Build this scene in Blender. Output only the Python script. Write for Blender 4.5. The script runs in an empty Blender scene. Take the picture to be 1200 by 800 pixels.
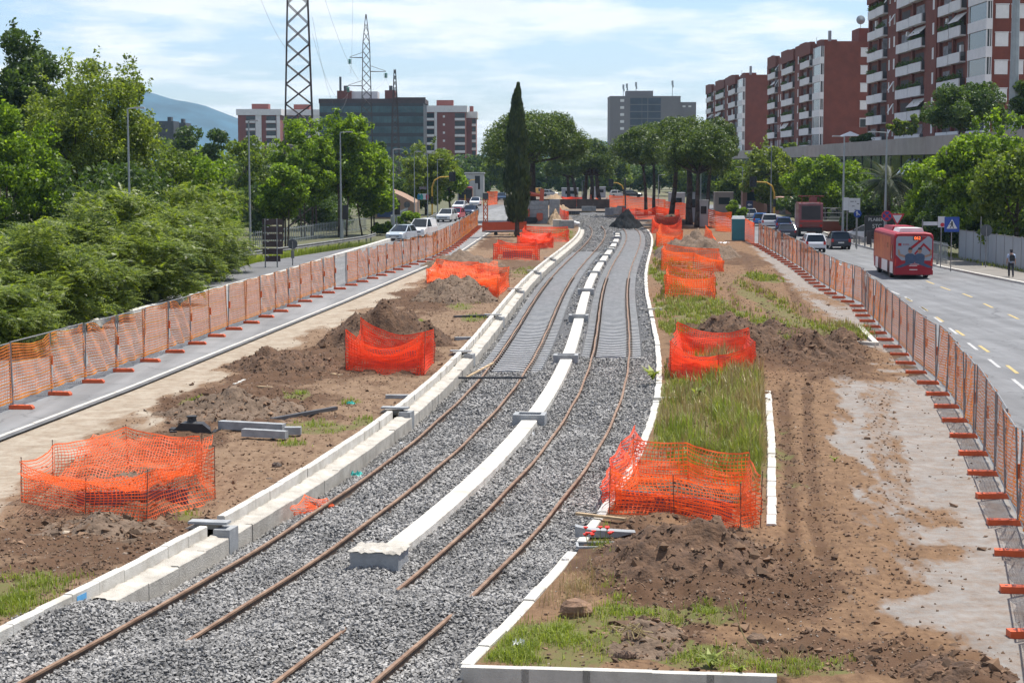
import bpy, math, random
import numpy as np
from mathutils import Vector, Matrix
R_ = math.radians
rnd = random.Random(7)
C = bpy.context.scene.collection
SC = bpy.context.scene

# ------------------------------------------------------------ camera, sky, sun
FPX, CH, TILT = 2150.0, 7.3, math.atan(208 / 2150.0)
cam_d = bpy.data.cameras.new('camera'); cam = bpy.data.objects.new('camera', cam_d); C.objects.link(cam)
cam.location = (0, 0, CH); cam.rotation_euler = (math.pi / 2 - TILT, 0, 0)
cam_d.sensor_width = 36; cam_d.lens = 36 * FPX / 1200; cam_d.clip_end = 9000; cam_d.clip_start = .5
SC.camera = cam
SUNV = Vector((.62, .42, 2.0)).normalized()
SUN_EL = math.asin(SUNV.z); SUN_AZ = math.atan2(SUNV.x, SUNV.y)
world = bpy.data.worlds.new('World'); SC.world = world; world.use_nodes = True
nt = world.node_tree; nt.nodes.clear()
def wn(t, **kw):
    n = nt.nodes.new(t)
    for k, v in kw.items(): setattr(n, k, v)
    return n
sky = wn('ShaderNodeTexSky', sky_type='NISHITA', sun_disc=False, sun_elevation=SUN_EL, sun_rotation=SUN_AZ, altitude=50, air_density=1.0, dust_density=.6, ozone_density=1.2)
tc = wn('ShaderNodeTexCoord'); sx = wn('ShaderNodeSeparateXYZ'); nt.links.new(tc.outputs['Generated'], sx.inputs[0])
az = wn('ShaderNodeMath', operation='ABSOLUTE'); nt.links.new(sx.outputs[2], az.inputs[0]); az2 = wn('ShaderNodeMath', operation='ADD'); az2.inputs[1].default_value = .085; nt.links.new(az.outputs[0], az2.inputs[0])
cx_ = wn('ShaderNodeCombineXYZ')
for k_ in (0, 1):
    dv = wn('ShaderNodeMath', operation='DIVIDE'); nt.links.new(sx.outputs[k_], dv.inputs[0]); nt.links.new(az2.outputs[0], dv.inputs[1]); nt.links.new(dv.outputs[0], cx_.inputs[k_])
mp = wn('ShaderNodeMapping'); mp.inputs['Scale'].default_value = (1, .8, 1); mp.inputs['Location'].default_value = (3.3, 1.7, 0)
nt.links.new(cx_.outputs[0], mp.inputs[0])
n1 = wn('ShaderNodeTexNoise'); n1.inputs['Scale'].default_value = 1.15; n1.inputs['Detail'].default_value = 10; n1.inputs['Roughness'].default_value = .6
nt.links.new(mp.outputs[0], n1.inputs[0])
cr = wn('ShaderNodeValToRGB'); cr.color_ramp.elements[0].position = .45; cr.color_ramp.elements[1].position = .58
nt.links.new(n1.outputs[0], cr.inputs[0])
n2 = wn('ShaderNodeTexNoise'); n2.inputs['Scale'].default_value = 2.6; n2.inputs['Detail'].default_value = 5
nt.links.new(mp.outputs[0], n2.inputs[0])
cc = wn('ShaderNodeMix', data_type='RGBA'); cc.inputs[6].default_value = (6.5, 6.8, 7.1, 1); cc.inputs[7].default_value = (9.2, 9.2, 9.1, 1)
nt.links.new(n2.outputs[0], cc.inputs[0])
mx = wn('ShaderNodeMix', data_type='RGBA')
fm = wn('ShaderNodeMath', operation='MULTIPLY'); fm.inputs[1].default_value = .9
nt.links.new(cr.outputs[0], fm.inputs[0]); nt.links.new(fm.outputs[0], mx.inputs[0])
tn = wn('ShaderNodeMix', data_type='RGBA', blend_type='MULTIPLY'); tn.inputs[0].default_value = 1; tn.inputs[7].default_value = (.93, 1.0, 1.22, 1); nt.links.new(sky.outputs[0], tn.inputs[6]); nt.links.new(tn.outputs[2], mx.inputs[6]); nt.links.new(cc.outputs[2], mx.inputs[7])
bg = wn('ShaderNodeBackground'); bg.inputs['Strength'].default_value = .10
nt.links.new(mx.outputs[2], bg.inputs[0])
wo = wn('ShaderNodeOutputWorld'); nt.links.new(bg.outputs[0], wo.inputs[0])
sd = bpy.data.lights.new('sun', 'SUN'); sd.energy = 5.0; sd.angle = R_(.5); sd.color = (1, .955, .88)
so = bpy.data.objects.new('sun', sd); C.objects.link(so); so.rotation_euler = (-SUNV).to_track_quat('-Z', 'Y').to_euler(); so.location = (30, 20, 90)
vs = SC.view_settings; vs.view_transform = 'Standard'; vs.look = 'None'; vs.gamma = 1; vs.exposure = .50; vs.use_curve_mapping = False
cy = SC.cycles; cy.use_denoising = True; cy.denoiser = 'OPENIMAGEDENOISE'; cy.denoising_input_passes = 'RGB_ALBEDO_NORMAL'; cy.denoising_prefilter = 'ACCURATE'; cy.use_adaptive_sampling = False; cy.max_bounces = 6; cy.diffuse_bounces = 3; cy.glossy_bounces = 2; cy.transmission_bounces = 4
cy.volume_bounces = 0; cy.caustics_reflective = False; cy.caustics_refractive = False

# ------------------------------------------------------------ pixel (1200x800 photo) -> ground point
def ray(px, py):
    dx = (px - 600) / FPX; dy = (400 - py) / FPX
    return Vector((dx, math.cos(TILT) + dy * math.sin(TILT), -math.sin(TILT) + dy * math.cos(TILT)))
def G(px, py, z=0.0):
    d = ray(px, py); t = (z - CH) / d.z
    return Vector((d.x * t, d.y * t, z))
def AT(px, py, Y):
    d = ray(px, py); t = Y / d.y
    return Vector((d.x * t, Y, CH + d.z * t))
def curve_px(pts, z=0.0):
    w = sorted([(G(x, y, z).y, G(x, y, z).x) for x, y in pts])
    ys = np.array([a for a, b in w]); xs = np.array([b for a, b in w])
    def fn(Y):
        Y = np.asarray(Y, float)
        k0 = (xs[1] - xs[0]) / (ys[1] - ys[0]); k1 = (xs[-1] - xs[-2]) / (ys[-1] - ys[-2])
        r = np.interp(Y, ys, xs)
        r = np.where(Y < ys[0], xs[0] + (Y - ys[0]) * k0, r)
        return np.where(Y > ys[-1], xs[-1] + (Y - ys[-1]) * k1, r)
    return fn
_S = [4.84268916, 1.78743408, 2.79941813, -4.33054274, 0.74944943, 0.78300828, -0.32164461]
def _poly(Y):
    u = (np.asarray(Y, float) - 100) / 80
    return sum(s * u ** (j + 1) for j, s in enumerate(_S))
def XC(Y):
    Y = np.asarray(Y, float)
    r = _poly(np.clip(Y, 26, 218))
    r = np.where(Y < 26, _poly(26) + (Y - 26) * .24, r)
    return np.where(Y > 218, _poly(218) + (Y - 218) * .01, r)
def xc(Y): return float(XC(Y))

# ------------------------------------------------------------ numpy noise
def _h(i, j, s):
    v = np.sin(i * 127.1 + j * 311.7 + s * 74.7) * 43758.5453
    return v - np.floor(v)
def vn(x, y, s=0):
    i = np.floor(x); j = np.floor(y); a = x - i; b = y - j
    a = a * a * (3 - 2 * a); b = b * b * (3 - 2 * b)
    return (_h(i, j, s) * (1 - a) + _h(i + 1, j, s) * a) * (1 - b) + (_h(i, j + 1, s) * (1 - a) + _h(i + 1, j + 1, s) * a) * b
def fbm(x, y, s=0, o=4):
    x = np.asarray(x, float); y = np.asarray(y, float)
    r = 0; amp = .5; t = 0
    for k in range(o):
        r = r + amp * vn(x, y, s + k * 3.1); t += amp; x = x * 2.03 + 5.2; y = y * 2.03 + 1.3; amp *= .5
    return r / t

# ------------------------------------------------------------ materials
_M = {}
def mat(name, col, rough=.8, var=.2, scale=2.0, bump=0.0, bscale=30.0, metal=0.0, col2=None, spec=.5, detail=5, mix=(.35, .65), isl=False, obj=False):
    if name in _M: return _M[name]
    m = bpy.data.materials.new(name); m.use_nodes = True; t = m.node_tree; N = t.nodes
    p = N['Principled BSDF']; L = t.links.new
    p.inputs['Roughness'].default_value = rough; p.inputs['Metallic'].default_value = metal
    p.inputs['Specular IOR Level'].default_value = spec
    c2 = col2 or tuple(max(0, c * (1 - var)) for c in col)
    c1 = col if col2 else tuple(min(1, c * (1 + var)) for c in col)
    geo = N.new('ShaderNodeNewGeometry'); tcn = N.new('ShaderNodeTexCoord')
    src = tcn.outputs['Object'] if obj else geo.outputs['Position']
    nz = N.new('ShaderNodeTexNoise'); nz.inputs['Scale'].default_value = scale; nz.inputs['Detail'].default_value = detail; nz.inputs['Roughness'].default_value = .62
    L(src, nz.inputs['Vector'])
    rp = N.new('ShaderNodeValToRGB'); rp.color_ramp.elements[0].position = mix[0]; rp.color_ramp.elements[1].position = mix[1]
    rp.color_ramp.elements[0].color = (*c2, 1); rp.color_ramp.elements[1].color = (*c1, 1)
    L(nz.outputs[0], rp.inputs[0])
    out = rp.outputs[0]
    if isl:
        mul = N.new('ShaderNodeMix'); mul.data_type = 'RGBA'; mul.blend_type = 'MULTIPLY'; mul.inputs[0].default_value = 1
        r2 = N.new('ShaderNodeValToRGB'); r2.color_ramp.elements[0].color = (.55, .55, .55, 1); r2.color_ramp.elements[1].color = (1.35, 1.35, 1.35, 1)
        L(geo.outputs['Random Per Island'], r2.inputs[0]); L(out, mul.inputs[6]); L(r2.outputs[0], mul.inputs[7]); out = mul.outputs[2]
    L(out, p.inputs['Base Color'])
    if bump:
        n3 = N.new('ShaderNodeTexNoise'); n3.inputs['Scale'].default_value = bscale; n3.inputs['Detail'].default_value = 4
        L(src, n3.inputs['Vector'])
        b = N.new('ShaderNodeBump'); b.inputs['Strength'].default_value = bump; b.inputs['Distance'].default_value = .05
        L(n3.outputs[0], b.inputs['Height']); L(b.outputs[0], p.inputs['Normal'])
    _M[name] = m; return m
def leafmat(name, a, b, trans=.35, tint=None, rough=.5, nscale=.5):
    if name in _M: return _M[name]
    m = bpy.data.materials.new(name); m.use_nodes = True; t = m.node_tree; N = t.nodes; L = t.links.new
    p = N['Principled BSDF']; p.inputs['Roughness'].default_value = rough; p.inputs['Specular IOR Level'].default_value = .35
    geo = N.new('ShaderNodeNewGeometry'); oi = N.new('ShaderNodeObjectInfo')
    nz = N.new('ShaderNodeTexNoise'); nz.inputs['Scale'].default_value = nscale; nz.inputs['Detail'].default_value = 3; L(geo.outputs['Position'], nz.inputs['Vector'])
    ad = N.new('ShaderNodeMath'); ad.operation = 'ADD'; L(nz.outputs[0], ad.inputs[0]); 
    mu = N.new('ShaderNodeMath'); mu.operation = 'MULTIPLY_ADD'; mu.inputs[1].default_value = .9; mu.inputs[2].default_value = -.45
    L(geo.outputs['Random Per Island'], mu.inputs[0]); L(mu.outputs[0], ad.inputs[1])
    rp = N.new('ShaderNodeValToRGB'); rp.color_ramp.elements[0].position = .15; rp.color_ramp.elements[1].position = .9
    rp.color_ramp.elements[0].color = (*a, 1); rp.color_ramp.elements[1].color = (*b, 1); L(ad.outputs[0], rp.inputs[0])
    L(rp.outputs[0], p.inputs['Base Color'])
    tr = N.new('ShaderNodeBsdfTranslucent')
    tm = N.new('ShaderNodeMix'); tm.data_type = 'RGBA'; tm.blend_type = 'MULTIPLY'; tm.inputs[0].default_value = 1; tm.inputs[7].default_value = (*(tint or (1.9, 1.9, .7)), 1)
    L(rp.outputs[0], tm.inputs[6]); L(tm.outputs[2], tr.inputs[0])
    ms = N.new('ShaderNodeMixShader'); ms.inputs[0].default_value = trans; L(p.outputs[0], ms.inputs[1]); L(tr.outputs[0], ms.inputs[2])
    L(ms.outputs[0], N['Material Output'].inputs[0]); _M[name] = m; return m
def netmat(name, col, trans=.35):
    m = leafmat(name, tuple(c * .8 for c in col), col, trans, (1.2, 1.1, 1.0), .55, 3.0); return m
def glassmat(name, col=(.02, .03, .035), rough=.06):
    return mat(name, col, rough, .15, .6, spec=1.0)
def paint(name, col): 
    if name in _M: return _M[name]
    m = mat(name, col, .28, .06, 1.5, spec=.6); m.node_tree.nodes['Principled BSDF'].inputs['Coat Weight'].default_value = .25
    return m

CONC = mat('concrete_new', (.46, .44, .395), .85, .13, 3.2, .25, 45)
CONC_W = mat('concrete_white', (.58, .56, .51), .85, .10, 1.6, .3, 40, col2=(.38, .355, .305), mix=(.34, .60), detail=9)
CONC_G = mat('concrete_grey', (.27, .28, .285), .85, .2, 2.6, .25, 45)
CONC_D = mat('concrete_stained', (.47, .44, .385), .9, .2, 2.0, .4, 30, col2=(.31, .285, .245), detail=8)
ASPH_L = mat('asphalt_left', (.115, .115, .118), .85, .15, .5, .25, 60)
ASPH_R = None
WALK = None
RUST = mat('rail_rust', (.15, .08, .045), .7, .3, 3, .2, 40, col2=(.26, .165, .105))
RAILDARK = mat('rail_side', (.07, .045, .03), .8, .3, 5)
STEEL = mat('galvanised', (.21, .21, .21), .6, .15, 4, metal=.2)
DARKM = mat('dark_metal', (.05, .05, .055), .5, .2, 3)
POLE = mat('pole_grey', (.25, .28, .29), .5, .1, 1.5, metal=.2)
WHITE = mat('white_paint', (.72, .72, .70), .6, .06, 2)
BLACK = mat('black_rubber', (.018, .018, .02), .6, .3, 5)
FOOT = mat('foot_orange', (.52, .085, .02), .55, .15, 4)
BARK = mat('bark', (.075, .055, .04), .95, .4, 3, .6, 12)
BARKP = mat('bark_pine', (.06, .04, .03), .95, .5, 3, .8, 10)
WOOD = mat('wood_plank', (.36, .26, .15), .8, .3, 4)
NET = netmat('net_orange', (.95, .165, .04), .42)
NET_R = netmat('net_red', (.92, .10, .038), .42)
NET_F = netmat('net_fence', (.84, .255, .055), .4)
NET_Y = netmat('net_band', (.85, .30, .04), .35)
GLASS = mat('glass_dark', (.012, .016, .02), .12, .15, .6, spec=.45)
BRICK = mat('brick_red', (.155, .043, .027), .9, .14, .7, .3, 25)
ORANGE_P = mat('orange_paint', (.62, .12, .025), .5, .2, 3)

def asphalt(name, a, b, crack=.5):
    m = mat(name, a, .85, .1, .45, .25, 60, col2=b, mix=(.38, .62)); t = m.node_tree; N = t.nodes; L = t.links.new; p = N['Principled BSDF']; src = p.inputs['Base Color'].links[0].from_socket; geo = N.new('ShaderNodeNewGeometry')
    mp = N.new('ShaderNodeMapping'); mp.inputs['Scale'].default_value = (1, .06, 1); mp.inputs['Rotation'].default_value = (0, 0, .06); L(geo.outputs['Position'], mp.inputs[0]); n = N.new('ShaderNodeTexNoise'); n.inputs['Scale'].default_value = 1.3; n.inputs['Detail'].default_value = 6; L(mp.outputs[0], n.inputs['Vector'])
    r = N.new('ShaderNodeValToRGB'); r.color_ramp.elements[0].position = .38; r.color_ramp.elements[1].position = .64; r.color_ramp.elements[0].color = (.80, .80, .80, 1); r.color_ramp.elements[1].color = (1.1, 1.1, 1.1, 1); L(n.outputs[0], r.inputs[0])
    x = N.new('ShaderNodeMix'); x.data_type = 'RGBA'; x.blend_type = 'MULTIPLY'; x.inputs[0].default_value = 1; L(src, x.inputs[6]); L(r.outputs[0], x.inputs[7])
    v = N.new('ShaderNodeTexVoronoi'); v.feature = 'DISTANCE_TO_EDGE'; v.inputs['Scale'].default_value = .22; n4 = N.new('ShaderNodeTexNoise'); n4.inputs['Scale'].default_value = .8; n4.inputs['Detail'].default_value = 6; L(geo.outputs['Position'], n4.inputs['Vector']); ad = N.new('ShaderNodeVectorMath'); ad.operation = 'MULTIPLY_ADD'; ad.inputs[1].default_value = (2.2, 2.2, 0); L(n4.outputs['Color'], ad.inputs[0]); L(geo.outputs['Position'], ad.inputs[2]); L(ad.outputs[0], v.inputs['Vector'])
    c = N.new('ShaderNodeMapRange'); c.inputs[1].default_value = .004; c.inputs[2].default_value = .012; c.inputs[3].default_value = 1 - crack; c.inputs[4].default_value = 1; L(v.outputs['Distance'], c.inputs[0])
    y = N.new('ShaderNodeMix'); y.data_type = 'RGBA'; y.blend_type = 'MULTIPLY'; y.inputs[0].default_value = 1; L(x.outputs[2], y.inputs[6]); L(c.outputs[0], y.inputs[7]); L(y.outputs[2], p.inputs['Base Color']); return m
ASPH_R = asphalt('asphalt_right', (.165, .168, .172), (.135, .137, .14), .35); WALK = asphalt('walkway_asphalt', (.20, .20, .20), (.165, .167, .167), .25)

# ------------------------------------------------------------ mesh helpers
class MB:
    def __init__(s): s.v = []; s.f = []; s.m = []
    def add(s, vs, fs, mi=0):
        o = len(s.v); s.v.extend([tuple(v) for v in vs]); s.f.extend([tuple(o + i for i in f) for f in fs]); s.m.extend([mi] * len(fs)); return s
    def box(s, c, d, rz=0.0, mi=0, top=1.0, rx=0.0, ry=0.0):
        x, y, z = d[0] / 2, d[1] / 2, d[2] / 2; M = Matrix.Rotation(rz, 3, 'Z') @ Matrix.Rotation(rx, 3, 'X') @ Matrix.Rotation(ry, 3, 'Y')
        c = Vector(c); vs = []
        for zz, k in ((-z, 1), (z, top)):
            for a, b in ((-x, -y), (x, -y), (x, y), (-x, y)): vs.append(c + M @ Vector((a * k, b * k, zz)))
        return s.add(vs, [(3, 2, 1, 0), (4, 5, 6, 7), (0, 1, 5, 4), (1, 2, 6, 5), (2, 3, 7, 6), (3, 0, 4, 7)], mi)
    def tube(s, p, q, r, n=6, mi=0, r2=None, cap=True):
        p = Vector(p); q = Vector(q); d = q - p
        if d.length < 1e-6: return s
        a = d.to_track_quat('Z', 'Y').to_matrix(); r2 = r if r2 is None else r2; vs = []
        for c, rr in ((p, r), (q, r2)):
            for k in range(n):
                t = 2 * math.pi * k / n; vs.append(c + a @ Vector((rr * math.cos(t), rr * math.sin(t), 0)))
        fs = [(k, (k + 1) % n, n + (k + 1) % n, n + k) for k in range(n)]
        if cap: fs += [tuple(range(n))[::-1], tuple(range(n, 2 * n))]
        return s.add(vs, fs, mi)
    def path(s, pts, r, n=6, mi=0, rs=None):
        for i in range(len(pts) - 1):
            s.tube(pts[i], pts[i + 1], rs[i] if rs else r, n, mi, rs[i + 1] if rs else r)
        return s
    def bar(s, p, q, w, h, mi=0, up=(0, 0, 1)):
        p = Vector(p); q = Vector(q); d = (q - p).normalized(); u = Vector(up); sd = d.cross(u)
        if sd.length < 1e-4: sd = d.cross(Vector((1, 0, 0)))
        sd.normalize(); u = sd.cross(d).normalized(); a = sd * w / 2; b = u * h / 2
        vs = [p - a - b, p + a - b, p + a + b, p - a + b, q - a - b, q + a - b, q + a + b, q - a + b]
        return s.add(vs, [(0, 1, 2, 3), (7, 6, 5, 4), (4, 5, 1, 0), (5, 6, 2, 1), (6, 7, 3, 2), (7, 4, 0, 3)], mi)
    def prism(s, pts, f, mi=0):
        """pts: 2-D outline; f(a, b, k) maps to 3-D with k = 0 or 1 (the two ends)"""
        n = len(pts); vs = [f(a, b, 0) for a, b in pts] + [f(a, b, 1) for a, b in pts]
        return s.add(vs, [tuple(range(n)), tuple(range(2 * n - 1, n - 1, -1))] + [((k + 1) % n, k, n + k, n + (k + 1) % n) for k in range(n)], mi)
    def loft(s, rings, mi=0, cap=True, closed=True):
        n = len(rings[0]); vs = [v for r in rings for v in r]; fs = []
        for i in range(len(rings) - 1):
            for k in range(n if closed else n - 1):
                fs.append((i * n + k, i * n + (k + 1) % n, (i + 1) * n + (k + 1) % n, (i + 1) * n + k))
        if cap: fs += [tuple(range(n))[::-1], tuple(range((len(rings) - 1) * n, len(rings) * n))]
        return s.add(vs, fs, mi)
    def lathe(s, c, prof, n=10, mi=0, axis='Z'):
        c = Vector(c); rings = []
        for r, h in prof:
            ring = []
            for k in range(n):
                t = 2 * math.pi * k / n; v = Vector((r * math.cos(t), r * math.sin(t), h))
                if axis == 'X': v = Vector((v.z, v.x, v.y))
                if axis == 'Y': v = Vector((v.x, v.z, v.y))
                ring.append(c + v)
            rings.append(ring)
        return s.loft(rings, mi)
    def sphere(s, c, r, n=8, mi=0, sc=(1, 1, 1)):
        c = Vector(c); m = n // 2; rings = []
        for i in range(1, m):
            t = math.pi * i / m
            rings.append([c + Vector((r * sc[0] * math.sin(t) * math.cos(2 * math.pi * k / n), r * sc[1] * math.sin(t) * math.sin(2 * math.pi * k / n), -r * sc[2] * math.cos(t))) for k in range(n)])
        return s.loft(rings, mi)
    def build(s, name, mats, parent=None, smooth=False, loc=None):
        me = bpy.data.meshes.new(name); me.from_pydata(s.v, [], s.f)
        mats = mats if isinstance(mats, (list, tuple)) else [mats]
        for m in mats: me.materials.append(m)
        if len(mats) > 1: me.polygons.foreach_set('material_index', s.m)
        if smooth: me.polygons.foreach_set('use_smooth', [True] * len(s.f))
        me.update(); return link(name, me, parent, loc)
def link(name, me, parent=None, loc=None, rz=0):
    o = bpy.data.objects.new(name, me); C.objects.link(o)
    if parent: o.parent = parent
    if loc is not None: o.location = loc
    if rz: o.rotation_euler = (0, 0, rz)
    return o
def npmesh(name, V, F, mats, smooth=False, attrs=None, mi=None):
    """V (n,3), F (m,k) arrays with constant k"""
    me = bpy.data.meshes.new(name); V = np.asarray(V, np.float32); F = np.asarray(F, np.int32)
    me.vertices.add(len(V)); me.vertices.foreach_set('co', V.ravel())
    k = F.shape[1]; me.loops.add(F.size); me.loops.foreach_set('vertex_index', F.ravel())
    me.polygons.add(len(F)); me.polygons.foreach_set('loop_start', np.arange(0, F.size, k, dtype=np.int32))
    for m in (mats if isinstance(mats, (list, tuple)) else [mats]): me.materials.append(m)
    if mi is not None: me.polygons.foreach_set('material_index', np.asarray(mi, np.int32))
    me.polygons.foreach_set('use_smooth', np.full(len(F), smooth, dtype=bool))
    if attrs:
        for an, ar in attrs.items():
            at = me.color_attributes.new(an, 'FLOAT_COLOR', 'POINT'); at.data.foreach_set('color', np.asarray(ar, np.float32).ravel())
    me.update(calc_edges=True); return me
def gridmesh(name, P, mats, smooth=True, attrs=None):
    """P (a,b,3)"""
    a, b = P.shape[:2]; i = np.arange(a - 1)[:, None] * b + np.arange(b - 1)[None, :]
    F = np.stack([i, i + 1, i + b + 1, i + b], -1).reshape(-1, 4)
    return npmesh(name, P.reshape(-1, 3), F, mats, smooth, attrs)
def tag(o, label, cat, group=None, kind=None):
    if label: o['label'] = label
    if cat: o['category'] = cat
    if group: o['group'] = group
    if kind: o['kind'] = kind
    return o
def thing(name, label, cat, loc=(0, 0, 0), rz=0, group=None):
    o = bpy.data.objects.new(name, None); C.objects.link(o); o.location = loc; o.rotation_euler = (0, 0, rz); o.empty_display_size = .2
    return tag(o, label, cat, group)
def structure(o): o['kind'] = 'structure'; return o
def stuff(o): o['kind'] = 'stuff'; return o
def kids(o): return [c for c in o.children]
def copytree(o, loc=None, rz=None, label=None, parent=None):
    c = o.copy(); C.objects.link(c)
    if parent: c.parent = parent
    if loc is not None: c.location = loc
    if rz is not None: c.rotation_euler = (0, 0, rz)
    if label: c['label'] = label
    for ch in o.children: copytree(ch, parent=c)
    return c
def inst(o, parent, loc, rz=0, name=None):
    c = o.copy(); C.objects.link(c); c.parent = parent; c.location = loc; c.rotation_euler = (0, 0, rz); return c

def strip(name, xa, xb, y0, y1, z, m, n=60, rows=None, cols=2):
    """a ground sheet between two curves X(Y)"""
    Y = np.geomspace(y0, y1, n); A = np.asarray(xa(Y)); B = np.asarray(xb(Y)); t = np.linspace(0, 1, cols)[None, :]
    X = A[:, None] * (1 - t) + B[:, None] * t
    P = np.stack([X, np.repeat(Y[:, None], cols, 1), np.full_like(X, z)], -1)
    return link(name, gridmesh(name, P, m, False))
def kx(v): return lambda Y: np.full_like(np.asarray(Y, float), v)
# ------------------------------------------------------------ boundary curves (from the photo, on the ground)
XFL = curve_px([(38, 472), (79, 457.5), (115, 444), (149, 432), (178, 421), (206, 411), (230, 402), (252, 393.5), (273, 385), (293, 378), (311, 370.5), (329, 364), (345, 357.5), (360, 351), (395, 339), (430, 328), (462, 317), (480, 311), (510, 302), (531, 289), (550, 274), (564, 262)])
XWL = curve_px([(0, 514), (150, 456.5), (400, 355), (537, 297), (555, 285)])
XBL = curve_px([(0, 408), (120, 372), (330, 317), (400, 296)], .3)
XRL = curve_px([(-60, 400), (0, 393), (150, 352), (298, 308), (440, 286), (508, 263), (533, 247), (545, 236)])
XFR = curve_px([(889, 287), (915, 302), (937, 315), (958.6, 332), (979, 345), (1010, 359.4), (1019, 373), (1027, 381), (1036, 391), (1044.5, 399), (1055, 409), (1064, 418.7), (1072, 430), (1088, 442), (1102, 454.6), (1113, 469), (1124, 484), (1134, 501), (1145, 520), (1157, 540), (1169, 563.5), (1180, 589), (1195, 618), (1205, 651), (1214, 688)])
XKR = curve_px([(1200, 333.5), (1102, 314), (1000, 287), (970, 275)])
def off(d): return lambda Y: XC(Y) + d
def fl(fn, Y): return float(fn(Y))

# ------------------------------------------------------------ ground, hills
GR = mat('ground_earth', (.10, .11, .05), .95, .3, .05, col2=(.14, .115, .07))
gm = MB(); gm.add([(-2690, -100, -.5), (2690, -100, -.5), (2690, 5600, -.5), (-2690, 5600, -.5)], [(0, 1, 2, 3)])
structure(gm.build('ground', GR))
def hill(name, Y, prof, depth, m):
    xs = [AT(px, 192, Y).x for px, py in prof]; zs = [AT(px, py, Y).z for px, py in prof]
    n = 160; X = np.linspace(xs[0], xs[-1], n); Z = np.interp(X, xs, zs); Z = Z + (fbm(X * .01, X * 0, 3) - .5) * 9
    rows = []
    for t in np.linspace(0, 1, 14):
        h = math.sin(t * math.pi) ** .8
        rows.append(np.stack([X, np.full(n, Y - depth / 2 + depth * t), -1 + Z * h + (fbm(X * .02, X * 0 + t * 9, 5) - .5) * 26 * h * (1 - h)], -1))
    structure(link(name, gridmesh(name, np.stack(rows), m)))
HILLM = mat('hill_woods_hazed', (.02, .06, .09), .95, .45, .01, .6, .05)  # woods tinted blue: part of the distance haze sits in this colour
hill('hill', 4600, [(-400, 150), (-150, 128), (60, 108), (130, 100), (165, 104), (200, 115), (240, 124), (282, 140), (330, 160), (420, 186)], 900, HILLM)
hill('hill', 4900, [(420, 190), (520, 177), (560, 181), (640, 174), (700, 164), (760, 168), (860, 180), (1000, 175), (1300, 186)], 600, HILLM)

# ------------------------------------------------------------ roads and pavements
VERGE = mat('verge_soil', (.10, .085, .05), .95, .35, .6, .4, 12, col2=(.07, .085, .03))
structure(strip('verge', kx(-260), lambda Y: XRL(Y) + .3, 40, 430, -.03, VERGE))
structure(strip('road', XRL, lambda Y: XBL(Y) + .1, 40, 330, 0.0, ASPH_L, 80, cols=6))
structure(strip('pavement', lambda Y: XBL(Y) + .05, XWL, 30, 330, .03, WALK, 80, cols=5))
structure(strip('road', lambda Y: XFR(Y) - .2, XKR, 18, 330, -.004, ASPH_R, 90, cols=8))
structure(strip('sidewalk', lambda Y: XKR(Y) + .28, lambda Y: XKR(Y) + 4.0, 40, 200, .12, mat('sidewalk_asphalt', (.17, .155, .135), .9, .18, .9, .2, 50), 60, cols=4))
structure(strip('verge', lambda Y: XKR(Y) + 3.95, kx(260), 40, 430, .02, VERGE))
FARM = mat('far_dirt', (.17, .13, .095), .95, .25, .35, .6, 3, col2=(.09, .066, .048))
structure(strip('far_yard', lambda Y: XC(Y) - 14, lambda Y: XC(Y) - .1, 205, 286, -.02, FARM, 40, cols=6)); structure(strip('far_yard', lambda Y: XC(Y) + 7.5, lambda Y: XC(Y) + 22, 205, 286, -.02, FARM, 40, cols=6))
structure(strip('far_yard', lambda Y: XC(Y) - 14, lambda Y: XC(Y) + 22, 285.9, 430, -.02, FARM, 60, cols=8))

def tag_strip(o, label, cat, group=None): return tag(o, label, cat, group)

# kerbs as rows of separate stones -----------------------------------------------------------
def stones(root, name, fn, y0, y1, w, z0, z1, m, L=1.0, gaps=(), jit=.01, limit=290, offx=0.0):
    """kerb stones laid end to end along X = fn(Y)"""
    base = None; y = y0; k = 0
    while y < y1 and k < limit:
        x = fl(fn, y); x2 = fl(fn, y + .5); a = math.atan2(x2 - x, .5); dy = L * math.cos(a)
        if not any(g0 < y + dy / 2 < g1 for g0, g1 in gaps):
            if base is None:
                mb = MB(); h = z1 - z0; c = .018
                mb.prism([(-w / 2, 0), (w / 2, 0), (w / 2, h - c), (w / 2 - c, h), (-w / 2 + c, h), (-w / 2, h - c)], lambda p, q, e: (p, (-.5 + e) * (L - .012), q))
                base = mb.build(name, m, root); o = base
            else: o = base.copy(); C.objects.link(o)
            o.parent = root
            xm = fl(fn, y + dy / 2)
            o.location = (xm + offx + rnd.uniform(-jit, jit), y + dy / 2, z0 + rnd.uniform(-jit, jit)); o.rotation_euler = (rnd.uniform(-jit, jit) * .6, 0, -a + rnd.uniform(-jit, jit))
            k += 1
        y += dy
    return root
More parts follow.
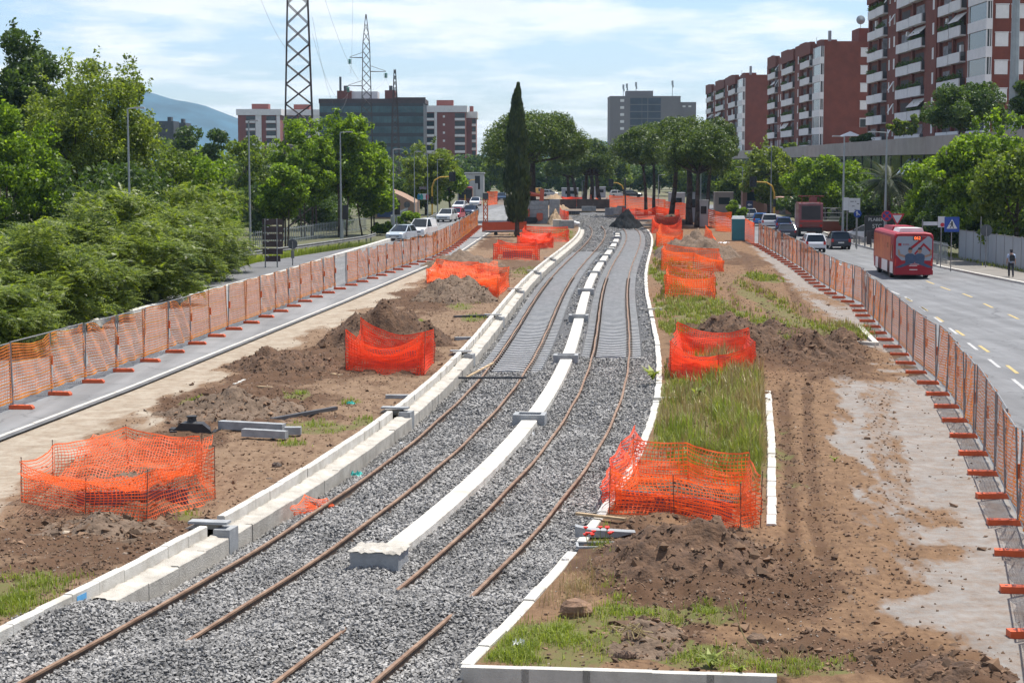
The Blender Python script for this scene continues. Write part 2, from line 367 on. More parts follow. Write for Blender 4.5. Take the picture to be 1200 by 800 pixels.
# left retaining kerb: upper white stones on a stained foundation of blocks
DRY = [36.0, 53.2, 69.5, 86.5, 104.5, 122.5, 139.5]
t = thing('retaining_kerb', 'long white concrete kerb on a stained stepped foundation, left of the ballast', 'kerb')
stones(t, 'kerb_stone', off(-.16), 27.0, 206, .17, -.06, .19, CONC_W, 1.0, [(g - .45, g + .3) for g in DRY])
stones(t, 'foundation_block', off(.235), 30.5, 206, .30, -.55, -.05, CONC_D, 1.35, [(g - .3, g + .2) for g in DRY], .012)
mo = []
Ym = np.geomspace(30.5, 206, 900); tt = np.linspace(0, 1, 6)
Xm = XC(Ym)[:, None] - .085 + tt[None, :] * .34
Zm = -.0 - tt[None, :] * .04 + (fbm(Xm * 9, Ym[:, None] * 7, 4) - .5) * .09
Zm[:, 0] = -.1; Zm[:, -1] = -.07
link('mortar_bed', gridmesh('mortar_bed', np.stack([Xm, np.repeat(Ym[:, None], 6, 1), Zm], -1), CONC_D), t)
mb = MB()
gx = fl(off(-.07), 30.2); 
mb.box((gx + .002, 30.2, .06), (.006, .34, .13), -.24); mb.build('blue_paint_mark', mat('blue_spray', (.10, .35, .62), .7), t)
for i, g in enumerate(DRY):
    b = thing('drain_box', ['grey concrete drain box in the kerb gap, the one nearest the camera', 'grey concrete drain box set in the left kerb by the stacked kerb stones', 'grey drain box in the left kerb just below the steel crossbar', 'grey drain box in the left kerb by the second netted pit', 'small grey drain box in the left kerb beside the third netted pit', 'small grey drain box in the left kerb, sixth along the kerb', 'tiny grey drain box, farthest in the left kerb'][i], 'drain box', (fl(off(.22), g), g - .05, -.45), -.2, 'drain boxes in the left kerb')
    m_ = MB(); m_.box((0, 0, .28), (.34, .50, .56)); m_.build('body', CONC_G, b)
    m_ = MB(); m_.box((-.34, 0, .66), (.80, .30, .05), .05); m_.build('lid', CONC_G, b)
    m_ = MB(); m_.prism([(-.95, .46), (-.12, .50), (-.12, .60), (-.7, .58)], lambda p, q, e: (p, .12 + .2 * e, q)); m_.build('outlet_pipe', CONC, b)
# walkway kerb and the low wall behind the left fence
t = thing('walkway_kerb', 'thin pale kerb edging the grey walkway beside the cream strip', 'kerb')
stones(t, 'kerb_stone', XWL, 34, 205, .14, -.15, .085, CONC, 1.0, jit=.006, limit=200)
t = thing('roadside_kerb', 'low white concrete kerb wall running behind the left fence', 'kerb')
stones(t, 'kerb_stone', XBL, 44, 215, .34, -.1, .30, CONC_W, 2.0, jit=.006)
t = thing('track_kerb', 'white concrete kerb along the right edge of the ballast', 'kerb')
stones(t, 'kerb_stone', off(7.42), 26.3, 205, .2, -.34, .03, CONC_W, 1.0, [(33.9, 34.9), (51.5, 52.1), (69.5, 70.1), (87, 87.6)], .014)
t = thing('cross_kerb', 'white concrete kerb closing the grassy verge at the bottom edge', 'kerb')
p0 = G(545, 785); p1 = G(905, 796); P0K = p0.copy(); P1K = p1.copy(); d = (p1 - p0); n = int(d.length / 1.0) + 1
for k in range(n):
    mb = MB(); mb.box((0, 0, -.06), (.99, .16, .48)); o = mb.build('kerb_stone', CONC, t, loc=p0 + d * ((k + .5) / n) + Vector((0, -.05, -.10 + .004 * (k % 3)))); o.rotation_euler = (0, 0, math.atan2(d.y, d.x))
t = thing('verge_kerb', 'white kerb between the tall grass verge and the muddy asphalt', 'kerb')
stones(t, 'kerb_stone', curve_px([(900.5, 470), (904, 521), (904, 610)]), 36.5, 58, .2, -.2, .09, CONC_W, 1.0, jit=.012)
t = thing('island_kerb', 'pale kerb corner round the grass patch beside the right fence', 'kerb')
for a, b in (((982, 401), (1027, 405)), ((1027, 405), (1008, 386))):
    A = G(*a); B = G(*b); mb = MB(); mb.bar(A + Vector((0, 0, .03)), B + Vector((0, 0, .03)), .22, .2); mb.build('kerb_stone', CONC, t)
t = thing('sidewalk_kerb', 'concrete kerb along the far side of the right road', 'kerb')
stones(t, 'kerb_stone', lambda Y: XKR(Y) + .14, 60, 200, .26, -.1, .135, CONC, 1.0, jit=.004)

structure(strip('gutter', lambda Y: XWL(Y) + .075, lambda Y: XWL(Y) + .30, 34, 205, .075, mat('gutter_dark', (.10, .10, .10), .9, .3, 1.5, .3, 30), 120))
# painted dashes on the right road
DW = mat('road_paint_white', (.40, .40, .39), .8, .12, 5, col2=(.22, .22, .22), mix=(.38, .50), detail=8); DY = mat('road_paint_yellow', (.44, .32, .11), .8, .15, 5, col2=(.26, .22, .14), mix=(.38, .50), detail=8)
def dashes(name, px, m, L=2.9, w=.13):
    mb = MB()
    pts = [G(x, y) for x, y in px]
    for i, p in enumerate(pts):
        q = pts[min(i + 1, len(pts) - 1)]; r = pts[max(i - 1, 0)]; d = (r - q).normalized() if (r - q).length > .1 else Vector((.1, -1, 0)).normalized()
        mb.bar(p - d * L / 2 + Vector((0, 0, .0)), p + d * L / 2, w, .008)
    structure(mb.build(name, m))
dashes('road_marking', [(1049, 343), (1064.5, 350), (1082, 362), (1099, 374.5), (1117, 387.8), (1139.7, 405.8), (1165, 425.6), (1194, 450)], DW)
dashes('road_marking', [(1065, 351), (1083, 362), (1101, 374), (1125, 390), (1153, 408.5), (1186, 432.5), (1222, 462)], DY, 2.6)
dashes('road_marking', [(1090, 331), (1108, 338), (1133.5, 346), (1158, 358), (1187.5, 371), (1222, 388)], DY, 2.8)
dashes('road_marking', [(975, 305), (985, 310), (998, 316), (1012, 322)], DW, 2.8)

# ------------------------------------------------------------ soil sheets
def groundmat(name, other, other2, dry=(.235, .158, .10), dry2=(.15, .096, .058), dark=(.088, .050, .029), streak=False):
    m = bpy.data.materials.new(name); m.use_nodes = True; t = m.node_tree; N = t.nodes; L = t.links.new
    p = N['Principled BSDF']; p.inputs['Roughness'].default_value = .95; p.inputs['Specular IOR Level'].default_value = .2
    at = N.new('ShaderNodeAttribute'); at.attribute_name = 'mask'; sp = N.new('ShaderNodeSeparateColor'); L(at.outputs['Color'], sp.inputs[0])
    geo = N.new('ShaderNodeNewGeometry')
    def noise(s, d=6, r=.65):
        n = N.new('ShaderNodeTexNoise'); n.inputs['Scale'].default_value = s; n.inputs['Detail'].default_value = d; n.inputs['Roughness'].default_value = r; L(geo.outputs['Position'], n.inputs['Vector']); return n.outputs[0]
    def ramp(v, a, b, lo, hi):
        r = N.new('ShaderNodeValToRGB'); r.color_ramp.elements[0].position = lo; r.color_ramp.elements[1].position = hi
        r.color_ramp.elements[0].color = (*a, 1); r.color_ramp.elements[1].color = (*b, 1); L(v, r.inputs[0]); return r.outputs[0]
    def mixc(f, a, b):
        x = N.new('ShaderNodeMix'); x.data_type = 'RGBA'; L(f, x.inputs[0]); L(a, x.inputs[6]); L(b, x.inputs[7]); return x.outputs[2]
    def thr(ch, nz, w=.8, lo=.40, hi=.60):
        a = N.new('ShaderNodeMath'); a.operation = 'MULTIPLY_ADD'; a.inputs[1].default_value = w; a.inputs[2].default_value = -w / 2; L(nz, a.inputs[0])
        b = N.new('ShaderNodeMath'); b.operation = 'ADD'; L(a.outputs[0], b.inputs[0]); L(ch, b.inputs[1])
        r = N.new('ShaderNodeMapRange'); r.inputs[1].default_value = lo; r.inputs[2].default_value = hi; L(b.outputs[0], r.inputs[0]); return r.outputs[0]
    mpn = N.new('ShaderNodeMapping'); mpn.inputs['Scale'].default_value = (1, .22, 1); L(geo.outputs['Position'], mpn.inputs[0]); sn = N.new('ShaderNodeTexNoise'); sn.inputs['Scale'].default_value = 4.0; sn.inputs['Detail'].default_value = 9; sn.inputs['Roughness'].default_value = .72; L(mpn.outputs[0], sn.inputs[0]); stk = sn.outputs[0]
    n_lo = noise(.9); n_mid = noise(4.5, 8, .7); n_hi = noise(30, 4)
    c = mixc(ramp(n_mid, (0, 0, 0), (1, 1, 1), .38, .62), ramp(n_hi, dry2, tuple(v * 1.1 for v in dry2), .3, .7), ramp(n_hi, tuple(v * .85 for v in dry), dry, .3, .7))
    dk = ramp(n_mid, tuple(v * .7 for v in dark), tuple(v * 1.35 for v in dark), .3, .7)
    c = mixc(ramp(stk, (.0, .0, .0), (.75, .75, .75), .48, .66), c, dk)
    c = mixc(thr(sp.outputs[0], n_mid, 1.0, .35, .7), c, dk)
    oc = ramp(n_lo, other, other2, .35, .65)
    oc = mixc(ramp(noise(2.2, 9, .75), (.08, .08, .08), (.8, .8, .8), .40, .72), oc, c)
    c = mixc(thr(sp.outputs[2], stk if streak else n_mid, 1.0, .36, .66), c, oc)
    gr = ramp(n_mid, (.14, .105, .05), (.105, .115, .035), .35, .65)
    c = mixc(thr(sp.outputs[1], n_mid, 1.0, .40, .62), c, gr)
    L(c, p.inputs['Base Color'])
    b = N.new('ShaderNodeBump'); b.inputs['Strength'].default_value = .55; b.inputs['Distance'].default_value = .06
    L(noise(14, 8, .75), b.inputs['Height']); L(b.outputs[0], p.inputs['Normal'])
    _M[name] = m; return m
def wel(px, py, rx, ry):
    c = G(px, py); return c.x, c.y, rx * c.y / FPX, max(.4, ry * c.y ** 2 / (FPX * CH))
def field(X, Y, els, seed=0, soft=.45):
    r = np.zeros_like(X); nz = (fbm(X * .9, Y * .9, seed) - .5) * 1.1
    for e in els:
        cx, cy_, a, b = wel(*e[:4]); d = np.sqrt(((X - cx) / a) ** 2 + ((Y - cy_) / b) ** 2) + nz
        r = np.maximum(r, e[4] * np.clip((1.15 - d) / soft, 0, 1))
    return r
def pathfield(X, Y, px, hw, s, seed, soft=.5):
    fn = curve_px(px); y0 = min(G(*p).y for p in px); y1 = max(G(*p).y for p in px); d = np.abs(X - fn(Y) + (fbm(X * .8, Y * .16, seed) - .5) * 1.3 * hw) / hw + (fbm(X * 3, Y * .5, seed + 3) - .5) * .8
    return s * np.clip((1.2 - d) / soft, 0, 1) * np.clip((Y - y0) / 2, 0, 1) * np.clip((y1 - Y) / 4, 0, 1)
R_PATH = [([(1026, 440), (1032, 480), (1038, 530), (1046, 580), (1058, 640), (1066, 720)], .5, .46, 301), ([(925, 430), (930, 520), (938, 600), (950, 680)], 1.5, .9, 302), ([(985, 560), (1000, 620), (1010, 700)], .9, .62, 303)]
R_RUT = [([(918, 440), (922, 520), (926, 600), (932, 690)], .20, 1, 311), ([(946, 440), (950, 520), (958, 600), (968, 690)], .2, 1, 312), ([(1022, 450), (1030, 520), (1040, 600), (1052, 700)], .16, .8, 313), ([(1038, 450), (1048, 520), (1060, 600), (1076, 700)], .16, .8, 314), ([(900, 300), (930, 345), (960, 390), (985, 420)], .3, .9, 315), ([(870, 300), (890, 340), (915, 390)], .3, .9, 316), ([(850, 330), (870, 370), (895, 420)], .3, .7, 317)]
def sheet(name, xa, xb, y0, y1, cols, dens, fmask, fz, m):
    n = int(math.log(y1 / y0) / dens); Y = np.geomspace(y0, y1, n); t = np.linspace(0, 1, cols)[None, :]
    X = np.asarray(xa(Y))[:, None] * (1 - t) + np.asarray(xb(Y))[:, None] * t; Yg = np.repeat(Y[:, None], cols, 1)
    mk = fmask(X, Yg, t + 0 * X); Z = fz(X, Yg, mk, t + 0 * X)
    o = link(name, gridmesh(name, np.stack([X, Yg, Z], -1), m, True, {'mask': mk.reshape(-1, 4)})); return structure(o)
LCREAM = curve_px([(0, 600), (60, 548), (120, 515), (165, 490), (215, 460), (290, 419), (350, 402), (430, 362), (500, 325), (545, 295)])
L_DARK = [(110, 635, 150, 45, .55), (280, 478, 120, 30, .75), (330, 440, 60, 20, .8), (400, 425, 110, 25, .9), (500, 350, 60, 18, .8), (560, 320, 40, 10, .6), (210, 520, 60, 25, .6), (600, 312, 60, 8, .5), (520, 305, 40, 8, .7), (560, 285, 50, 8, .6)]
L_GRN = [(10, 702, 60, 30, 1), (350, 465, 16, 9, .9), (375, 503, 60, 9, .62), (425, 496, 16, 7, .9), (345, 522, 22, 6, .7), (230, 474, 22, 8, .8), (222, 608, 14, 6, .7), (555, 374, 16, 6, .8), (490, 380, 18, 6, .7), (620, 320, 30, 8, .5), (660, 272, 14, 10, .7), (540, 360, 20, 5, .6)]
def lmask(X, Y, t):
    dk = field(X, Y, L_DARK, 1) + .12; g = field(X, Y, L_GRN, 2)
    cb = np.clip(.5 + (LCREAM(Y) - X + (fbm(X * .8, Y * .35, 9) - .5) * 2.6) * .8, 0, 1)
    return np.stack([dk * (1 - .7 * cb), g, cb, np.ones_like(X)], -1)
def lz(X, Y, mk, t):
    soil = 1 - mk[..., 2]; rough = (fbm(X * 1.6, Y * 1.6, 5, 5) - .45)
    z = .012 + soil * (.03 + np.maximum(rough, -.12) * (.12 + .30 * mk[..., 0])) + soil * (fbm(X * 6, Y * 6, 11, 3) - .5) * (.035 + .06 * mk[..., 0])
    edge = np.clip((XC(Y) - .2 - X) / .9, 0, 1); return z * (.25 + .75 * edge) + (1 - edge) * .05
sheet('dirt', lambda Y: XWL(Y) + .05, off(-.22), 22, 212, 84, .0034, lmask, lz, groundmat('soil_left', (.40, .355, .285), (.30, .255, .195), streak=True))
RASPH = curve_px([(1150, 790), (1040, 735), (990, 700), (985, 650), (968, 600), (958, 540), (962, 480), (985, 440), (1012, 418), (1000, 398), (968, 372), (938, 345), (908, 315), (884, 292)])
R_DARK = [(800, 655, 130, 50, 1), (860, 690, 150, 45, .95), (720, 660, 40, 40, .8), (780, 748, 80, 26, .75), (1000, 770, 190, 28, .6), (865, 400, 80, 30, 1), (960, 420, 75, 26, .9), (930, 395, 60, 20, .7), (1130, 800, 80, 22, .8), (850, 300, 40, 14, .6), (980, 400, 30, 14, .7), (930, 550, 22, 90, .4), (880, 460, 30, 15, .6)]
R_GRN = [(640, 752, 95, 34, 1), (760, 722, 110, 18, .72), (830, 772, 60, 16, .7), (940, 785, 60, 14, .6), (830, 500, 72, 62, .95), (780, 470, 30, 30, .9), (820, 362, 50, 22, .9), (785, 330, 16, 30, .8), (775, 290, 10, 20, .8), (905, 360, 18, 34, .6), (893, 326, 18, 7, .8), (985, 388, 40, 9, .9), (900, 378, 24, 8, .7), (700, 640, 20, 14, .5)]
R_SOIL = [(1085, 648, 62, 18, .8), (1090, 610, 45, 10, .6), (1010, 640, 30, 30, .6), (1035, 690, 60, 26, .85), (1000, 755, 130, 50, 1.0), (1110, 800, 85, 34, 1.0), (985, 600, 20, 40, .4), (985, 415, 70, 26, 1), (960, 395, 40, 30, 1), (1020, 440, 40, 14, .7), (1085, 600, 40, 12, .5), (965, 350, 18, 20, .6)]
def rmask(X, Y, t):
    dk = field(X, Y, R_DARK, 21); g = field(X, Y, R_GRN, 22)
    rb = np.clip(.5 + (X - RASPH(Y) + (fbm(X * .9, Y * .5, 29) - .5) * 1.6) * 1.1, 0, 1)
    so = field(X, Y, R_SOIL, 24, .7)
    for a_ in R_PATH: so = np.maximum(so, pathfield(X, Y, *a_))
    for a_ in R_RUT: dk = np.maximum(dk, .55 * pathfield(X, Y, *a_))
    b = rb * (1 - so); b = b * (1 - .25 * (fbm(X * 2.5, Y * .4, 77) > .55))
    return np.stack([np.clip(dk * (1 - .35 * rb) + .08, 0, 1), g, b, np.ones_like(X)], -1)
def rz_(X, Y, mk, t):
    soil = 1 - mk[..., 2]; rough = fbm(X * 1.5, Y * 1.5, 35, 5) - .42
    z = .004 + soil * (.02 + np.maximum(rough, -.1) * (.06 + .55 * mk[..., 0])) + soil * (fbm(X * 5.5, Y * 5.5, 41, 3) - .5) * (.03 + .10 * mk[..., 0])
    for a_ in R_RUT: z = z - .07 * soil * pathfield(X, Y, *a_)
    edge = np.clip((X - XC(Y) - 7.55) / 1.0, 0, 1)
    z = z * (.2 + .8 * edge) - (1 - edge) * .02; kl = P0K.y + (P1K.y - P0K.y) * (X - P0K.x) / (P1K.x - P0K.x)
    return z - .45 * np.clip((kl - .02 - Y) / .06, 0, 1) * (X < P1K.x + .1)
sheet('dirt', off(7.52), lambda Y: XFR(Y) + .05, 24.6, 215, 96, .0034, rmask, rz_, groundmat('soil_right', (.215, .21, .20), (.27, .26, .245), dry=(.22, .135, .076), dry2=(.13, .077, .042), streak=True))
def zleft(x, y): 
    X = np.array([[x]]); Y = np.array([[y]]); return float(lz(X, Y, lmask(X, Y, X), X)[0, 0])
def zright(x, y):
    X = np.array([[x]]); Y = np.array([[y]]); return float(rz_(X, Y, rmask(X, Y, X), X)[0, 0])

# ------------------------------------------------------------ ballast
RGN = np.random.default_rng(3)
BURY = [(2.75, 26.6, .6, 1.5, .26), (4.85, 30.0, .7, 1.4, .24), (6.25, 30.2, .6, .75, .24), (-.1, 29.2, .9, 2.0, .30), (3.9, 27.4, .8, 1.8, .16), (5.5, 28.6, .5, 1.5, .10)]
def zball(X, Y):
    u = X - XC(Y); z = -.20 - .21 * np.clip((1.0 - u) / .5, 0, 1) * np.clip((Y - 30.2) / 1.5, 0, 1) + (fbm(X * .8, Y * .8, 61) - .5) * .10
    for a, b, ra, rb, h in BURY: z = z + h * np.exp(-(((u - a) / ra) ** 2 + ((Y - b) / rb) ** 2))
    z = z + .12 * np.clip((u - 6.8) / .6, 0, 1) - .02 * np.clip((Y - 62) / 8, 0, 1) * np.clip(1 - np.abs(Y - 130) / 65, 0, 1) ** .3 * ((u > .9) & (u < 7))
    tr = ((u > .72) & (u < 3.17) & (Y > 66) & (Y < 156)) | ((u > 4.35) & (u < 6.81) & (Y > 71) & (Y < 206)); z = z - .10 * tr
    z = z + .10 * np.exp(-((u - 3.95) / .5) ** 2)
    return z
BAL = mat('ballast_bed', (.15, .15, .15), .9, .3, 20, .9, 28, col2=(.045, .045, .047), mix=(.40, .66), detail=8)  # dark bed colour stands in for shade between stones and sleepers
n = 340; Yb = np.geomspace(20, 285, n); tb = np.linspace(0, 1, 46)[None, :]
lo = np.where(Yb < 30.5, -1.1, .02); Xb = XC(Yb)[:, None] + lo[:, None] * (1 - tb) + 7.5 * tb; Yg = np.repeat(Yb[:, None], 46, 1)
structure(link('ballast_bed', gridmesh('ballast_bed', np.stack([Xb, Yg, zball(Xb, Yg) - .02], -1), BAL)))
def scatter(name, P, S, m, seed=0, base='rock', squash=.75, smooth=False):
    g = np.random.default_rng(seed); n = len(P)
    V0 = np.array([(1, 0, 0), (-1, 0, 0), (0, 1, 0), (0, -1, 0), (0, 0, 1), (0, 0, -1)], float)
    F0 = np.array([(0, 2, 4), (2, 1, 4), (1, 3, 4), (3, 0, 4), (2, 0, 5), (1, 2, 5), (3, 1, 5), (0, 3, 5)])
    J = V0[None] + g.normal(0, .28, (n, 6, 3)); q = g.normal(size=(n, 4)); q /= np.linalg.norm(q, axis=1, keepdims=True)
    w, x, y, z = q.T
    Rm = np.stack([1 - 2 * (y * y + z * z), 2 * (x * y - z * w), 2 * (x * z + y * w), 2 * (x * y + z * w), 1 - 2 * (x * x + z * z), 2 * (y * z - x * w), 2 * (x * z - y * w), 2 * (y * z + x * w), 1 - 2 * (x * x + y * y)], -1).reshape(n, 3, 3)
    J = np.einsum('nij,nkj->nki', Rm, J * np.array([1, .8, .7])); J = J * S[:, None, None]; J[..., 2] *= squash
    V = (J + P[:, None, :]).reshape(-1, 3); F = (F0[None] + (np.arange(n) * 6)[:, None, None]).reshape(-1, 3)
    return stuff(link(name, npmesh(name, V, F, m, smooth)))
STONE = mat('ballast_stone', (.31, .30, .285), .85, .25, .5, isl=True, col2=(.185, .18, .172), detail=8)
def ballast(n, ya, yb, smin, smax, seed):
    g = np.random.default_rng(seed); Y = ya + (yb - ya) * g.random(n) ** .95; u = g.uniform(-1.2, 7.35, n); k = (u > np.where(Y < 30.5, -1.2, .38)) & ~(((u > .70) & (u < 3.2) & (Y > 66) & (Y < 156)) | ((u > 4.33) & (u < 6.83) & (Y > 71) & (Y < 206))); Y = Y[k]; u = u[k]
    X = XC(Y) + u; S = g.uniform(smin, smax, len(Y)); Z = zball(X, Y) + g.uniform(-.4, .5, len(Y)) * S
    scatter('ballast', np.stack([X, Y, Z], -1), S, STONE, seed)
ballast(52000, 23.5, 36, .024, .052, 11); ballast(46000, 36, 52, .028, .058, 12); ballast(30000, 52, 78, .034, .066, 13); ballast(20000, 78, 270, .05, .10, 14)

# ------------------------------------------------------------ the two tracks
SLP = MB(); SLP.loft([[(x, -.12, 0), (x, .12, 0), (x, .085, .13 + h), (x, -.085, .13 + h)] for x, h in ((-1.16, 0), (-.72, .015), (-.35, .05), (0, .065), (.35, .05), (.72, .015), (1.16, 0))])
def track(label, o1, o2, y0, ys0, y1, ye):
    t = thing('tram_track', label, 'tram track')
    base = None
    y = ys0; mid = (o1 + o2) / 2; k = 0
    while y < ye and k < 280:
        x = fl(off(mid), y); a = math.atan2(fl(off(mid), y + .5) - x, .5)
        if base is None:
            base = SLP.build('sleeper', mat('sleeper_concrete', (.42, .415, .40), .9, .15, 3, .15, 30)); o = base
        else: o = base.copy(); C.objects.link(o)
        o.parent = t; o.location = (x, y, -.30); o.rotation_euler = (0, 0, -a); y += .70; k += 1
    cl = MB(); y = ys0
    while y < min(y1, 120):
        for oo in (o1, o2):
            x = fl(off(oo), y)
            for s in (-1, 1): cl.box((x + s * .085, y, -.135), (.07, .12, .05))
        y += .70
    stuff(cl.build('rail_clips', RAILDARK, t))
    for oo in (o1, o2):
        Y = np.concatenate([np.arange(22, 90, 1.0), np.arange(90, y1 + 3, 2.0)]); rings = []; mi = []
        prof = [(-.06, -.17), (-.012, -.15), (-.012, -.05), (-.031, -.035), (-.031, 0), (.031, 0), (.031, -.035), (.012, -.05), (.012, -.15), (.06, -.17)]
        wob = np.sin(Y * .9 + oo) * .012
        mb = MB()
        for yv, wv in zip(Y, wob):
            x = fl(off(oo), yv) + wv; a = math.atan2(fl(off(oo), yv + .5) - fl(off(oo), yv), .5)
            rings.append([(x + p * math.cos(a), yv - p * math.sin(a), -.06 + q + .01 * math.sin(yv * .5)) for p, q in prof])
        mb.loft(rings, 0)
        top = {4}
        mb.m = [0 if (i % len(prof)) in (3, 4, 5) else 1 for i in range(len(mb.f))]
        mb.build('rail', [RUST, RAILDARK], t)
    return t
track('left tram track with rusty rails, nearer the stepped kerb', 1.24, 2.65, 22, 66, 216, 156)
track('right tram track with rusty rails, nearer the grassy verge', 4.87, 6.29, 22, 71, 208, 206)
# white cable duct and concrete pits down the middle
PY = [33.6, 52.2, 68.6, 86.8, 104.9, 122.9, 136.5, 146.0, 156, 169, 182, 194]
PL = ['grey concrete pit with a ragged top at the near end of the white duct', 'open grey concrete pit in the duct line below the steel crossbar', 'open concrete pit in the duct line, third from the near end', 'open concrete pit in the duct line, fourth from the near end', 'concrete pit in the duct line, fifth from the near end', 'concrete pit in the duct line, sixth from the near end', 'small concrete pit in the duct line, seventh from the near end', 'small concrete pit in the duct line, eighth from the near end', 'small concrete pit in the duct line, ninth from the near end', 'small concrete pit in the duct line, third from the far end', 'tiny concrete pit in the duct line, last but one', 'tiny concrete pit at the far end of the white duct']
for i, (y, l) in enumerate(zip(PY, PL)):
    x = fl(off(3.93), y); a = math.atan2(fl(off(3.93), y + .5) - x, .5)
    p = thing('concrete_pit', l, 'concrete pit', (x, y, -.34), -a, 'concrete pits along the duct')
    m_ = MB(); w_, d_, h_ = (.92, .72, .52) if i < 5 else (.85, .9, .48)
    for c, s in (((0, -d_ / 2 + .07, h_ / 2), (w_, .14, h_)), ((0, d_ / 2 - .07, h_ / 2), (w_, .14, h_)), ((-w_ / 2 + .07, 0, h_ / 2), (.14, d_ - .285, h_ - .004)), ((w_ / 2 - .07, 0, h_ / 2), (.14, d_ - .285, h_ - .004))): m_.box(c, s)
    m_.box((0, 0, .1 if i else .47), (w_ - .285, d_ - .285, .08)); m_.build('walls', CONC_G, p)
    if i == 0:
        m_ = MB()
        g = np.random.default_rng(5); xs = np.linspace(-.5, .5, 16); ys = np.linspace(-.4, .4, 12); P = np.zeros((16, 12, 3))
        for ii, xx in enumerate(xs):
            for jj, yy in enumerate(ys): P[ii, jj] = (xx, yy, .53 + g.uniform(0, .05) - (.03 if min(ii, jj, 15 - ii, 11 - jj) == 0 else 0))
        link('mortar_cap', gridmesh('mortar_cap', P, CONC_D, False), p)
t = thing('cable_duct', 'white concrete cable duct running between the two tracks', 'cable duct')
for i in range(len(PY) - 1):
    ya, yb = PY[i] + .42, PY[i + 1] - .42
    nseg = max(1, int(round((yb - ya) / (6.0 if i < 4 else 3.0)))); 
    for k in range(nseg):
        if i > 7 and (i + k) % 3 == 0: continue
        y0 = ya + (yb - ya) * k / nseg; y1 = ya + (yb - ya) * (k + 1) / nseg; rings = []
        for yv in np.linspace(y0 + .004, y1 - .004, 6):
            x = fl(off(3.95), yv); rings.append([(x - .24, yv, -.33), (x + .24, yv, -.33), (x + .23, yv, .02), (x + .21, yv, .04), (x - .21, yv, .04), (x - .23, yv, .02)])
        mb = MB(); mb.loft(rings); mb.build('duct_cover', CONC_W, t)
# loose steel bar across the left track, plank beside it
t = thing('steel_bar', 'thin dark steel bar lying across the left track', 'steel bar')
mb = MB(); mb.bar(G(537, 442.5, -.02), G(617, 442.5, -.02), .06, .07); mb.build('bar', DARKM, t)
tag(MB().bar(G(545, 443, -.2), G(578, 425, 0.02), .1, .04).build('plank', WOOD), 'pale wooden plank leaning on the left rail beside the steel bar', 'plank')
# ------------------------------------------------------------ nets
def netmesh(name, P, su, sv, m, hband=()):
    """P(a,b,3) grid of knots; su/sv half widths of the strands running along u and along v; every strand is a ribbon"""
    a, b = P.shape[:2]; V = []; F = []; o = 0; mi = []
    Du = np.gradient(P, axis=0); Dv = np.gradient(P, axis=1)
    Du /= np.linalg.norm(Du, axis=2, keepdims=True) + 1e-9; Dv /= np.linalg.norm(Dv, axis=2, keepdims=True) + 1e-9
    def ribbons(Q, D, w, bands):
        nonlocal o
        n, k = Q.shape[:2]                      # k ribbons of n knots
        ww = np.full((1, k, 1), w); 
        for bi, bw in bands: ww[0, bi, 0] = bw
        A = Q - D * ww; B = Q + D * ww
        vv = np.stack([A, B], 2).transpose(1, 0, 2, 3).reshape(-1, 3); i = (np.arange(k)[:, None] * n + np.arange(n - 1)[None, :]) * 2 + o
        F.append(np.stack([i, i + 2, i + 3, i + 1], -1).reshape(-1, 4)); V.append(vv); o += len(vv)
        f = np.zeros((k, n - 1), int)
        for bi, bw in bands: f[bi] = 1
        mi.append(f.ravel())
    ribbons(P, Dv, su, [(j if j >= 0 else b + j, w) for j, w in hband])
    ribbons(P.transpose(1, 0, 2), Du.transpose(1, 0, 2), sv, [])
    return npmesh(name, np.concatenate(V), np.concatenate(F), m, False, mi=np.concatenate(mi))

# ------------------------------------------------------------ fence rows
def panel_proto(L, H, label, group, dense, sd=0):
    t = thing('mesh_barrier', label, 'fence panel', group=group)
    mb = MB()
    for x in (.03, L - .03): mb.tube((x, 0, .10), (x, 0, H), .024, 6)
    mb.tube((.03, 0, H - .02), (L - .03, 0, H - .02), .018, 5); mb.tube((.03, 0, .22), (L - .03, 0, .22), .018, 5); mb.build('frame', STEEL, t)
    mb = MB()
    for k in range(1, 22): mb.bar((L * k / 22, .008, .22), (L * k / 22, .008, H - .02), .004, .004)
    for k in range(1, 7): mb.bar((.03, .012, .22 + (H - .24) * k / 7), (L - .03, .012, .22 + (H - .24) * k / 7), .004, .004)
    stuff(mb.build('wire_mesh', STEEL, t))
    nu, nv = int(L / .095), int((H - .3) / .085)
    u = np.linspace(.05, L - .05, nu)[:, None] + 0 * np.linspace(0, 1, nv)[None, :]; v = np.linspace(.24, H - .06, nv)[None, :] + 0 * u
    y = -.03 + .02 * np.sin(u * 3.1) * np.sin(v * 2.3) + .012 * np.sin(u * 9 + v * 4)
    v = v + .025 * np.sin(u * 2.2) * (v / H) - (0, .16, .07, .30)[sd] * np.sin(np.pi * u / L) ** (1, 1, 2, 6)[sd] * (v / H) ** 3; y = y + sd * .02 * np.sin(u * 5 + v * 6)
    me = netmesh('net', np.stack([u, y, v], -1), .0150 * dense, .0115 * dense, [NET_F, NET_Y], [(0, .028), (1, .026), (-1, .018), (nv // 3, .020), (2 * nv // 3, .020)])
    stuff(link('net', me, t)); return t
def foot_proto(label, group):
    t = thing('barrier_block', label, 'fence foot', group=group)
    mb = MB(); mb.prism([(-.36, 0), (.36, 0), (.36, .06), (.30, .12), (-.36, .12)], lambda a, b, k: (a, (-.11 + .22 * k), b)); mb.build('block', FOOT, t)
    mb = MB()
    for x in (-.26, -.12, .1, .24): mb.lathe((x, 0, .121), [(.03, -.002), (.03, .004)], 6)
    stuff(mb.build('post_hole', DARKM, t)); return t
CLAMP = MB(); CLAMP.box((0, -.05, 1.1), (.05, .07, .30)); 
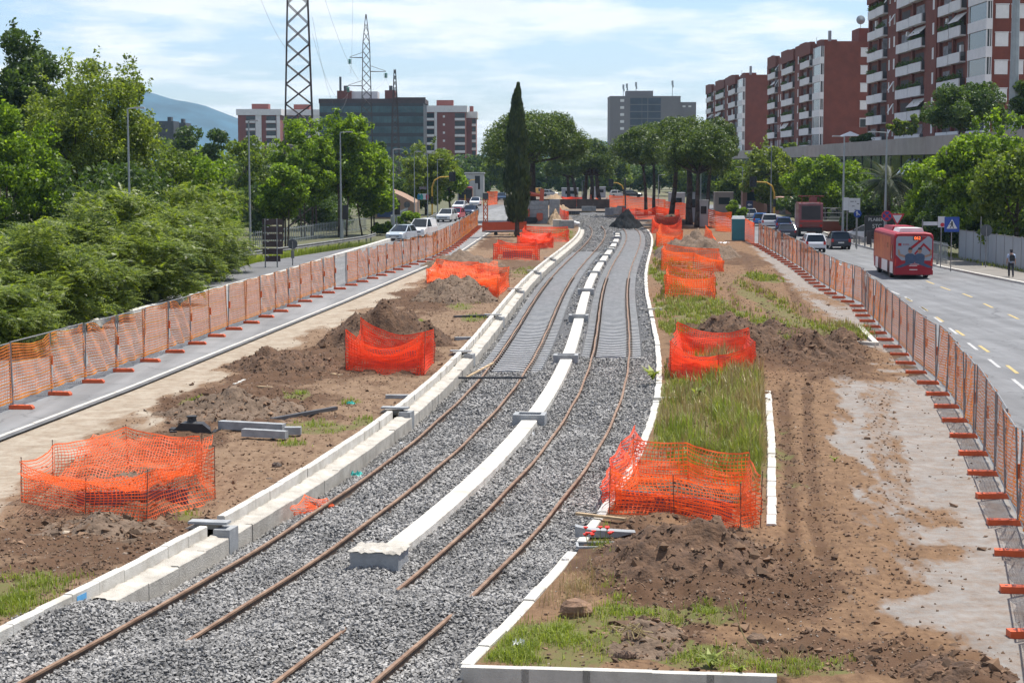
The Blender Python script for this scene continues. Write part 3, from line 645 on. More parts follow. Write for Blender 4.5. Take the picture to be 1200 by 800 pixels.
ONES = 'first second third fourth fifth sixth seventh eighth ninth tenth eleventh twelfth thirteenth fourteenth fifteenth sixteenth seventeenth eighteenth nineteenth'.split(); TENS = ['', '', 'twent', 'thirt', 'fort', 'fift']
def ordinal(k): return ONES[k - 1] if k < 20 else (TENS[k // 10] + 'ieth' if k % 10 == 0 else TENS[k // 10] + 'y ' + ONES[k % 10 - 1])
def pix(p): v = p - Vector((0, 0, CH)); c, s_ = math.cos(TILT), math.sin(TILT); d = v.y * c - v.z * s_; return 600 + FPX * v.x / d, 400 - FPX * (v.y * s_ + v.z * c) / d
def fence(fn, y0, y1, L, H, z, plabel, flabel, pgroup, fgroup, dense, side, skip=()):
    pts = []; y = y0
    while y < y1:
        x = fl(fn, y); pts.append(Vector((x, y, z))); 
        dx = fl(fn, y + 1) - x; y += L / math.sqrt(1 + dx * dx)
    def vis(p): x, y = pix(p); return 0 < x < 1200 and y < 800
    first = next(i for i in range(len(pts) - 1) if any(vis(q + Vector((0, 0, h))) for q in (pts[i], pts[i + 1], pts[i] + Vector((side * .55, 0, 0))) for h in (0, .7, 1.4, 2))); pts = pts[first:]; f0 = next(i for i in range(len(pts)) if vis(pts[i] + Vector((side * .55, 0, 0))))
    pps = [panel_proto(L - .03, H, plabel, pgroup, dense, k) for k in range(4)]; usd = [False] * 4; fp = foot_proto(flabel, fgroup); used = [False, False]; cl = None
    for i, p in enumerate(pts):
        q = pts[min(i + 1, len(pts) - 1)] if i + 1 < len(pts) else p + (p - pts[i - 1])
        a = math.atan2(q.y - p.y, q.x - p.x)
        if i < len(pts) - 1:
            kk = i if i < 4 else rnd.choice((0, 0, 0, 1, 2, 2, 3)); o = pps[kk] if not usd[kk] else copytree(pps[kk]); usd[kk] = True; cl = next((c for c in o.children if c.name.startswith('clamp')), None)
            o.location = p + Vector((0, 0, rnd.uniform(-.015, .015))); o.rotation_euler = (rnd.gauss(0, .022), 0, a + rnd.gauss(0, .006))
            o['label'] = plabel % ordinal(i + 1)
            if i + first in skip:
                for ch in list(o.children):
                    if ch.name.startswith('net'): bpy.data.objects.remove(ch)
                o['label'] = skip[i + first]
            if i % 2 == 0:
                if cl is None: CLAMP.build('clamp', ORANGE_P, o)
        if i < f0: continue
        o = fp if not used[1] else copytree(fp); used[1] = True
        o['label'] = flabel % ordinal(i - f0 + 1); o.location = p + Vector((side * .27, -.02, 0)); o.rotation_euler = (0, 0, (a - math.pi / 2) * .6 + rnd.gauss(0, .09))
    return pts
fence(XFL, 44.5, 215, 3.28, 2.0, .03, '%s netted mesh panel of the left fence, counted from the left edge', '%s orange block foot of the left fence, counted from the left edge', 'netted panels of the left fence', 'orange feet of the left fence', 1.0, 1, {19: 'bare steel mesh fence panel without net in the left row'})
fence(XFR, 22.0, 168, 3.03, 2.0, .0, '%s netted mesh panel of the right fence, counted from the bottom right', '%s red orange block foot of the right fence, counted from the bottom right', 'netted panels of the right fence', 'red orange feet of the right fence', 1.0, -1)

# ------------------------------------------------------------ netted pits and net walls
POST = mat('rebar_post', (.12, .07, .05), .8, .3, 6)
PURP = mat('pit_panel', (.15, .10, .13), .7, .25, 3)
def drape(P, hts, m, sw, cell, seed, t):
    xs = [p.x for p in P]; ys = [p.y for p in P]; nx = max(6, int((max(xs) - min(xs)) / cell)); ny = max(6, int((max(ys) - min(ys)) / cell)); nx = min(nx, 90); ny = min(ny, 90)
    a = np.linspace(0, 1, nx)[:, None]; b = np.linspace(0, 1, ny)[None, :]; h = sum(hts) / len(hts); X = (min(xs) * (1 - a) + max(xs) * a) * (.80 - .12 * b) ; Y = (min(ys) * (1 - b) + max(ys) * b) * .86 + 0 * a + (a - .5) * .3
    Z = h * (.42 + .60 * np.abs(2 * b - 1) ** 1.5 * .8 + .25 * np.abs(2 * a - 1) ** 2) * .85 + (fbm(X * 1.3 + seed, Y * 1.3, seed, 4) - .5) * .75 * h; Z = np.clip(Z, .04, h * 1.02)
    stuff(link('net_drape', netmesh('net_drape', np.stack([X + 0 * b, Y, Z], -1), sw, sw * .8, [m, m]), t))
def netwall(name, label, cat, base, hts, cell=.085, sw=.012, m=None, sag=.25, closed=True, seed=0, posts=True, bulge=.16, z=0.0, group=None, foot=.10, inner=None, double=0, dr=False):
    """net hung round a ring of posts; base: pixel points on the ground, hts: net height at each post"""
    m = m or NET; g = np.random.default_rng(seed)
    pts = [G(x, y, z) for x, y in base]; c = sum(pts, Vector()) / len(pts); t = thing(name, label, cat, tuple(c), group=group)
    P = [p - c for p in pts]; n = len(P); segs = n if closed else n - 1; U = []; Hh = []; inn = []
    for i in range(segs):
        a, b = P[i], P[(i + 1) % n]; L = (b - a).length; k = max(3, int(L / cell)); nrm = Vector((-(b - a).y, (b - a).x, 0)); nrm.normalize()
        if nrm.dot(-(a + b)) < 0: nrm = -nrm
        for j in range(k + (0 if closed or i < segs - 1 else 1)):
            s = j / k; q = a.lerp(b, s); h = hts[i] * (1 - s) + hts[(i + 1) % n] * s; w = 4 * s * (1 - s)
            U.append((q.x, q.y, q.z)); Hh.append(h * (1 - sag * w * (.7 + .6 * g.random() * 0 + .3 * math.sin(i * 2.1 + seed)))); inn.append((nrm.x * w, nrm.y * w))
    if closed: U.append(U[0]); Hh.append(Hh[0]); inn.append(inn[0])
    U = np.array(U); Hh = np.array(Hh); inn = np.array(inn); a = len(U); nv = max(5, int(np.max(Hh) / (cell * .95)))
    v = np.linspace(0, 1, nv)[None, :]; X = np.zeros((a, nv, 3)); s_ = np.arange(a)[:, None] * cell
    wr = (fbm(s_ * .9 + seed, v * 2.2 + 0 * s_, seed + 5, 4) - .5) * 2
    X[..., 0] = U[:, 0:1] + inn[:, 0:1] * bulge * np.sin(v * 2.6 + .4) * 1.6 + wr * .10 + inn[:, 0:1] * -foot * (1 - v) ** 3
    X[..., 1] = U[:, 1:2] + inn[:, 1:2] * bulge * np.sin(v * 2.6 + .4) * 1.6 + (fbm(s_ * .8 + 9, v * 2 + 0 * s_, seed + 8, 4) - .5) * .22 + inn[:, 1:2] * -foot * (1 - v) ** 3
    X[..., 2] = v * Hh[:, None] + (fbm(s_ * 1.1, v * 1.5 + 0 * s_, seed + 11) - .5) * .10 * (.3 + v) + .02
    stuff(link('net', netmesh('net', X, sw, sw * .8, [m, m], [(-1, sw * 1.8), (0, sw * 1.6)]), t))
    if double:                                        # the loose second turn of net slumped inside
        Y_ = X.copy(); Y_[..., 0] *= .93; Y_[..., 1] *= .9; Y_[..., 2] = Y_[..., 2] * double + (fbm(s_ * .7 + 3, v * 3 + 0 * s_, seed + 31) - .5) * .25 * v
        stuff(link('net_slack', netmesh('net_slack', Y_, sw, sw * .8, [m, m]), t))
    if dr: drape(P, hts, m, sw, cell * 1.05, seed, t)
    if posts:
        for i in range(n):
            mb = MB(); tip = P[i] + Vector((g.uniform(-.05, .05), g.uniform(-.05, .05), hts[i] + .08)); mb.tube(P[i], tip, .010, 5, r2=.009); mb.tube(tip, tip + Vector((0, 0, .02)), .016, 5); mb.build('post', POST, t)
    if inner:
        q0, q1, hh = inner; A = G(*q0) - c; B = G(*q1) - c; A.z = B.z = 0; d = B - A; k = max(4, int(d.length / .16)); mb = MB()
        for j in range(k): mb.bar(A + d * (j / k) + Vector((0, .02 * (j % 2), 0)), A + d * (j / k) + Vector((0, .02 * (j % 2), hh)), d.length / k * .96, .035, up=(0, 1, 0))
        mb.build('corrugated_panel', PURP, t)
    return t
PG = 'netted pits'
netwall('netted_pit', 'big slumped orange net round a pit in the near left dirt', 'netted pit', [(26, 592), (100, 606), (172, 612), (252, 588), (236, 556), (150, 548), (62, 566)], [.95, .72, 1.0, 1.15, .9, .95, .9], .084, .0088, sag=.14, seed=1, group=PG, inner=((95, 596), (225, 592), .36), dr=True)
netwall('netted_pit', 'red net box with a dipped top before a dark soil heap, left of the tracks', 'netted pit', [(405, 437), (497, 441), (509, 428), (424, 420)], [1.5, 1.5, 1.3, 1.5], .10, .018, NET_R, .42, seed=2, group=PG, inner=((434, 432), (490, 434), .7), double=.8)
netwall('netted_pit', 'low orange net round a pit behind the grey brown heap, left of the tracks', 'netted pit', [(500, 333), (546, 345), (584, 350), (597, 338), (560, 326), (512, 322)], [.9, .8, 1.1, 1.2, 1.0, 1.0], .12, .022, NET, .2, seed=3, group=PG, double=.7, dr=True)
netwall('netted_pit', 'red net box on bare dirt, nearest of the trio by the cypress', 'netted pit', [(578, 306), (632, 306), (629, 299), (584, 299)], [1.25, 1.1, 1.0, 1.2], .15, .03, NET_R, .22, seed=4, group=PG, inner=((590, 303), (625, 303), .6))
netwall('netted_pit', 'tangled red net heap in the middle of the trio by the cypress', 'netted pit', [(606, 293), (628, 292), (648, 291), (645, 285), (610, 286)], [1.2, .8, .9, .9, 1.0], .15, .034, NET_R, .3, seed=5, group=PG, dr=True)
netwall('netted_pit', 'red net box by the kerb bend, farthest of the trio by the cypress', 'netted pit', [(642, 285), (667, 284), (665, 278), (614, 278), (612, 281)], [.8, 1.1, 1.0, 1.1, 1.0], .16, .034, NET_R, .22, seed=6, group=PG)
netwall('netted_pit', 'big orange net box over the kerb in the near right verge', 'netted pit', [(714, 602), (790, 606), (868, 628), (891, 620), (880, 582), (806, 568), (742, 562)], [.92, .8, .95, 1.08, .95, .95, .95], .09, .0100, NET, .12, seed=7, group=PG, inner=((725, 596), (862, 612), .42), double=.6)
netwall('loose_net', 'crumpled flap of red net hanging over the right track kerb', 'loose net', [(704, 590), (716, 566), (728, 548), (744, 532)], [.4, .55, .6, .75], .085, .014, NET_R, .05, closed=False, seed=17, posts=False, bulge=.25)
netwall('netted_pit', 'red net box in front of the dark soil heap, right of the tracks', 'netted pit', [(785, 443), (842, 452), (884, 443), (876, 422), (792, 418)], [1.25, 1.0, 1.25, 1.2, 1.3], .095, .018, NET_R, .25, seed=8, group=PG, inner=((800, 441), (872, 441), .7), double=.8)
netwall('netted_pit', 'small orange net box on the weedy verge, right of the tracks', 'netted pit', [(779, 350), (838, 351), (835, 337), (781, 336)], [1.25, 1.15, 1.1, 1.25], .13, .026, NET, .15, seed=9, group=PG)
netwall('netted_pit', 'orange net box directly in front of the brown earth pile', 'netted pit', [(775, 317), (812, 319), (848, 319), (842, 308), (778, 306)], [1.45, 1.3, .7, 1.0, 1.3], .14, .028, NET, .2, seed=10, group=PG)
netwall('netted_pit', 'glossy orange net left of the brown earth pile', 'netted pit', [(769, 291), (790, 292), (800, 282), (774, 277)], [1.2, .9, .9, 1.3], .16, .04, NET, .25, seed=11, group=PG)
netwall('loose_net', 'orange net strip leaning on the right side of the earth pile', 'loose net', [(826, 277), (833, 284), (840, 290)], [1.1, 1.0, .4], .15, .05, NET, .1, closed=False, seed=12, posts=False)
netwall('netted_pit', 'red net with a dark dip below the right pine trunks', 'netted pit', [(764, 273), (784, 274), (799, 270), (796, 264), (768, 264)], [1.5, .8, 1.3, 1.2, 1.2], .17, .04, NET_R, .3, seed=13, group=PG)
netwall('net_wall', 'upright orange net wall just left of the teal toilet', 'net wall', [(838, 271), (857, 272)], [2.1, 2.1], .16, .045, NET, .06, closed=False, seed=14)
netwall('net_wall', 'orange net wall to the right of the teal toilet', 'net wall', [(872, 281), (884, 287)], [2.1, 1.9], .16, .045, NET, .06, closed=False, seed=15)
netwall('net_wall', 'long orange net wall behind the right pine trunks', 'net wall', [(778, 253), (800, 256), (820, 261), (838, 268)], [2.0, 2.0, 2.0, 2.0], .2, .055, NET, .06, closed=False, seed=16)
netwall('net_wall', 'far orange net wall across the site behind the slim pine trunks', 'net wall', [(714, 242), (735, 244), (756, 246), (780, 250)], [1.8, 1.9, 1.9, 1.9], .24, .065, NET, .06, closed=False, seed=18)
netwall('net_wall', 'red net barrier across the foot of the slim pine trunks', 'net wall', [(729, 252), (745, 257), (770, 256), (796, 257)], [1.1, 1.3, 1.5, 1.2], .2, .055, NET_R, .2, closed=False, seed=19)
netwall('net_wall', 'bright red net barrier beside the far brown soil, left of the ballast', 'net wall', [(658, 242), (670, 241.5), (682, 242)], [1.6, 1.5, 1.5], .24, .07, NET_R, .1, closed=False, seed=20)
netwall('net_wall', 'small red net by the far sandy heap', 'net wall', [(640, 244), (648, 244)], [1.3, 1.2], .24, .07, NET_R, .1, closed=False, seed=21)
netwall('net_wall', 'red net by the sand heap next to the excavator', 'net wall', [(656, 256), (661, 258), (666, 258)], [1.4, 1.2, 1.1], .2, .06, NET_R, .2, closed=False, seed=22)
netwall('net_wall', 'tall orange net screen at the far end of the left fence', 'net wall', [(571, 241), (583, 239)], [2.3, 2.2], .24, .075, NET, .05, closed=False, seed=23)
netwall('net_wall', 'orange net bits at the foot of the middle pine trunks', 'net wall', [(698, 241), (705, 242), (712, 240)], [1.4, 1.0, 1.3], .24, .07, NET, .3, closed=False, seed=24)
netwall('net_scrap', 'scrap of orange net lying on the ballast by the stepped kerb', 'net scrap', [(343, 604), (357, 598), (384, 592)], [.2, .3, .14], .05, .012, NET, .3, closed=False, seed=25, posts=False, z=-.24, bulge=.3)

# ------------------------------------------------------------ heaps of soil
SOILM = mat('heap_soil', (.125, .070, .039), .97, .3, 4, 1.0, 14, col2=(.054, .030, .017))
SOILG = mat('heap_soil_grey', (.17, .118, .08), .97, .3, 4, 1.0, 14, col2=(.085, .057, .037))
GRAVD = mat('heap_gravel', (.016, .017, .019), .95, .3, 8, .9, 20, spec=.1)
SAND = mat('heap_sand', (.27, .19, .115), .97, .25, 3, .6, 20)
def heap(label, px, py, rx, ry, h, m, seed, name='soil_heap', cat='soil heap', sharp=1.0):
    c = G(px, py); a = rx * c.y / FPX; b = ry; n = 64
    u = np.linspace(-1.25, 1.25, n)[:, None] * a; v = np.linspace(-1.25, 1.25, n)[None, :] * b; X = u + 0 * v; Y = v + 0 * u
    d = np.sqrt((X / a) ** 2 + (Y / b) ** 2) + (fbm(X * 1.1 + seed, Y * 1.1, seed) - .5) * .65
    Z = h * np.clip(1 - d ** 1.5, -.15, 1) ** 1.0 if False else h * np.clip(1 - d, -.2, 1) ** sharp if sharp == 1 else h * np.maximum(1 - d, 0) ** sharp
    top = np.clip(Z / h, 0, 1)
    Z = Z + (fbm(X * 1.7, Y * 1.7, seed + 2, 5) - .5) * .85 * np.sqrt(top) * min(1, h + .25) + (fbm(X * 5, Y * 5, seed + 4, 3) - .5) * .26 * (top > 0) * min(1, h + .3) - .10 * (top <= 0)
    o = link(name, gridmesh(name, np.stack([X, Y, Z], -1), m, True), None, c); tag(o, label, cat); return o, a, b
HEAPS = [('brown soil heaped inside the big slumped left net', 150, 582, 78, 1.6, .62, SOILG, 21), ('dark soil inside the big right net box', 810, 590, 62, 1.4, .5, SOILM, 22), ('dark brown soil heap behind the red net box, left of the tracks', 452, 405, 78, 3.4, 1.7, SOILM, 1), ('grey brown soil heap before the low orange net, left of the tracks', 533, 352, 52, 4.0, 1.35, SOILG, 2),
    ('flat brown soil heap behind the low orange net, left of the tracks', 545, 312, 46, 6, 1.1, SOILG, 3), ('low brown soil ridge on the cream strip, left of the tracks', 330, 432, 75, 2.6, .7, SOILM, 4),
    ('loose dug soil around the stacked kerb stones, near left', 275, 486, 85, 2.4, .65, SOILG, 5), ('dark churned soil heap behind the red net box, right of the tracks', 856, 408, 66, 3.2, 1.45, SOILM, 6),
    ('dark soil ridge with wheel ruts beside the grass island', 950, 420, 62, 2.4, .95, SOILM, 7), ('small dark soil lump beside the grass island', 985, 402, 24, 1.8, .7, SOILM, 8),
    ('wide dark soil bank below the big right net box', 805, 662, 125, 2.0, .72, SOILM, 9), ('small soil mound with dry roots by the bottom kerb', 757, 752, 62, 1.1, .45, SOILG, 10),
    ('brown earth pile inside the nets by the right pines', 815, 300, 50, 8, 2.0, SOILG, 11), ('black gravel heap at the end of the right track', 734, 265, 17, 3.5, 1.9, GRAVD, 12), ('dark soil bank under the right pines behind the red net', 786, 262, 26, 6, 1.0, SOILM, 18),
    ('sandy heap beside the grey blocks and excavator', 650, 262, 10, 5, 1.9, SAND, 13), ('far brown soil heap behind the excavator boom', 650, 243, 20, 14, 2.2, SAND, 14), ('low soil heap in front of the big left net', 120, 622, 95, 1.2, .28, SOILG, 15), ('loose soil heap between the dark lumps and the red net box, right', 905, 392, 30, 3, .6, SOILM, 16), ('low brown soil spread in the bottom right corner', 1135, 792, 70, 1.0, .28, SOILM, 17)]
CLODP = []
gR = np.random.default_rng(77)
for l, px, py, rx, ry, h, m, s in HEAPS:
    o, a, b = heap(l, px, py, rx, ry, h, m, s)
    k = int(170 * min(a * b, 20) ** .8)
    if o.location.y < 110:
        co = np.array([v.co for v in o.data.vertices]); idx = gR.integers(0, len(co), k * 4); q = co[idx]; q = q[q[:, 2] > .03][:k] + np.array(o.location)
        CLODP.append(q)
# clods and pebbles on the bare soil
def clods(n, fx0, fx1, y0, y1, zf, mkf, seed, s0, s1):
    g = np.random.default_rng(seed); Y = y0 * (y1 / y0) ** g.random(n); t = g.random(n); X = np.asarray(fx0(Y)) * (1 - t) + np.asarray(fx1(Y)) * t
    X2 = X[None, :]; Y2 = Y[None, :]; mk = mkf(X2, Y2, X2); z = zf(X2, Y2, mk, X2 if zf is rz_ else X2)[0]; mk = mk[0]
    keep = g.random(n) < np.clip((1 - mk[:, 2]) * (.18 + mk[:, 0]), 0.015, 1); X, Y, z = X[keep], Y[keep], z[keep]
    return np.stack([X, Y, z + .005], -1), g.uniform(s0, s1, len(X)) ** 1.0
CLODM = mat('clod', (.14, .085, .05), .97, .35, 3, isl=True); PEBM = mat('pebble', (.28, .24, .20), .9, .3, 5, isl=True)
P_, S_ = clods(26000, lambda Y: LCREAM(Y) - .5, off(-.3), 27, 130, lz, lmask, 1, .012, .05); g_ = np.random.default_rng(5); S_ *= np.where(g_.random(len(S_)) > .97, 2.4, 1)
scatter('soil_clods', P_, S_, CLODM, 31)
P_, S_ = clods(40000, off(7.9), lambda Y: XFR(Y) - .3, 25.5, 130, rz_, rmask, 2, .012, .05); S_ *= np.where(g_.random(len(S_)) > .97, 2.6, 1)
scatter('soil_clods', P_, S_, CLODM, 32)
P_ = np.concatenate(CLODP); scatter('soil_clods', P_, g_.uniform(.02, .075, len(P_)) * np.where(g_.random(len(P_)) > .93, 2.2, 1), CLODM, 33)
P_, S_ = clods(2600, lambda Y: LCREAM(Y) - .5, off(-.3), 27, 90, lz, lmask, 3, .012, .03); scatter('pebbles', P_, S_, PEBM, 34)
P_, S_ = clods(2600, off(7.7), lambda Y: XFR(Y) - .3, 25.5, 90, rz_, rmask, 4, .012, .03); scatter('pebbles', P_, S_, PEBM, 35)

# ------------------------------------------------------------ loose things on the site
def stone(label, px, py, r, col, seed, sc=(1, .8, .7), name='boulder', cat='boulder', z=0):
    g = np.random.default_rng(seed); mb = MB(); mb.sphere((0, 0, 0), r, 12, sc=sc); V = np.array(mb.v); nn = V / np.linalg.norm(V, axis=1, keepdims=True)
    k = 1 + (fbm(nn[:, 0] * 1.6 + seed, nn[:, 1] * 1.6 + nn[:, 2], seed) - .5) * .9; mb.v = [tuple(v * q) for v, q in zip(V, k)]
    c = G(px, py, z); return tag(mb.build(name, mat('stone_%d' % seed, col, .95, .3, 6, .6, 20), loc=c + Vector((0, 0, r * sc[2] * .55))), label, cat)
stone('big brown boulder on the grassy verge in the near right', 674, 722, .27, (.20, .12, .075), 3)
stone('dark brown clod in the near right soil, by the bottom kerb', 732, 772, .14, (.12, .075, .05), 4, (1.2, .8, .6))
stone('dark soil clod at the lower right edge of the near verge', 886, 756, .17, (.13, .085, .055), 5)
stone('brown stone in the middle of the near right soil bank', 838, 712, .16, (.17, .11, .07), 6, (1, .8, .9))
stone('pale stone on the near left dirt, above the blue mark', 78, 628, .10, (.40, .33, .25), 7)
stone('grey brown clod pair by the near left kerb, upper one', 325, 548, .13, (.10, .075, .06), 8); stone('round dark clod by the near left kerb, below the pair', 315, 564, .10, (.11, .08, .06), 9)
stone('small rock by the near left kerb top', 148, 653, .09, (.25, .19, .14), 10); stone('light chunk of concrete by the right track kerb', 662, 657, .07, (.55, .53, .5), 11); stone('white crumb of concrete on the ballast by the duct', 470, 520, .05, (.6, .6, .58), 12)
def block(name, label, cat, a, b, w, h, m, z=0.0, group=None, px=True):
    A, B = (G(*a), G(*b)) if px else (Vector(a), Vector(b)); mb = MB(); A.z = B.z = z + h / 2; mb.bar(A, B, w, h); return tag(mb.build(name, m), label, cat, group)
block('kerb_block', 'rear grey concrete kerb block lying on the near left dirt', 'kerb block', (258, 507), (333, 511), .24, .22, CONC_G, .12); block('kerb_block', 'front grey concrete kerb block lying on the near left dirt', 'kerb block', (285, 515), (336, 518), .2, .2, CONC_G, .10)
block('kerb_block', 'short grey kerb block end beside the longer two', 'kerb block', (334, 513), (353, 513), .26, .2, CONC_G, .1)
block('dark_plank', 'long dark weathered plank on the dirt by the near left kerb', 'plank', (318, 497), (394, 483), .12, .10, DARKM, .08)
block('dark_plank', 'dark plank lying behind the kerb, above the red net box', 'plank', (532, 374), (572, 372.5), .14, .12, DARKM, .05)
block('plank', 'pale plank on the dirt left of the red net box', 'plank', (372, 437), (400, 442), .14, .06, WOOD, .03); block('plank', 'thin pale batten by the cream strip', 'plank', (290, 454), (338, 457), .1, .05, WOOD, .03); block('plank', 'thin batten crossing the upper cream strip', 'plank', (274, 452), (318, 433), .1, .05, CONC, .02)
block('plank', 'pale timber batten at the corner of the big right net', 'plank', (675, 606), (733, 613), .1, .05, WOOD, .06)
t = thing('outlet_slab', 'tapered grey concrete outlet beside the right track kerb', 'outlet slab', G(705, 628))
mb = MB(); mb.prism([(-.52, 0), (.3, 0), (.66, .10), (-.2, .15), (-.52, .22)], lambda a, b, k: (a, -.13 + .26 * k, b)); mb.build('slab', CONC_G, t)
t = thing('metal_tray', 'shallow grey tray frame on the soil by the right track kerb', 'tray', G(707, 641)); mb = MB()
for c, s in (((0, -.22, .04), (1.0, .05, .05)), ((0, .22, .04), (1.0, .05, .05)), ((.5, 0, .04), (.05, .395, .05)), ((-.5, 0, .04), (.05, .395, .05))): mb.box(c, s)
mb.build('frame', CONC_G, t)
block('outlet_pipe', 'grey outlet pipe end by the left kerb, near the plank', 'pipe', (452, 469), (486, 469), .2, .14, CONC_G, .04); block('outlet_pipe', 'grey outlet pipe crossing the kerb above the netted pit', 'pipe', (533, 400), (552, 399.5), .2, .14, CONC_G, .04)
block('outlet_pipe', 'short white pipe across the right track kerb on the verge', 'pipe', (766, 470), (797, 470), .14, .1, CONC_W, .03); block('outlet_pipe', 'white pipe across the right kerb by the small net box', 'pipe', (758, 364), (776, 364), .14, .1, CONC_W, .03)
t = thing('rubber_base', 'black rubber drain base with a stub on the near left dirt', 'drain base', G(226, 508)); mb = MB()
mb.prism([(-.62, 0), (.6, 0), (.5, .14), (.30, .30), (-.28, .32), (-.48, .14)], lambda a, b, k: (a * (1 - .12 * k), -.25 + .5 * k, b)); mb.build('body', BLACK, t)
mb = MB(); mb.lathe((-.02, 0, .30), [(.17, 0), (.13, .05), (.12, .15), (.15, .16), (.15, .19)], 12); mb.build('stub', BLACK, t)
mb = MB()
for k in range(16): mb.box((rnd.uniform(-.75, .8), rnd.uniform(-.3, .2), .06), (rnd.uniform(.08, .25), .15, rnd.uniform(.06, .18)), rnd.uniform(0, 3), rx=rnd.uniform(-.5, .5))
stuff(mb.build('rubber_scraps', BLACK, t))
def blob(label, px, py, s, col, name, cat, z=0, seed=0):
    g = np.random.default_rng(seed); u = np.linspace(-1, 1, 9); P = np.zeros((9, 9, 3))
    for i, a in enumerate(u):
        for j, b in enumerate(u): P[i, j] = (a * s * (1 + g.uniform(-.2, .2)), b * s * .7, abs(g.normal(0, .06)) + .01 - .02 * (max(abs(a), abs(b)) > .9))
    return tag(link(name, gridmesh(name, P, mat('scrap_' + name + str(seed), col, .5, .1, 3), False), None, G(px, py, z)), label, cat)
blob('turquoise plastic scrap on the ballast by the stepped kerb', 418, 557, .13, (.05, .42, .36), 'plastic_scrap', 'plastic scrap', -.22, 1); blob('turquoise plastic scrap on the grass tuft behind the left kerb', 411, 474, .12, (.05, .38, .32), 'plastic_scrap', 'plastic scrap', .1, 2)
blob('white paper scrap on the ballast right of the duct', 620, 512, .18, (.7, .7, .68), 'paper_scrap', 'paper scrap', -.2, 3); blob('small yellow scrap on the near ballast', 267, 773, .07, (.7, .5, .05), 'paper_scrap', 'paper scrap', -.16, 4)
blob('white paper scrap on the soil by the bottom kerb', 608, 757, .09, (.7, .7, .66), 'paper_scrap', 'paper scrap', .05, 5); blob('white plastic bag on the ground below the toilet', 848, 285, .5, (.7, .7, .7), 'plastic_bag', 'plastic bag', .05, 6)

# ------------------------------------------------------------ grass and weeds
def blades(name, P, H, W, m, seed, lean=.45):
    g = np.random.default_rng(seed); n = len(P); a = g.random(n) * 6.283; d = np.stack([np.cos(a), np.sin(a), 0 * a], -1); s = np.stack([-np.sin(a), np.cos(a), 0 * a], -1)
    le = np.abs(g.normal(0, lean, n))[:, None]; up = np.array([0, 0, 1.0])[None]; H = H[:, None]; W = W[:, None]
    mid = P + up * H * .55 + d * H * le * .3; tip = P + up * H * (1 - le * .35) + d * H * le
    V = np.stack([P - s * W, P + s * W, mid + s * W * .8, mid - s * W * .8, tip], 1).reshape(-1, 3); i = (np.arange(n) * 5)[:, None]
    F = np.concatenate([i + np.array([[0, 1, 2]]), i + np.array([[0, 2, 3]]), i + np.array([[3, 2, 4]])])
    return stuff(link(name, npmesh(name, V, F, m, False)))
GRASS = leafmat('grass_green', (.12, .145, .03), (.29, .31, .075), .36, (1.5, 1.6, .6)); GRASSB = leafmat('grass_bright', (.13, .17, .03), (.30, .34, .07), .4, (1.5, 1.6, .6)); STRAW = leafmat('grass_straw', (.22, .17, .07), (.42, .34, .17), .3, (1.2, 1.1, .8))
def patch(px, py, rx, ry, n, g):
    cx, cy_, a, b = wel(px, py, rx, ry); r = np.sqrt(g.random(n)) * (1 + .25 * g.normal(size=n)); th = g.random(n) * 6.283; return np.stack([cx + a * r * np.cos(th), cy_ + b * r * np.sin(th)], -1)
def tufts(XY, g, k=7, spread=.07):
    X = np.repeat(XY, k, 0); return X + g.normal(0, spread, X.shape)
def meadow(name, pats, zf, m, seed, h0, h1, w0=.006, w1=.012, lim=None, k=7, spread=.08, lean=.45):
    g = np.random.default_rng(seed); A = np.concatenate([tufts(patch(*p[:4], p[4], g), g, k, spread) for p in pats]); S = np.concatenate([np.full(p[4] * k, p[5] if len(p) > 5 else 1.0) for p in pats])
    q = fbm(A[:, 0] * 1.7, A[:, 1] * 1.1, seed + 50, 3) + g.normal(0, .06, len(A)) > .44; A = A[q]; S = S[q]
    if lim: q = lim(A[:, 0], A[:, 1]); A = A[q]; S = S[q]
    X = A[None, :, 0]; Y = A[None, :, 1]; mk = (lmask if zf is lz else rmask)(X, Y, X); z = zf(X, Y, mk, X)[0] - .01
    D = np.clip(Y[0] / 45, .8, 3)
    return blades(name, np.stack([X[0], Y[0], z], -1), g.uniform(h0, h1, len(A)) * S, g.uniform(w0, w1, len(A)) * D, m, seed, lean)
def rlim(x, y): return (x > XC(y) + 7.62) & (x < XFR(y) - .4)
def llim(x, y): return (x < XC(y) - .3)
meadow('grass', [(820, 500, 70, 58, 720), (790, 455, 22, 20, 160), (860, 470, 30, 45, 520, 1.9), (875, 520, 22, 40, 520, 2.0), (838, 545, 45, 20, 300, 1.4), (780, 510, 25, 25, 120, .8)], rz_, GRASS, 1, .14, .42, lim=lambda x, y: rlim(x, y) & (x < 7.62 - (56 - y) * .132))
meadow('dry_grass', [(872, 470, 24, 42, 420, 1.4), (858, 440, 26, 16, 240, 1.3), (875, 510, 20, 40, 260, 1.3), (820, 500, 70, 55, 320, .9)], rz_, STRAW, 2, .3, .75, lim=lambda x, y: rlim(x, y) & (x < 7.75 - (56 - y) * .132), lean=.3)
meadow('tall_weeds', [(872, 515, 18, 34, 34), (850, 470, 30, 30, 26), (880, 465, 14, 26, 26), (815, 520, 30, 24, 14)], rz_, GRASSB, 31, .45, 1.0, .008, .014, lim=lambda x, y: rlim(x, y) & (x < 7.65 - (56 - y) * .132), k=11, spread=.10, lean=.28)
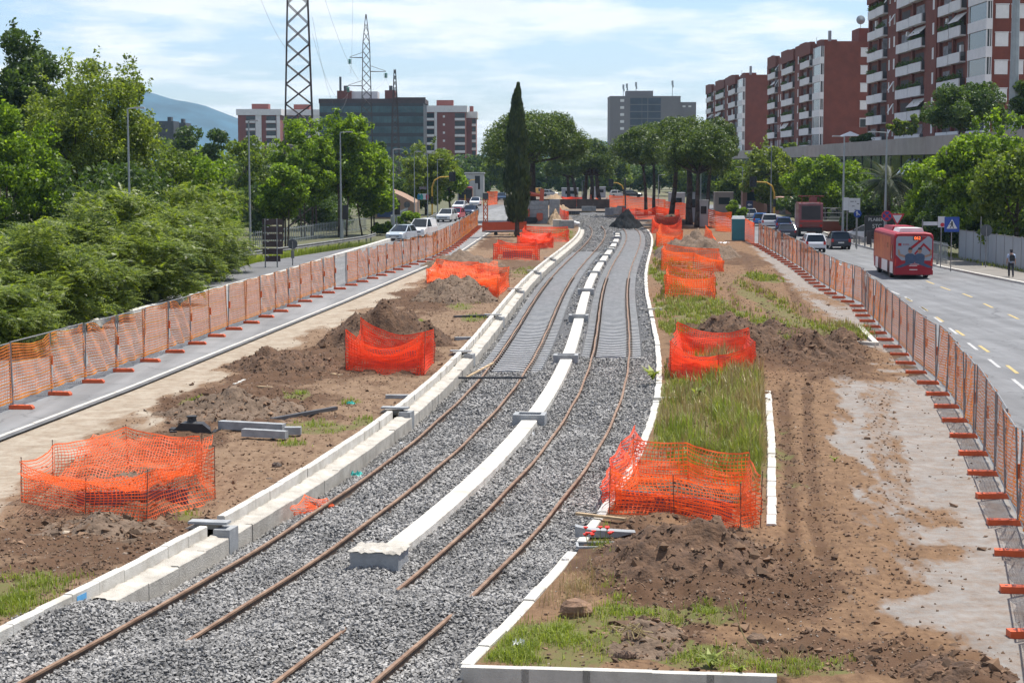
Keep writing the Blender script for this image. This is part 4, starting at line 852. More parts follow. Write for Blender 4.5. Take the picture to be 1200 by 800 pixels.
meadow('grass', [(815, 362, 50, 16, 520), (785, 335, 12, 30, 300), (776, 298, 8, 30, 240), (780, 380, 14, 16, 160), (830, 385, 40, 8, 160), (783, 315, 10, 12, 120), (985, 388, 34, 8, 260), (905, 352, 14, 26, 110), (893, 326, 16, 5, 140), (902, 380, 20, 6, 70), (915, 395, 12, 5, 40), (775, 430, 6, 30, 60)], rz_, GRASS, 3, .12, .34, .008, .014, lim=lambda x, y: rlim(x, y))
meadow('dry_grass', [(985, 386, 30, 8, 130), (815, 358, 45, 16, 90), (905, 350, 14, 26, 40)], rz_, STRAW, 4, .2, .42, .008, .012, lim=rlim)
meadow('grass', [(640, 752, 78, 26, 420), (606, 768, 34, 12, 150), (672, 740, 34, 24, 160), (765, 722, 95, 12, 170), (830, 772, 50, 12, 70), (850, 726, 30, 10, 70), (940, 786, 60, 12, 80), (870, 795, 30, 8, 30), (700, 640, 14, 8, 22), (700, 618, 16, 4, 12), (720, 690, 14, 30, 30)], rz_, GRASSB, 5, .06, .20, .005, .010, lim=rlim, k=8, spread=.06, lean=.6)
meadow('dry_grass', [(665, 700, 40, 30, 60), (690, 690, 30, 30, 40), (900, 780, 60, 14, 20)], rz_, STRAW, 6, .12, .35, .004, .007, lim=rlim)
meadow('grass', [(8, 704, 50, 24, 520), (60, 690, 30, 14, 60)], lz, GRASSB, 7, .08, .22, .006, .011, lim=llim)
meadow('grass', [(350, 466, 11, 6, 26), (375, 503, 40, 6, 60), (426, 496, 12, 5, 34), (345, 522, 16, 4, 22), (230, 474, 18, 6, 30), (222, 608, 10, 5, 20), (555, 374, 12, 4, 26), (490, 381, 14, 4, 20), (411, 474, 12, 3, 22), (330, 512, 10, 5, 12), (620, 320, 22, 6, 40), (663, 272, 10, 8, 60), (540, 360, 16, 4, 14), (605, 276, 8, 2, 26)], lz, GRASSB, 8, .07, .2, .006, .012, lim=llim)
# weeds on the verges of both roads
g_ = np.random.default_rng(9)
Y = 60 + 110 * g_.random(5200); X = XRL(Y) - np.abs(g_.normal(0, .8, len(Y))); blades('grass', np.stack([X, Y, 0 * X - .03], -1), g_.uniform(.2, .7, len(Y)), g_.uniform(.02, .035, len(Y)), GRASSB, 9)
Y = 85 + 110 * g_.random(5200); X = XKR(Y) + 4.0 + g_.normal(0, .3, len(Y)); blades('grass', np.stack([X, Y, 0 * X + .02], -1), g_.uniform(.1, .45, len(Y)), g_.uniform(.02, .035, len(Y)), GRASS, 10)
# poppies and a leafy weed
t = thing('poppy_plant', 'small clump of red poppies on the soil by the right track kerb', 'poppies', G(701, 640)); mb = MB(); fl_ = MB()
for k in range(11):
    b = Vector((rnd.uniform(-.2, .2), rnd.uniform(-.15, .15), 0)); tp = b + Vector((rnd.uniform(-.08, .08), rnd.uniform(-.08, .08), rnd.uniform(.2, .42))); mb.tube(b, tp, .005, 4); fl_.lathe(tp, [(.012, 0), (.045, .03), (.05, .045)], 7)
mb.build('stem', GRASS, t); fl_.build('flower', mat('poppy_red', (.65, .03, .015), .6), t)
def weed(label, px, py, h, n, z=.02, m=None):
    t = thing('leafy_weed', label, 'weed', G(px, py, z)); mb = MB()
    for k in range(n):
        a = rnd.uniform(0, 6.28); l = h * rnd.uniform(.5, 1); d = Vector((math.cos(a), math.sin(a), 0)); b = d * l * .3 + Vector((0, 0, l * .6)); tp = d * l * .9 + Vector((0, 0, l * rnd.uniform(.4, 1))); s = Vector((-d.y, d.x, 0)) * l * .16
        mb.add([(0, 0, 0), b + s, tp, b - s], [(0, 1, 2, 3)])
    mb.build('leaf', m or GRASSB, t)
weed('green leafy weed sprouting over the right track kerb', 765, 446, .55, 26); weed('bushy green weed on the verge by the red net box', 818, 468, .5, 46, m=GRASS); weed('dark green weed in front of the soil bank, by the bottom kerb', 832, 782, .3, 26); weed('dock weed by the bottom kerb in the near right verge', 866, 790, .22, 22); weed('small weed growing on the muddy asphalt', 978, 541, .2, 20)
t = thing('dry_stalk', 'long dry straw stalk leaning over the near right soil', 'dry stalk', G(898, 778)); mb = MB(); mb.path([Vector((0, 0, 0)), Vector((-.3, .2, .35)), Vector((-.5, .5, .85))], .012, 4); mb.build('stalk', STRAW, t)
t = thing('dry_roots', 'tangle of pale dry roots on the small soil mound', 'roots', G(738, 742, .38)); mb = MB()
for k in range(9): mb.path([Vector((rnd.uniform(-.25, .25), 0, .02)), Vector((rnd.uniform(-.3, .3), rnd.uniform(-.2, .2), .12)), Vector((rnd.uniform(-.45, .45), rnd.uniform(-.3, .2), -.02))], .007, 4)
mb.build('root', STRAW, t)
# ------------------------------------------------------------ trees
LEAF_A = leafmat('leaf_bright', (.052, .098, .009), (.205, .30, .03), .46)           # lime broadleaf
LEAF_B = leafmat('leaf_mid', (.042, .075, .010), (.165, .22, .03), .42)
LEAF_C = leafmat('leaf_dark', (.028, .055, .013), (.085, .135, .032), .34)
LEAF_D = leafmat('leaf_olive', (.065, .10, .014), (.20, .25, .045), .44)
LEAF_P = leafmat('needles_pine', (.03, .055, .010), (.115, .16, .032), .3, nscale=1.2)
LEAF_Y = leafmat('needles_cypress', (.018, .034, .010), (.06, .085, .024), .22)
LEAF_T = leafmat('leaf_ailanthus', (.045, .080, .008), (.225, .275, .036), .43, nscale=.7, rough=.42)
def quads(Cn, U, V):
    """leaf rhombi: centres, half axes"""
    n = len(Cn); P = np.stack([Cn - U, Cn + V * .9 + U * .1, Cn + U, Cn - V * .9 + U * .1], 1).reshape(-1, 3); return P, np.arange(n * 4).reshape(n, 4)
def rvec(g, n):
    v = g.normal(size=(n, 3)); return v / np.linalg.norm(v, axis=1, keepdims=True)
def leaves(Cn, g, size, aspect=.55, up=.5, outw=None):
    n = len(Cn); nr = rvec(g, n) + np.array([0, 0, up]); nr /= np.linalg.norm(nr, axis=1, keepdims=True); u = np.cross(nr, rvec(g, n)); u /= np.linalg.norm(u, axis=1, keepdims=True) + 1e-9; v = np.cross(nr, u)
    s = (size * g.uniform(.6, 1.25, n))[:, None]; return quads(Cn, u * s, v * s * aspect)
def blobs_in(g, n, rad, c, lo=.45, hi=.92, zmin=-.75):
    out = []
    while len(out) < n:
        v = rvec(g, 1)[0] * g.uniform(lo, hi)
        if v[2] > zmin: out.append(v)
    return np.array(out) * np.array(rad) + np.array(c)
def crown_pts(g, B, br, n, shell=.55, flat=.8):
    k = g.integers(0, len(B), n); d = rvec(g, n); r = (shell + (1 - shell) * g.random(n) ** .7)[:, None]; rr = br[k][:, None]
    return B[k] + d * r * rr * np.array([1, 1, flat])
def limbs(mb, base, top, r, B, g, n, mi=0):
    base = Vector(base); top = Vector(top); pts = [base.lerp(top, t) + Vector((g.normal() * .06, g.normal() * .06, 0)) * (t * 3 * r / .2) for t in (0, .25, .5, .75, 1)]; rs = [r * 1.25, r, r * .85, r * .65, r * .4]; mb.path(pts, r, 8, mi, rs)
    idx = g.permutation(len(B))[:n]
    for i in idx:
        s = pts[int(g.integers(2, 5))]; e = Vector(B[i]); m = s.lerp(e, .5) + Vector((0, 0, .12 * (e - s).length)); mb.path([s, m, e], .1, 5, mi, [r * .38, r * .24, r * .06])
def tree(name, label, loc, H, cz, rad, nleaf, size, m, seed, nb=40, bk=(.26, .40), bark=None, stems=1, group=None, shell=.5, up=.5, r=None, cat='tree', wisps=0):
    """crown centre height cz, crown radii rad"""
    g = np.random.default_rng(seed); t = thing(name, label, cat, loc, 0, group); rm = (rad[0] * rad[1] * rad[2]) ** (1 / 3)
    B = blobs_in(g, nb, rad, (0, 0, cz)); br = g.uniform(*bk, nb) * rm; Cn = crown_pts(g, B, br, nleaf, shell)
    if wisps:
        w = rvec(g, wisps); w[:, 2] = np.abs(w[:, 2]); e = w * np.array(rad) * g.uniform(.98, 1.22, (wisps, 1)) + np.array([0, 0, cz]); k = max(1, nleaf // 25 // wisps + 14); s = g.random((wisps, k, 1)) ** .7
        q = (e[:, None] * s + (e * .72 + np.array([0, 0, cz * .28]))[:, None] * (1 - s) + g.normal(0, .16, (wisps, k, 3))).reshape(-1, 3); Cn = np.concatenate([Cn, q])
    Cn = Cn[Cn[:, 2] > .15]; V, F = leaves(Cn, g, size, .6, up)
    mb = MB(); r = r or .03 * H * .5 + .05
    for s in range(stems):
        o = Vector((g.normal() * .5, g.normal() * .4, 0)) if stems > 1 else Vector((0, 0, 0)); limbs(mb, o, (o.x * 1.8 + g.normal() * .2, o.y * 1.8, cz), r * (1 if stems == 1 else .6), B, g, 9 if stems == 1 else 5)
    mb.build('trunk', bark or BARK, t, True); link('crown', npmesh('crown', V, F, m), t); return t
def by_px(px_c, Y, top, half, base_z=0.0):
    """tree placed at distance Y: crown centre column px_c, top pixel row, half width in pixels -> location, height, radius"""
    p = AT(px_c, 300, Y); return (p.x, Y, base_z), AT(px_c, top, Y).z - base_z, half * Y / FPX
def btree(label, px, Y, top, half, m, seed, nleaf, size=None, bot=.15, name='broadleaf_tree', rzs=1.0, base=0.0, **k):
    loc, H, R = by_px(px, Y, top, half, base); lo = H * bot; cz = (H + lo) / 2; size = size or max(.12, Y * .0011)
    return tree(name, label, loc, H, cz, (R, R * rzs, (H - lo) / 2), nleaf, size, m, seed, **k)
# big trees behind the left bushes
btree('tall dark green tree at the far left edge, against the sky', 28, 150, 38, 62, LEAF_C, 1, 36000, .20, .2, nb=70, bk=(.2, .32), wisps=26)
btree('airy pale green tree between the dark tall tree and the first lamp post', 78, 142, 84, 46, LEAF_D, 26, 24000, .15, .1, nb=50, bk=(.2, .3), shell=.3, stems=2, wisps=24)
btree('olive green tree just left of the blue hill slope, behind the first lamp post', 150, 136, 78, 40, LEAF_D, 27, 20000, .15, .1, nb=44, bk=(.18, .28), shell=.3, stems=2, wisps=30)
btree('wide airy olive green tree with thin branches, behind the left bushes', 108, 132, 66, 78, LEAF_D, 2, 40000, .14, .05, nb=74, bk=(.16, .28), shell=.25, stems=3, wisps=40)
btree('bare topped olive green tree at the left edge, behind the bushes', 12, 118, 120, 60, LEAF_A, 3, 20000, .15, .05, nb=40, bk=(.2, .32), stems=2, wisps=20)
btree('green tree filling the gap below the blue hill', 205, 150, 165, 46, LEAF_B, 4, 12000, .17, .05, nb=34)
btree('pale green bushy tree by the second left lamp post', 245, 140, 178, 38, LEAF_A, 5, 10000, .17, .02, nb=30)
btree('dark cedar like tree below the hill slope', 224, 240, 138, 22, LEAF_C, 6, 7000, .24, .1, nb=26); btree('dark rounded tree beside the cedar like one', 254, 235, 142, 18, LEAF_C, 7, 6000, .24, .1, nb=24)
btree('mid green tree in front of the low white and brick building', 288, 215, 150, 30, LEAF_B, 8, 9000, .2, .05, nb=30)
btree('round lime green tree with thin stems behind the guard rail', 334, 158, 186, 36, LEAF_A, 9, 16000, .17, .3, nb=40, bk=(.22, .34), stems=4, r=.12)
btree('tall lime green tree below the big pylon', 362, 182, 136, 40, LEAF_A, 10, 17000, .19, .2, nb=46, bk=(.18, .30), stems=4, r=.14, wisps=14)
btree('tallest bright green tree in front of the dark glass block', 402, 186, 124, 42, LEAF_A, 11, 20000, .19, .16, nb=54, bk=(.17, .28), stems=4, r=.14, wisps=18)
btree('broad green tree beside the lattice mast', 437, 190, 168, 32, LEAF_A, 12, 14000, .19, .12, nb=40, stems=3, r=.13)
btree('dark slim tree between the bright trees and the office', 440, 260, 160, 14, LEAF_C, 13, 5000, .24, .1, nb=22)
btree('grey green willow like tree by the traffic light on the left road', 500, 265, 168, 36, LEAF_D, 14, 14000, .22, .06, nb=46, bk=(.2, .32), wisps=16)
btree('bright green street tree at the right of the willow like tree', 528, 275, 188, 20, LEAF_A, 15, 8000, .24, .1, nb=30)
btree('small bright sapling thicket by the fence before the warehouse', 478, 200, 246, 14, LEAF_A, 16, 3500, .16, .0, nb=16, stems=3, r=.05); btree('low bright green shrub by the parked silver car', 448, 190, 255, 14, LEAF_A, 17, 3000, .15, .0, nb=14, stems=3, r=.04, name='shrub', cat='shrub')
btree('far green trees at the end of the left road, nearer one', 552, 480, 182, 22, LEAF_C, 18, 6000, .42, .05, nb=24); btree('far pale tree by the white house at the end of the left road', 575, 520, 190, 16, LEAF_B, 19, 4000, .46, .05, nb=18)
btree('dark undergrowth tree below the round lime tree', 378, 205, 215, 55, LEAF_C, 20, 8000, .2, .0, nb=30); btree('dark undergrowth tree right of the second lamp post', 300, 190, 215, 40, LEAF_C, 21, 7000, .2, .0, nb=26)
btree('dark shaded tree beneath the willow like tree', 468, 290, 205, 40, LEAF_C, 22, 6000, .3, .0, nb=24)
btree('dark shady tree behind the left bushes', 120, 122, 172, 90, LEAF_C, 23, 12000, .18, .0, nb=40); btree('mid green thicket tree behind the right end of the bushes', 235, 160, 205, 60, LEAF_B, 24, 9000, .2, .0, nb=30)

# ailanthus thicket in front: arching fronds
def frond(L, k, w):
    V = []; F = []
    for i in range(k):
        s = (i + .8) / (k + .3); x = L * s; z = .20 * L * s - .50 * L * s * s; l = w * math.sin(math.pi * min(.96, s * .8 + .16)) 
        for sd in (1, -1):
            o = len(V); d = L / k * .36; V += [(x - d, 0, z), (x + d * .2, sd * l * .55, z + .01), (x + d * .9, sd * l, z - l * .35), (x + d, 0, z)]; F.append((o, o + 1, o + 2, o + 3))
    return np.array(V), np.array(F)
def thicket_mesh(name, seed, R, H, n, m):
    g = np.random.default_rng(seed); fv, ff = frond(.85, 7, .20)
    nb = 46; B = blobs_in(g, nb, (R, R * .9, H * .5), (0, 0, H * .5), .35, .95, -.95); br = g.uniform(.22, .36, nb) * R; B[:14, 2] = g.uniform(.3, 1.3, 14)
    k = g.integers(0, nb, n); d = rvec(g, n); d[:, 2] = np.abs(d[:, 2]) * .9 + .05; d /= np.linalg.norm(d, axis=1, keepdims=True); Cn = B[k] + d * (br[k] * g.uniform(.35, 1, n))[:, None]
    az = np.arctan2(d[:, 1] + (Cn[:, 1]) * .12 / R, d[:, 0] + Cn[:, 0] * .12 / R) + g.normal(0, .7, n); tl = g.uniform(-.75, .8, n); s = g.uniform(.55, 1.1, n)
    x = fv[None, :, 0] * np.cos(tl)[:, None] - fv[None, :, 2] * np.sin(tl)[:, None]; z = fv[None, :, 0] * np.sin(tl)[:, None] + fv[None, :, 2] * np.cos(tl)[:, None]; y = np.repeat(fv[None, :, 1], n, 0)
    ca, sa = np.cos(az)[:, None], np.sin(az)[:, None]; P = np.stack([(x * ca - y * sa) * s[:, None], (x * sa + y * ca) * s[:, None], z * s[:, None]], -1) + Cn[:, None, :]; P[..., 2] = np.maximum(P[..., 2], .05)
    return npmesh(name, P.reshape(-1, 3), (ff[None] + (np.arange(n) * len(fv))[:, None, None]).reshape(-1, 4), m), B
THK = [thicket_mesh('crown', 40 + i, 2.9, 5.2, 4200, LEAF_T) for i in range(3)]
def thicket(label, px, Y, top, i, sc=1.0, rz=0):
    p = AT(px, 300, Y); H = AT(px, top, Y).z; t = thing('ailanthus_bush', label, 'bush', (p.x, Y, 0), rz); me, B = THK[i]
    o = link('crown', me, t); o.scale = (sc, sc, H / 5.6); mb = MB(); g = np.random.default_rng(i)
    for k in range(7): e = B[k] * np.array([sc, sc, H / 5.6]); mb.path([Vector((g.normal() * .4, g.normal() * .4, -.05)), Vector((e[0] * .5, e[1] * .5, e[2] * .6)), Vector(e)], .04, 5, 0, [.05, .035, .015])
    mb.build('stem', BARK, t)
thicket('feathery green bush at the left edge, lowest of the thicket', -5, 74, 290, 0, .95); thicket('feathery green bush behind the left end of the fence row', 40, 80, 246, 1, 1.15, 1.1); thicket('large feathery bush, second from the left in the front row of the thicket', 96, 86, 278, 2, .95, 2.2)
thicket('high crested feathery bush at the back left of the thicket', 70, 93, 228, 0, 1.25, 4); thicket('feathery bush in the middle of the thicket, drooping toward the road', 150, 95, 250, 1, 1.15, 3.2); thicket('tall feathery bush behind the middle of the thicket', 135, 102, 214, 2, 1.3, .4)
thicket('feathery bush in the front row below the first lamp post', 205, 106, 238, 0, 1.15, 5); thicket('tall feathery bush behind the first lamp post base', 192, 114, 208, 1, 1.3, 2.6); thicket('feathery bush, last but one before the road signs', 226, 116, 232, 2, 1.15, 1.5); thicket('rounded feathery bush at the right end of the thicket', 238, 124, 230, 0, 1.1, 3.7); thicket('tall feathery bush at the back right of the thicket', 230, 130, 212, 1, 1.2, 6)
thicket('low feathery bush at the bottom left corner of the thicket', 8, 70, 330, 2, .75, .9)

# umbrella pines
def pine(label, px, Y, top, half, bot, base_px=None, seed=0, lean=0.0, nleaf=9000, r=.28, group='umbrella pines on the site', trunks=((0, 0),)):
    g = np.random.default_rng(seed); p = AT(px, 300, Y); H = AT(px, top, Y).z; R = half * Y / FPX; zb = AT(px, bot, Y).z; t = thing('umbrella_pine', label, 'pine tree', (p.x, Y, 0), 0, group)
    nb = int(40 + R * 9); th = g.random(nb) * 6.283; rr = np.sqrt(g.random(nb)); z = zb + (H - zb) * (.18 + .72 * np.sqrt(1 - (rr * .95) ** 2)) * g.uniform(.55, 1.0, nb)
    br = g.uniform(.18, .30, nb) * R + .3; B = np.stack([rr * (R - br * .8) * np.cos(th), rr * (R - br * .8) * np.sin(th), np.minimum(z, H - br * .7)], -1)
    Cn = crown_pts(g, B, br * g.uniform(.8, 1.25, nb), nleaf * 3, .55, .78); low = Cn[:, 2] < zb; Cn = Cn[~low]
    V, F = leaves(Cn, g, max(.13, Y * .00085), .42, .9); mb = MB()
    for dx, dy in trunks:
        top_ = Vector((dx * .6 + lean * .5, dy, zb + (H - zb) * .12)); pts = [Vector((dx - lean * .5, dy, -.1)).lerp(top_, k) + Vector((g.normal() * .05, g.normal() * .05, 0)) for k in (0, .3, .6, 1)]; mb.path(pts, r, 9, 0, [r * 1.25, r, r * .9, r * .75])
        for k in g.permutation(nb)[:14]: e = Vector(B[k]); mb.path([top_, top_.lerp(e, .5) + Vector((0, 0, -.04 * R)), e], .1, 5, 0, [r * .5, r * .3, r * .08])
    mb.build('trunk', BARKP, t, True); link('crown', npmesh('crown', V, F, LEAF_P), t)
pine('large umbrella pine behind the dark cypress', 624, 232, 129, 67, 198, seed=51, nleaf=22000, r=.45)
pine('umbrella pine over a cluster of trunks in the middle distance', 692, 330, 163, 34, 212, seed=52, nleaf=9000, r=.4, trunks=((-1.2, 0), (.3, .6), (1.6, -.4)))
pine('smaller umbrella pine peeping left of the middle cluster', 662, 350, 172, 24, 212, seed=53, nleaf=6000, r=.35, trunks=((.8, 0), (2.4, .5)))
pine('slim trunked umbrella pine at the left of the right hand group', 746, 262, 148, 34, 202, seed=54, nleaf=9000, r=.24, trunks=((1.4, 0),))
pine('slim trunked umbrella pine second from the left in the right hand group', 764, 268, 140, 36, 202, seed=55, nleaf=9000, r=.24, trunks=((.25, 0),))
pine('umbrella pine with a dark leaning trunk behind the front right pine', 792, 240, 131, 42, 204, seed=56, nleaf=12000, r=.34, lean=.5, trunks=((-.4, 0),))
pine('thick trunked umbrella pine in the middle of the right hand group', 808, 222, 137, 42, 208, seed=57, nleaf=12000, r=.40, trunks=((-.1, 0),))
pine('front right umbrella pine with a single straight trunk', 818, 212, 145, 46, 212, seed=58, nleaf=14000, r=.27, trunks=((-.2, 0),))
pine('umbrella pine with the crown farthest right, before the brick block', 838, 232, 134, 28, 200, seed=59, nleaf=7000, r=.25, trunks=((-1.2, 0),))
# cypress
def cypress(label, px, Y, top, half, base):
    g = np.random.default_rng(71); p = AT(px, 300, Y); H = AT(px, top, Y).z; R = half * Y / FPX; t = thing('cypress_tree', label, 'cypress', (p.x, Y, 0)); n = 26000; h = g.random(n) ** .9; zb = 1.7
    prof = np.interp(h, [0, .06, .3, .6, .85, .95, 1], [.55, .85, 1.0, .82, .46, .24, .02]); th = g.random(n) * 6.283; bump = 1 + .16 * np.sin(th * 5 + h * 30) * np.sin(h * 47 + th * 2); kp = 210; hk = g.random(kp) ** .9; tk = g.random(kp) * 6.283; q = g.integers(0, kp, n); h = np.clip(hk[q] + g.normal(0, .022, n) + np.abs(g.normal(0, .014, n)), 0, 1); th = tk[q] + g.normal(0, .30, n); prof = np.interp(h, [0, .06, .3, .6, .85, .95, 1], [.55, .85, 1.0, .82, .46, .24, .05])
    rr = prof * R * (.52 + .72 * _h(q * 1.0, q * 0.0, 3)) * (.72 + .4 * g.random(n))
    Cn = np.stack([rr * np.cos(th), rr * np.sin(th), zb + h * (H - zb)], -1); Cn[:, 0] += np.where(h > .9, (h - .9) * 1.2, 0); out = np.stack([np.cos(th), np.sin(th), 0 * th], -1); U = out * .05 + np.array([0, 0, .26]) + g.normal(0, .05, (n, 3)); W = np.cross(U, out) * .28 + g.normal(0, .02, (n, 3)); V, F = quads(Cn, U, W)
    mb = MB(); mb.path([Vector((0, 0, -.1)), Vector((0, 0, 2.5)), Vector((.05, 0, H * .8))], .2, 8, 0, [.26, .19, .05]); mb.build('trunk', BARK, t); link('crown', npmesh('crown', V, F, LEAF_Y), t)
cypress('tall narrow dark cypress in front of the umbrella pine', 606, 184, 100, 13.5, 275)

# right side trees
btree('large bright green tree behind the grey panel wall at the right edge', 1150, 142, 136, 62, LEAF_A, 81, 26000, .18, .12, nb=60, bk=(.2, .32), wisps=16)
btree('second bright tree left of the large one, behind the bus', 1096, 150, 172, 44, LEAF_A, 82, 17000, .18, .08, nb=44, bk=(.2, .34))
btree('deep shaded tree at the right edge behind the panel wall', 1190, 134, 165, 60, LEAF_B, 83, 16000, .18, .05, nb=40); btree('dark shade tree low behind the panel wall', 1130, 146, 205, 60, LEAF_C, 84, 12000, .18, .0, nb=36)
btree('grey green young tree just right of the palm', 1072, 152, 226, 22, LEAF_B, 85, 7000, .15, .02, nb=26)
btree('bright lime street tree behind the white sign board', 966, 205, 183, 50, LEAF_A, 86, 20000, .2, .22, nb=50, bk=(.2, .3)); btree('pale airy tree by the yellow traffic light', 900, 255, 166, 36, LEAF_D, 87, 12000, .22, .12, nb=42, bk=(.18, .28), wisps=18)
btree('green tree between the pines and the traffic light', 858, 300, 190, 30, LEAF_B, 88, 9000, .26, .05, nb=30); btree('dark green tree behind the pink building', 925, 290, 192, 40, LEAF_B, 89, 9000, .26, .05, nb=30)
btree('small round bush by the road behind the teal toilet', 861, 232, 236, 13, LEAF_A, 90, 4000, .16, .0, nb=16, name='round_bush', cat='bush', stems=3, r=.04)
btree('dense dark evergreen on the terrace before the nearest brick block', 1122, 178, 98, 58, LEAF_C, 91, 15000, .17, .0, nb=44, base=10.3, bk=(.22, .32)); btree('dark evergreen at the right edge on the terrace', 1196, 172, 82, 22, LEAF_C, 92, 7000, .17, .0, nb=26, base=10.3)
btree('small terrace shrub with reddish leaves beside the near block', 1048, 205, 140, 12, LEAF_D, 93, 2600, .16, .0, nb=14, base=10.3, name='terrace_shrub', cat='shrub', stems=2, r=.05); btree('green terrace shrub hanging over the parapet', 1064, 200, 134, 9, LEAF_B, 94, 2000, .16, .0, nb=12, base=10.3, name='terrace_shrub', cat='shrub', stems=2, r=.05); btree('terrace hedge bush left of the parasol', 925, 300, 168, 10, LEAF_B, 95, 2000, .22, .0, nb=12, base=9.6, name='terrace_shrub', cat='shrub', stems=2, r=.05)
btree('low terrace greenery right of the white parasol', 1010, 246, 156, 14, LEAF_C, 96, 3000, .18, .0, nb=16, base=9.8, name='terrace_shrub', cat='shrub', stems=2, r=.05)
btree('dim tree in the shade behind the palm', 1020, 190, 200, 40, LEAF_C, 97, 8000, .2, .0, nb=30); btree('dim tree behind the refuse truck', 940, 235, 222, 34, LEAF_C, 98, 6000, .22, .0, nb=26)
# far trees across the end of the street
FT = [(592, 430, 176, 26), (640, 460, 188, 22), (668, 480, 196, 24), (716, 440, 182, 26), (738, 470, 196, 22), (772, 450, 186, 26), (806, 440, 192, 28), (835, 420, 196, 26), (560, 470, 194, 20), (702, 520, 194, 24), (755, 520, 190, 26), (876, 380, 196, 22)]
FL = ['far dark tree between cypress and the left road', 'far tree just right of the big pine trunk', 'far tree left of the middle pine trunks', 'far tree right of the middle pine trunks', 'far dark tree left of the slim trunks', 'far tree between the slim and the leaning trunks', 'far tree behind the thick pine trunk', 'far tree behind the straight front trunk', 'far tree at the end of the left road', 'farthest dark tree under the tower, left one', 'farthest dark tree under the tower, right one', 'far tree left of the small round bush']
for i, ((px, Y, top, half), l) in enumerate(zip(FT, FL)): btree(l, px, Y, top, half, LEAF_C if i % 3 else LEAF_B, 110 + i, 4200, .42, .0, nb=22, group='far trees across the street end')
# one dark mass of woods closing the street
g = np.random.default_rng(130); n = 30000; X = g.uniform(-230, 150, n); h = g.random(n); Hh = 6 + 5 * fbm(X * .05, X * 0, 4) + 2 * fbm(X * .3, X * 0, 6); Cn = np.stack([X, 560 + g.uniform(-8, 8, n) - 0 * X, h * Hh], -1); V, F = leaves(Cn, g, .75, .6, .6)
stuff(link('far_woods', npmesh('far_woods', V, F, LEAF_C)))
g = np.random.default_rng(131); n = 16000; X = g.uniform(-150, -30, n); Hh = 7 + 5 * fbm(X * .06, X * 0, 9) + 2.5 * fbm(X * .4, X * 0, 7); Cn = np.stack([X, 300 + g.uniform(-9, 9, n), g.random(n) * Hh], -1); V, F = leaves(Cn, g, .5, .6, .6); stuff(link('far_woods', npmesh('far_woods', V, F, LEAF_B)))
# palm
def palm(label, px, Y, top, base_px):
    g = np.random.default_rng(141); p = AT(px, 300, Y); H = AT(px, top, Y).z; t = thing('palm_tree', label, 'palm tree', (p.x, Y, 0)); mb = MB(); th = H - 1.6
    mb.path([Vector((0, 0, -.1)), Vector((.05, 0, th * .5)), Vector((0, 0, th))], .3, 10, 0, [.38, .3, .34]); mb.build('trunk', BARKP, t)
    fv, ff = frond(3.6, 22, .55); base = None; m = leafmat('leaf_palm', (.03, .042, .02), (.085, .10, .05), .22)
    for k in range(46):
        o = link('frond', npmesh('frond', fv * np.array([1, 1, 1.35]), ff, m), t) if base is None else base.copy()
        if base is None: base = o
        else: C.objects.link(o)
        o.parent = t; o.location = (0, 0, th + .1); el = g.uniform(-1.15, .55); o.rotation_euler = (g.normal(0, .2), el, g.random() * 6.283); o.scale = [g.uniform(.8, 1.05)] * 3
palm('shaggy palm tree behind the no stopping sign', 1038, 172, 195, 270)
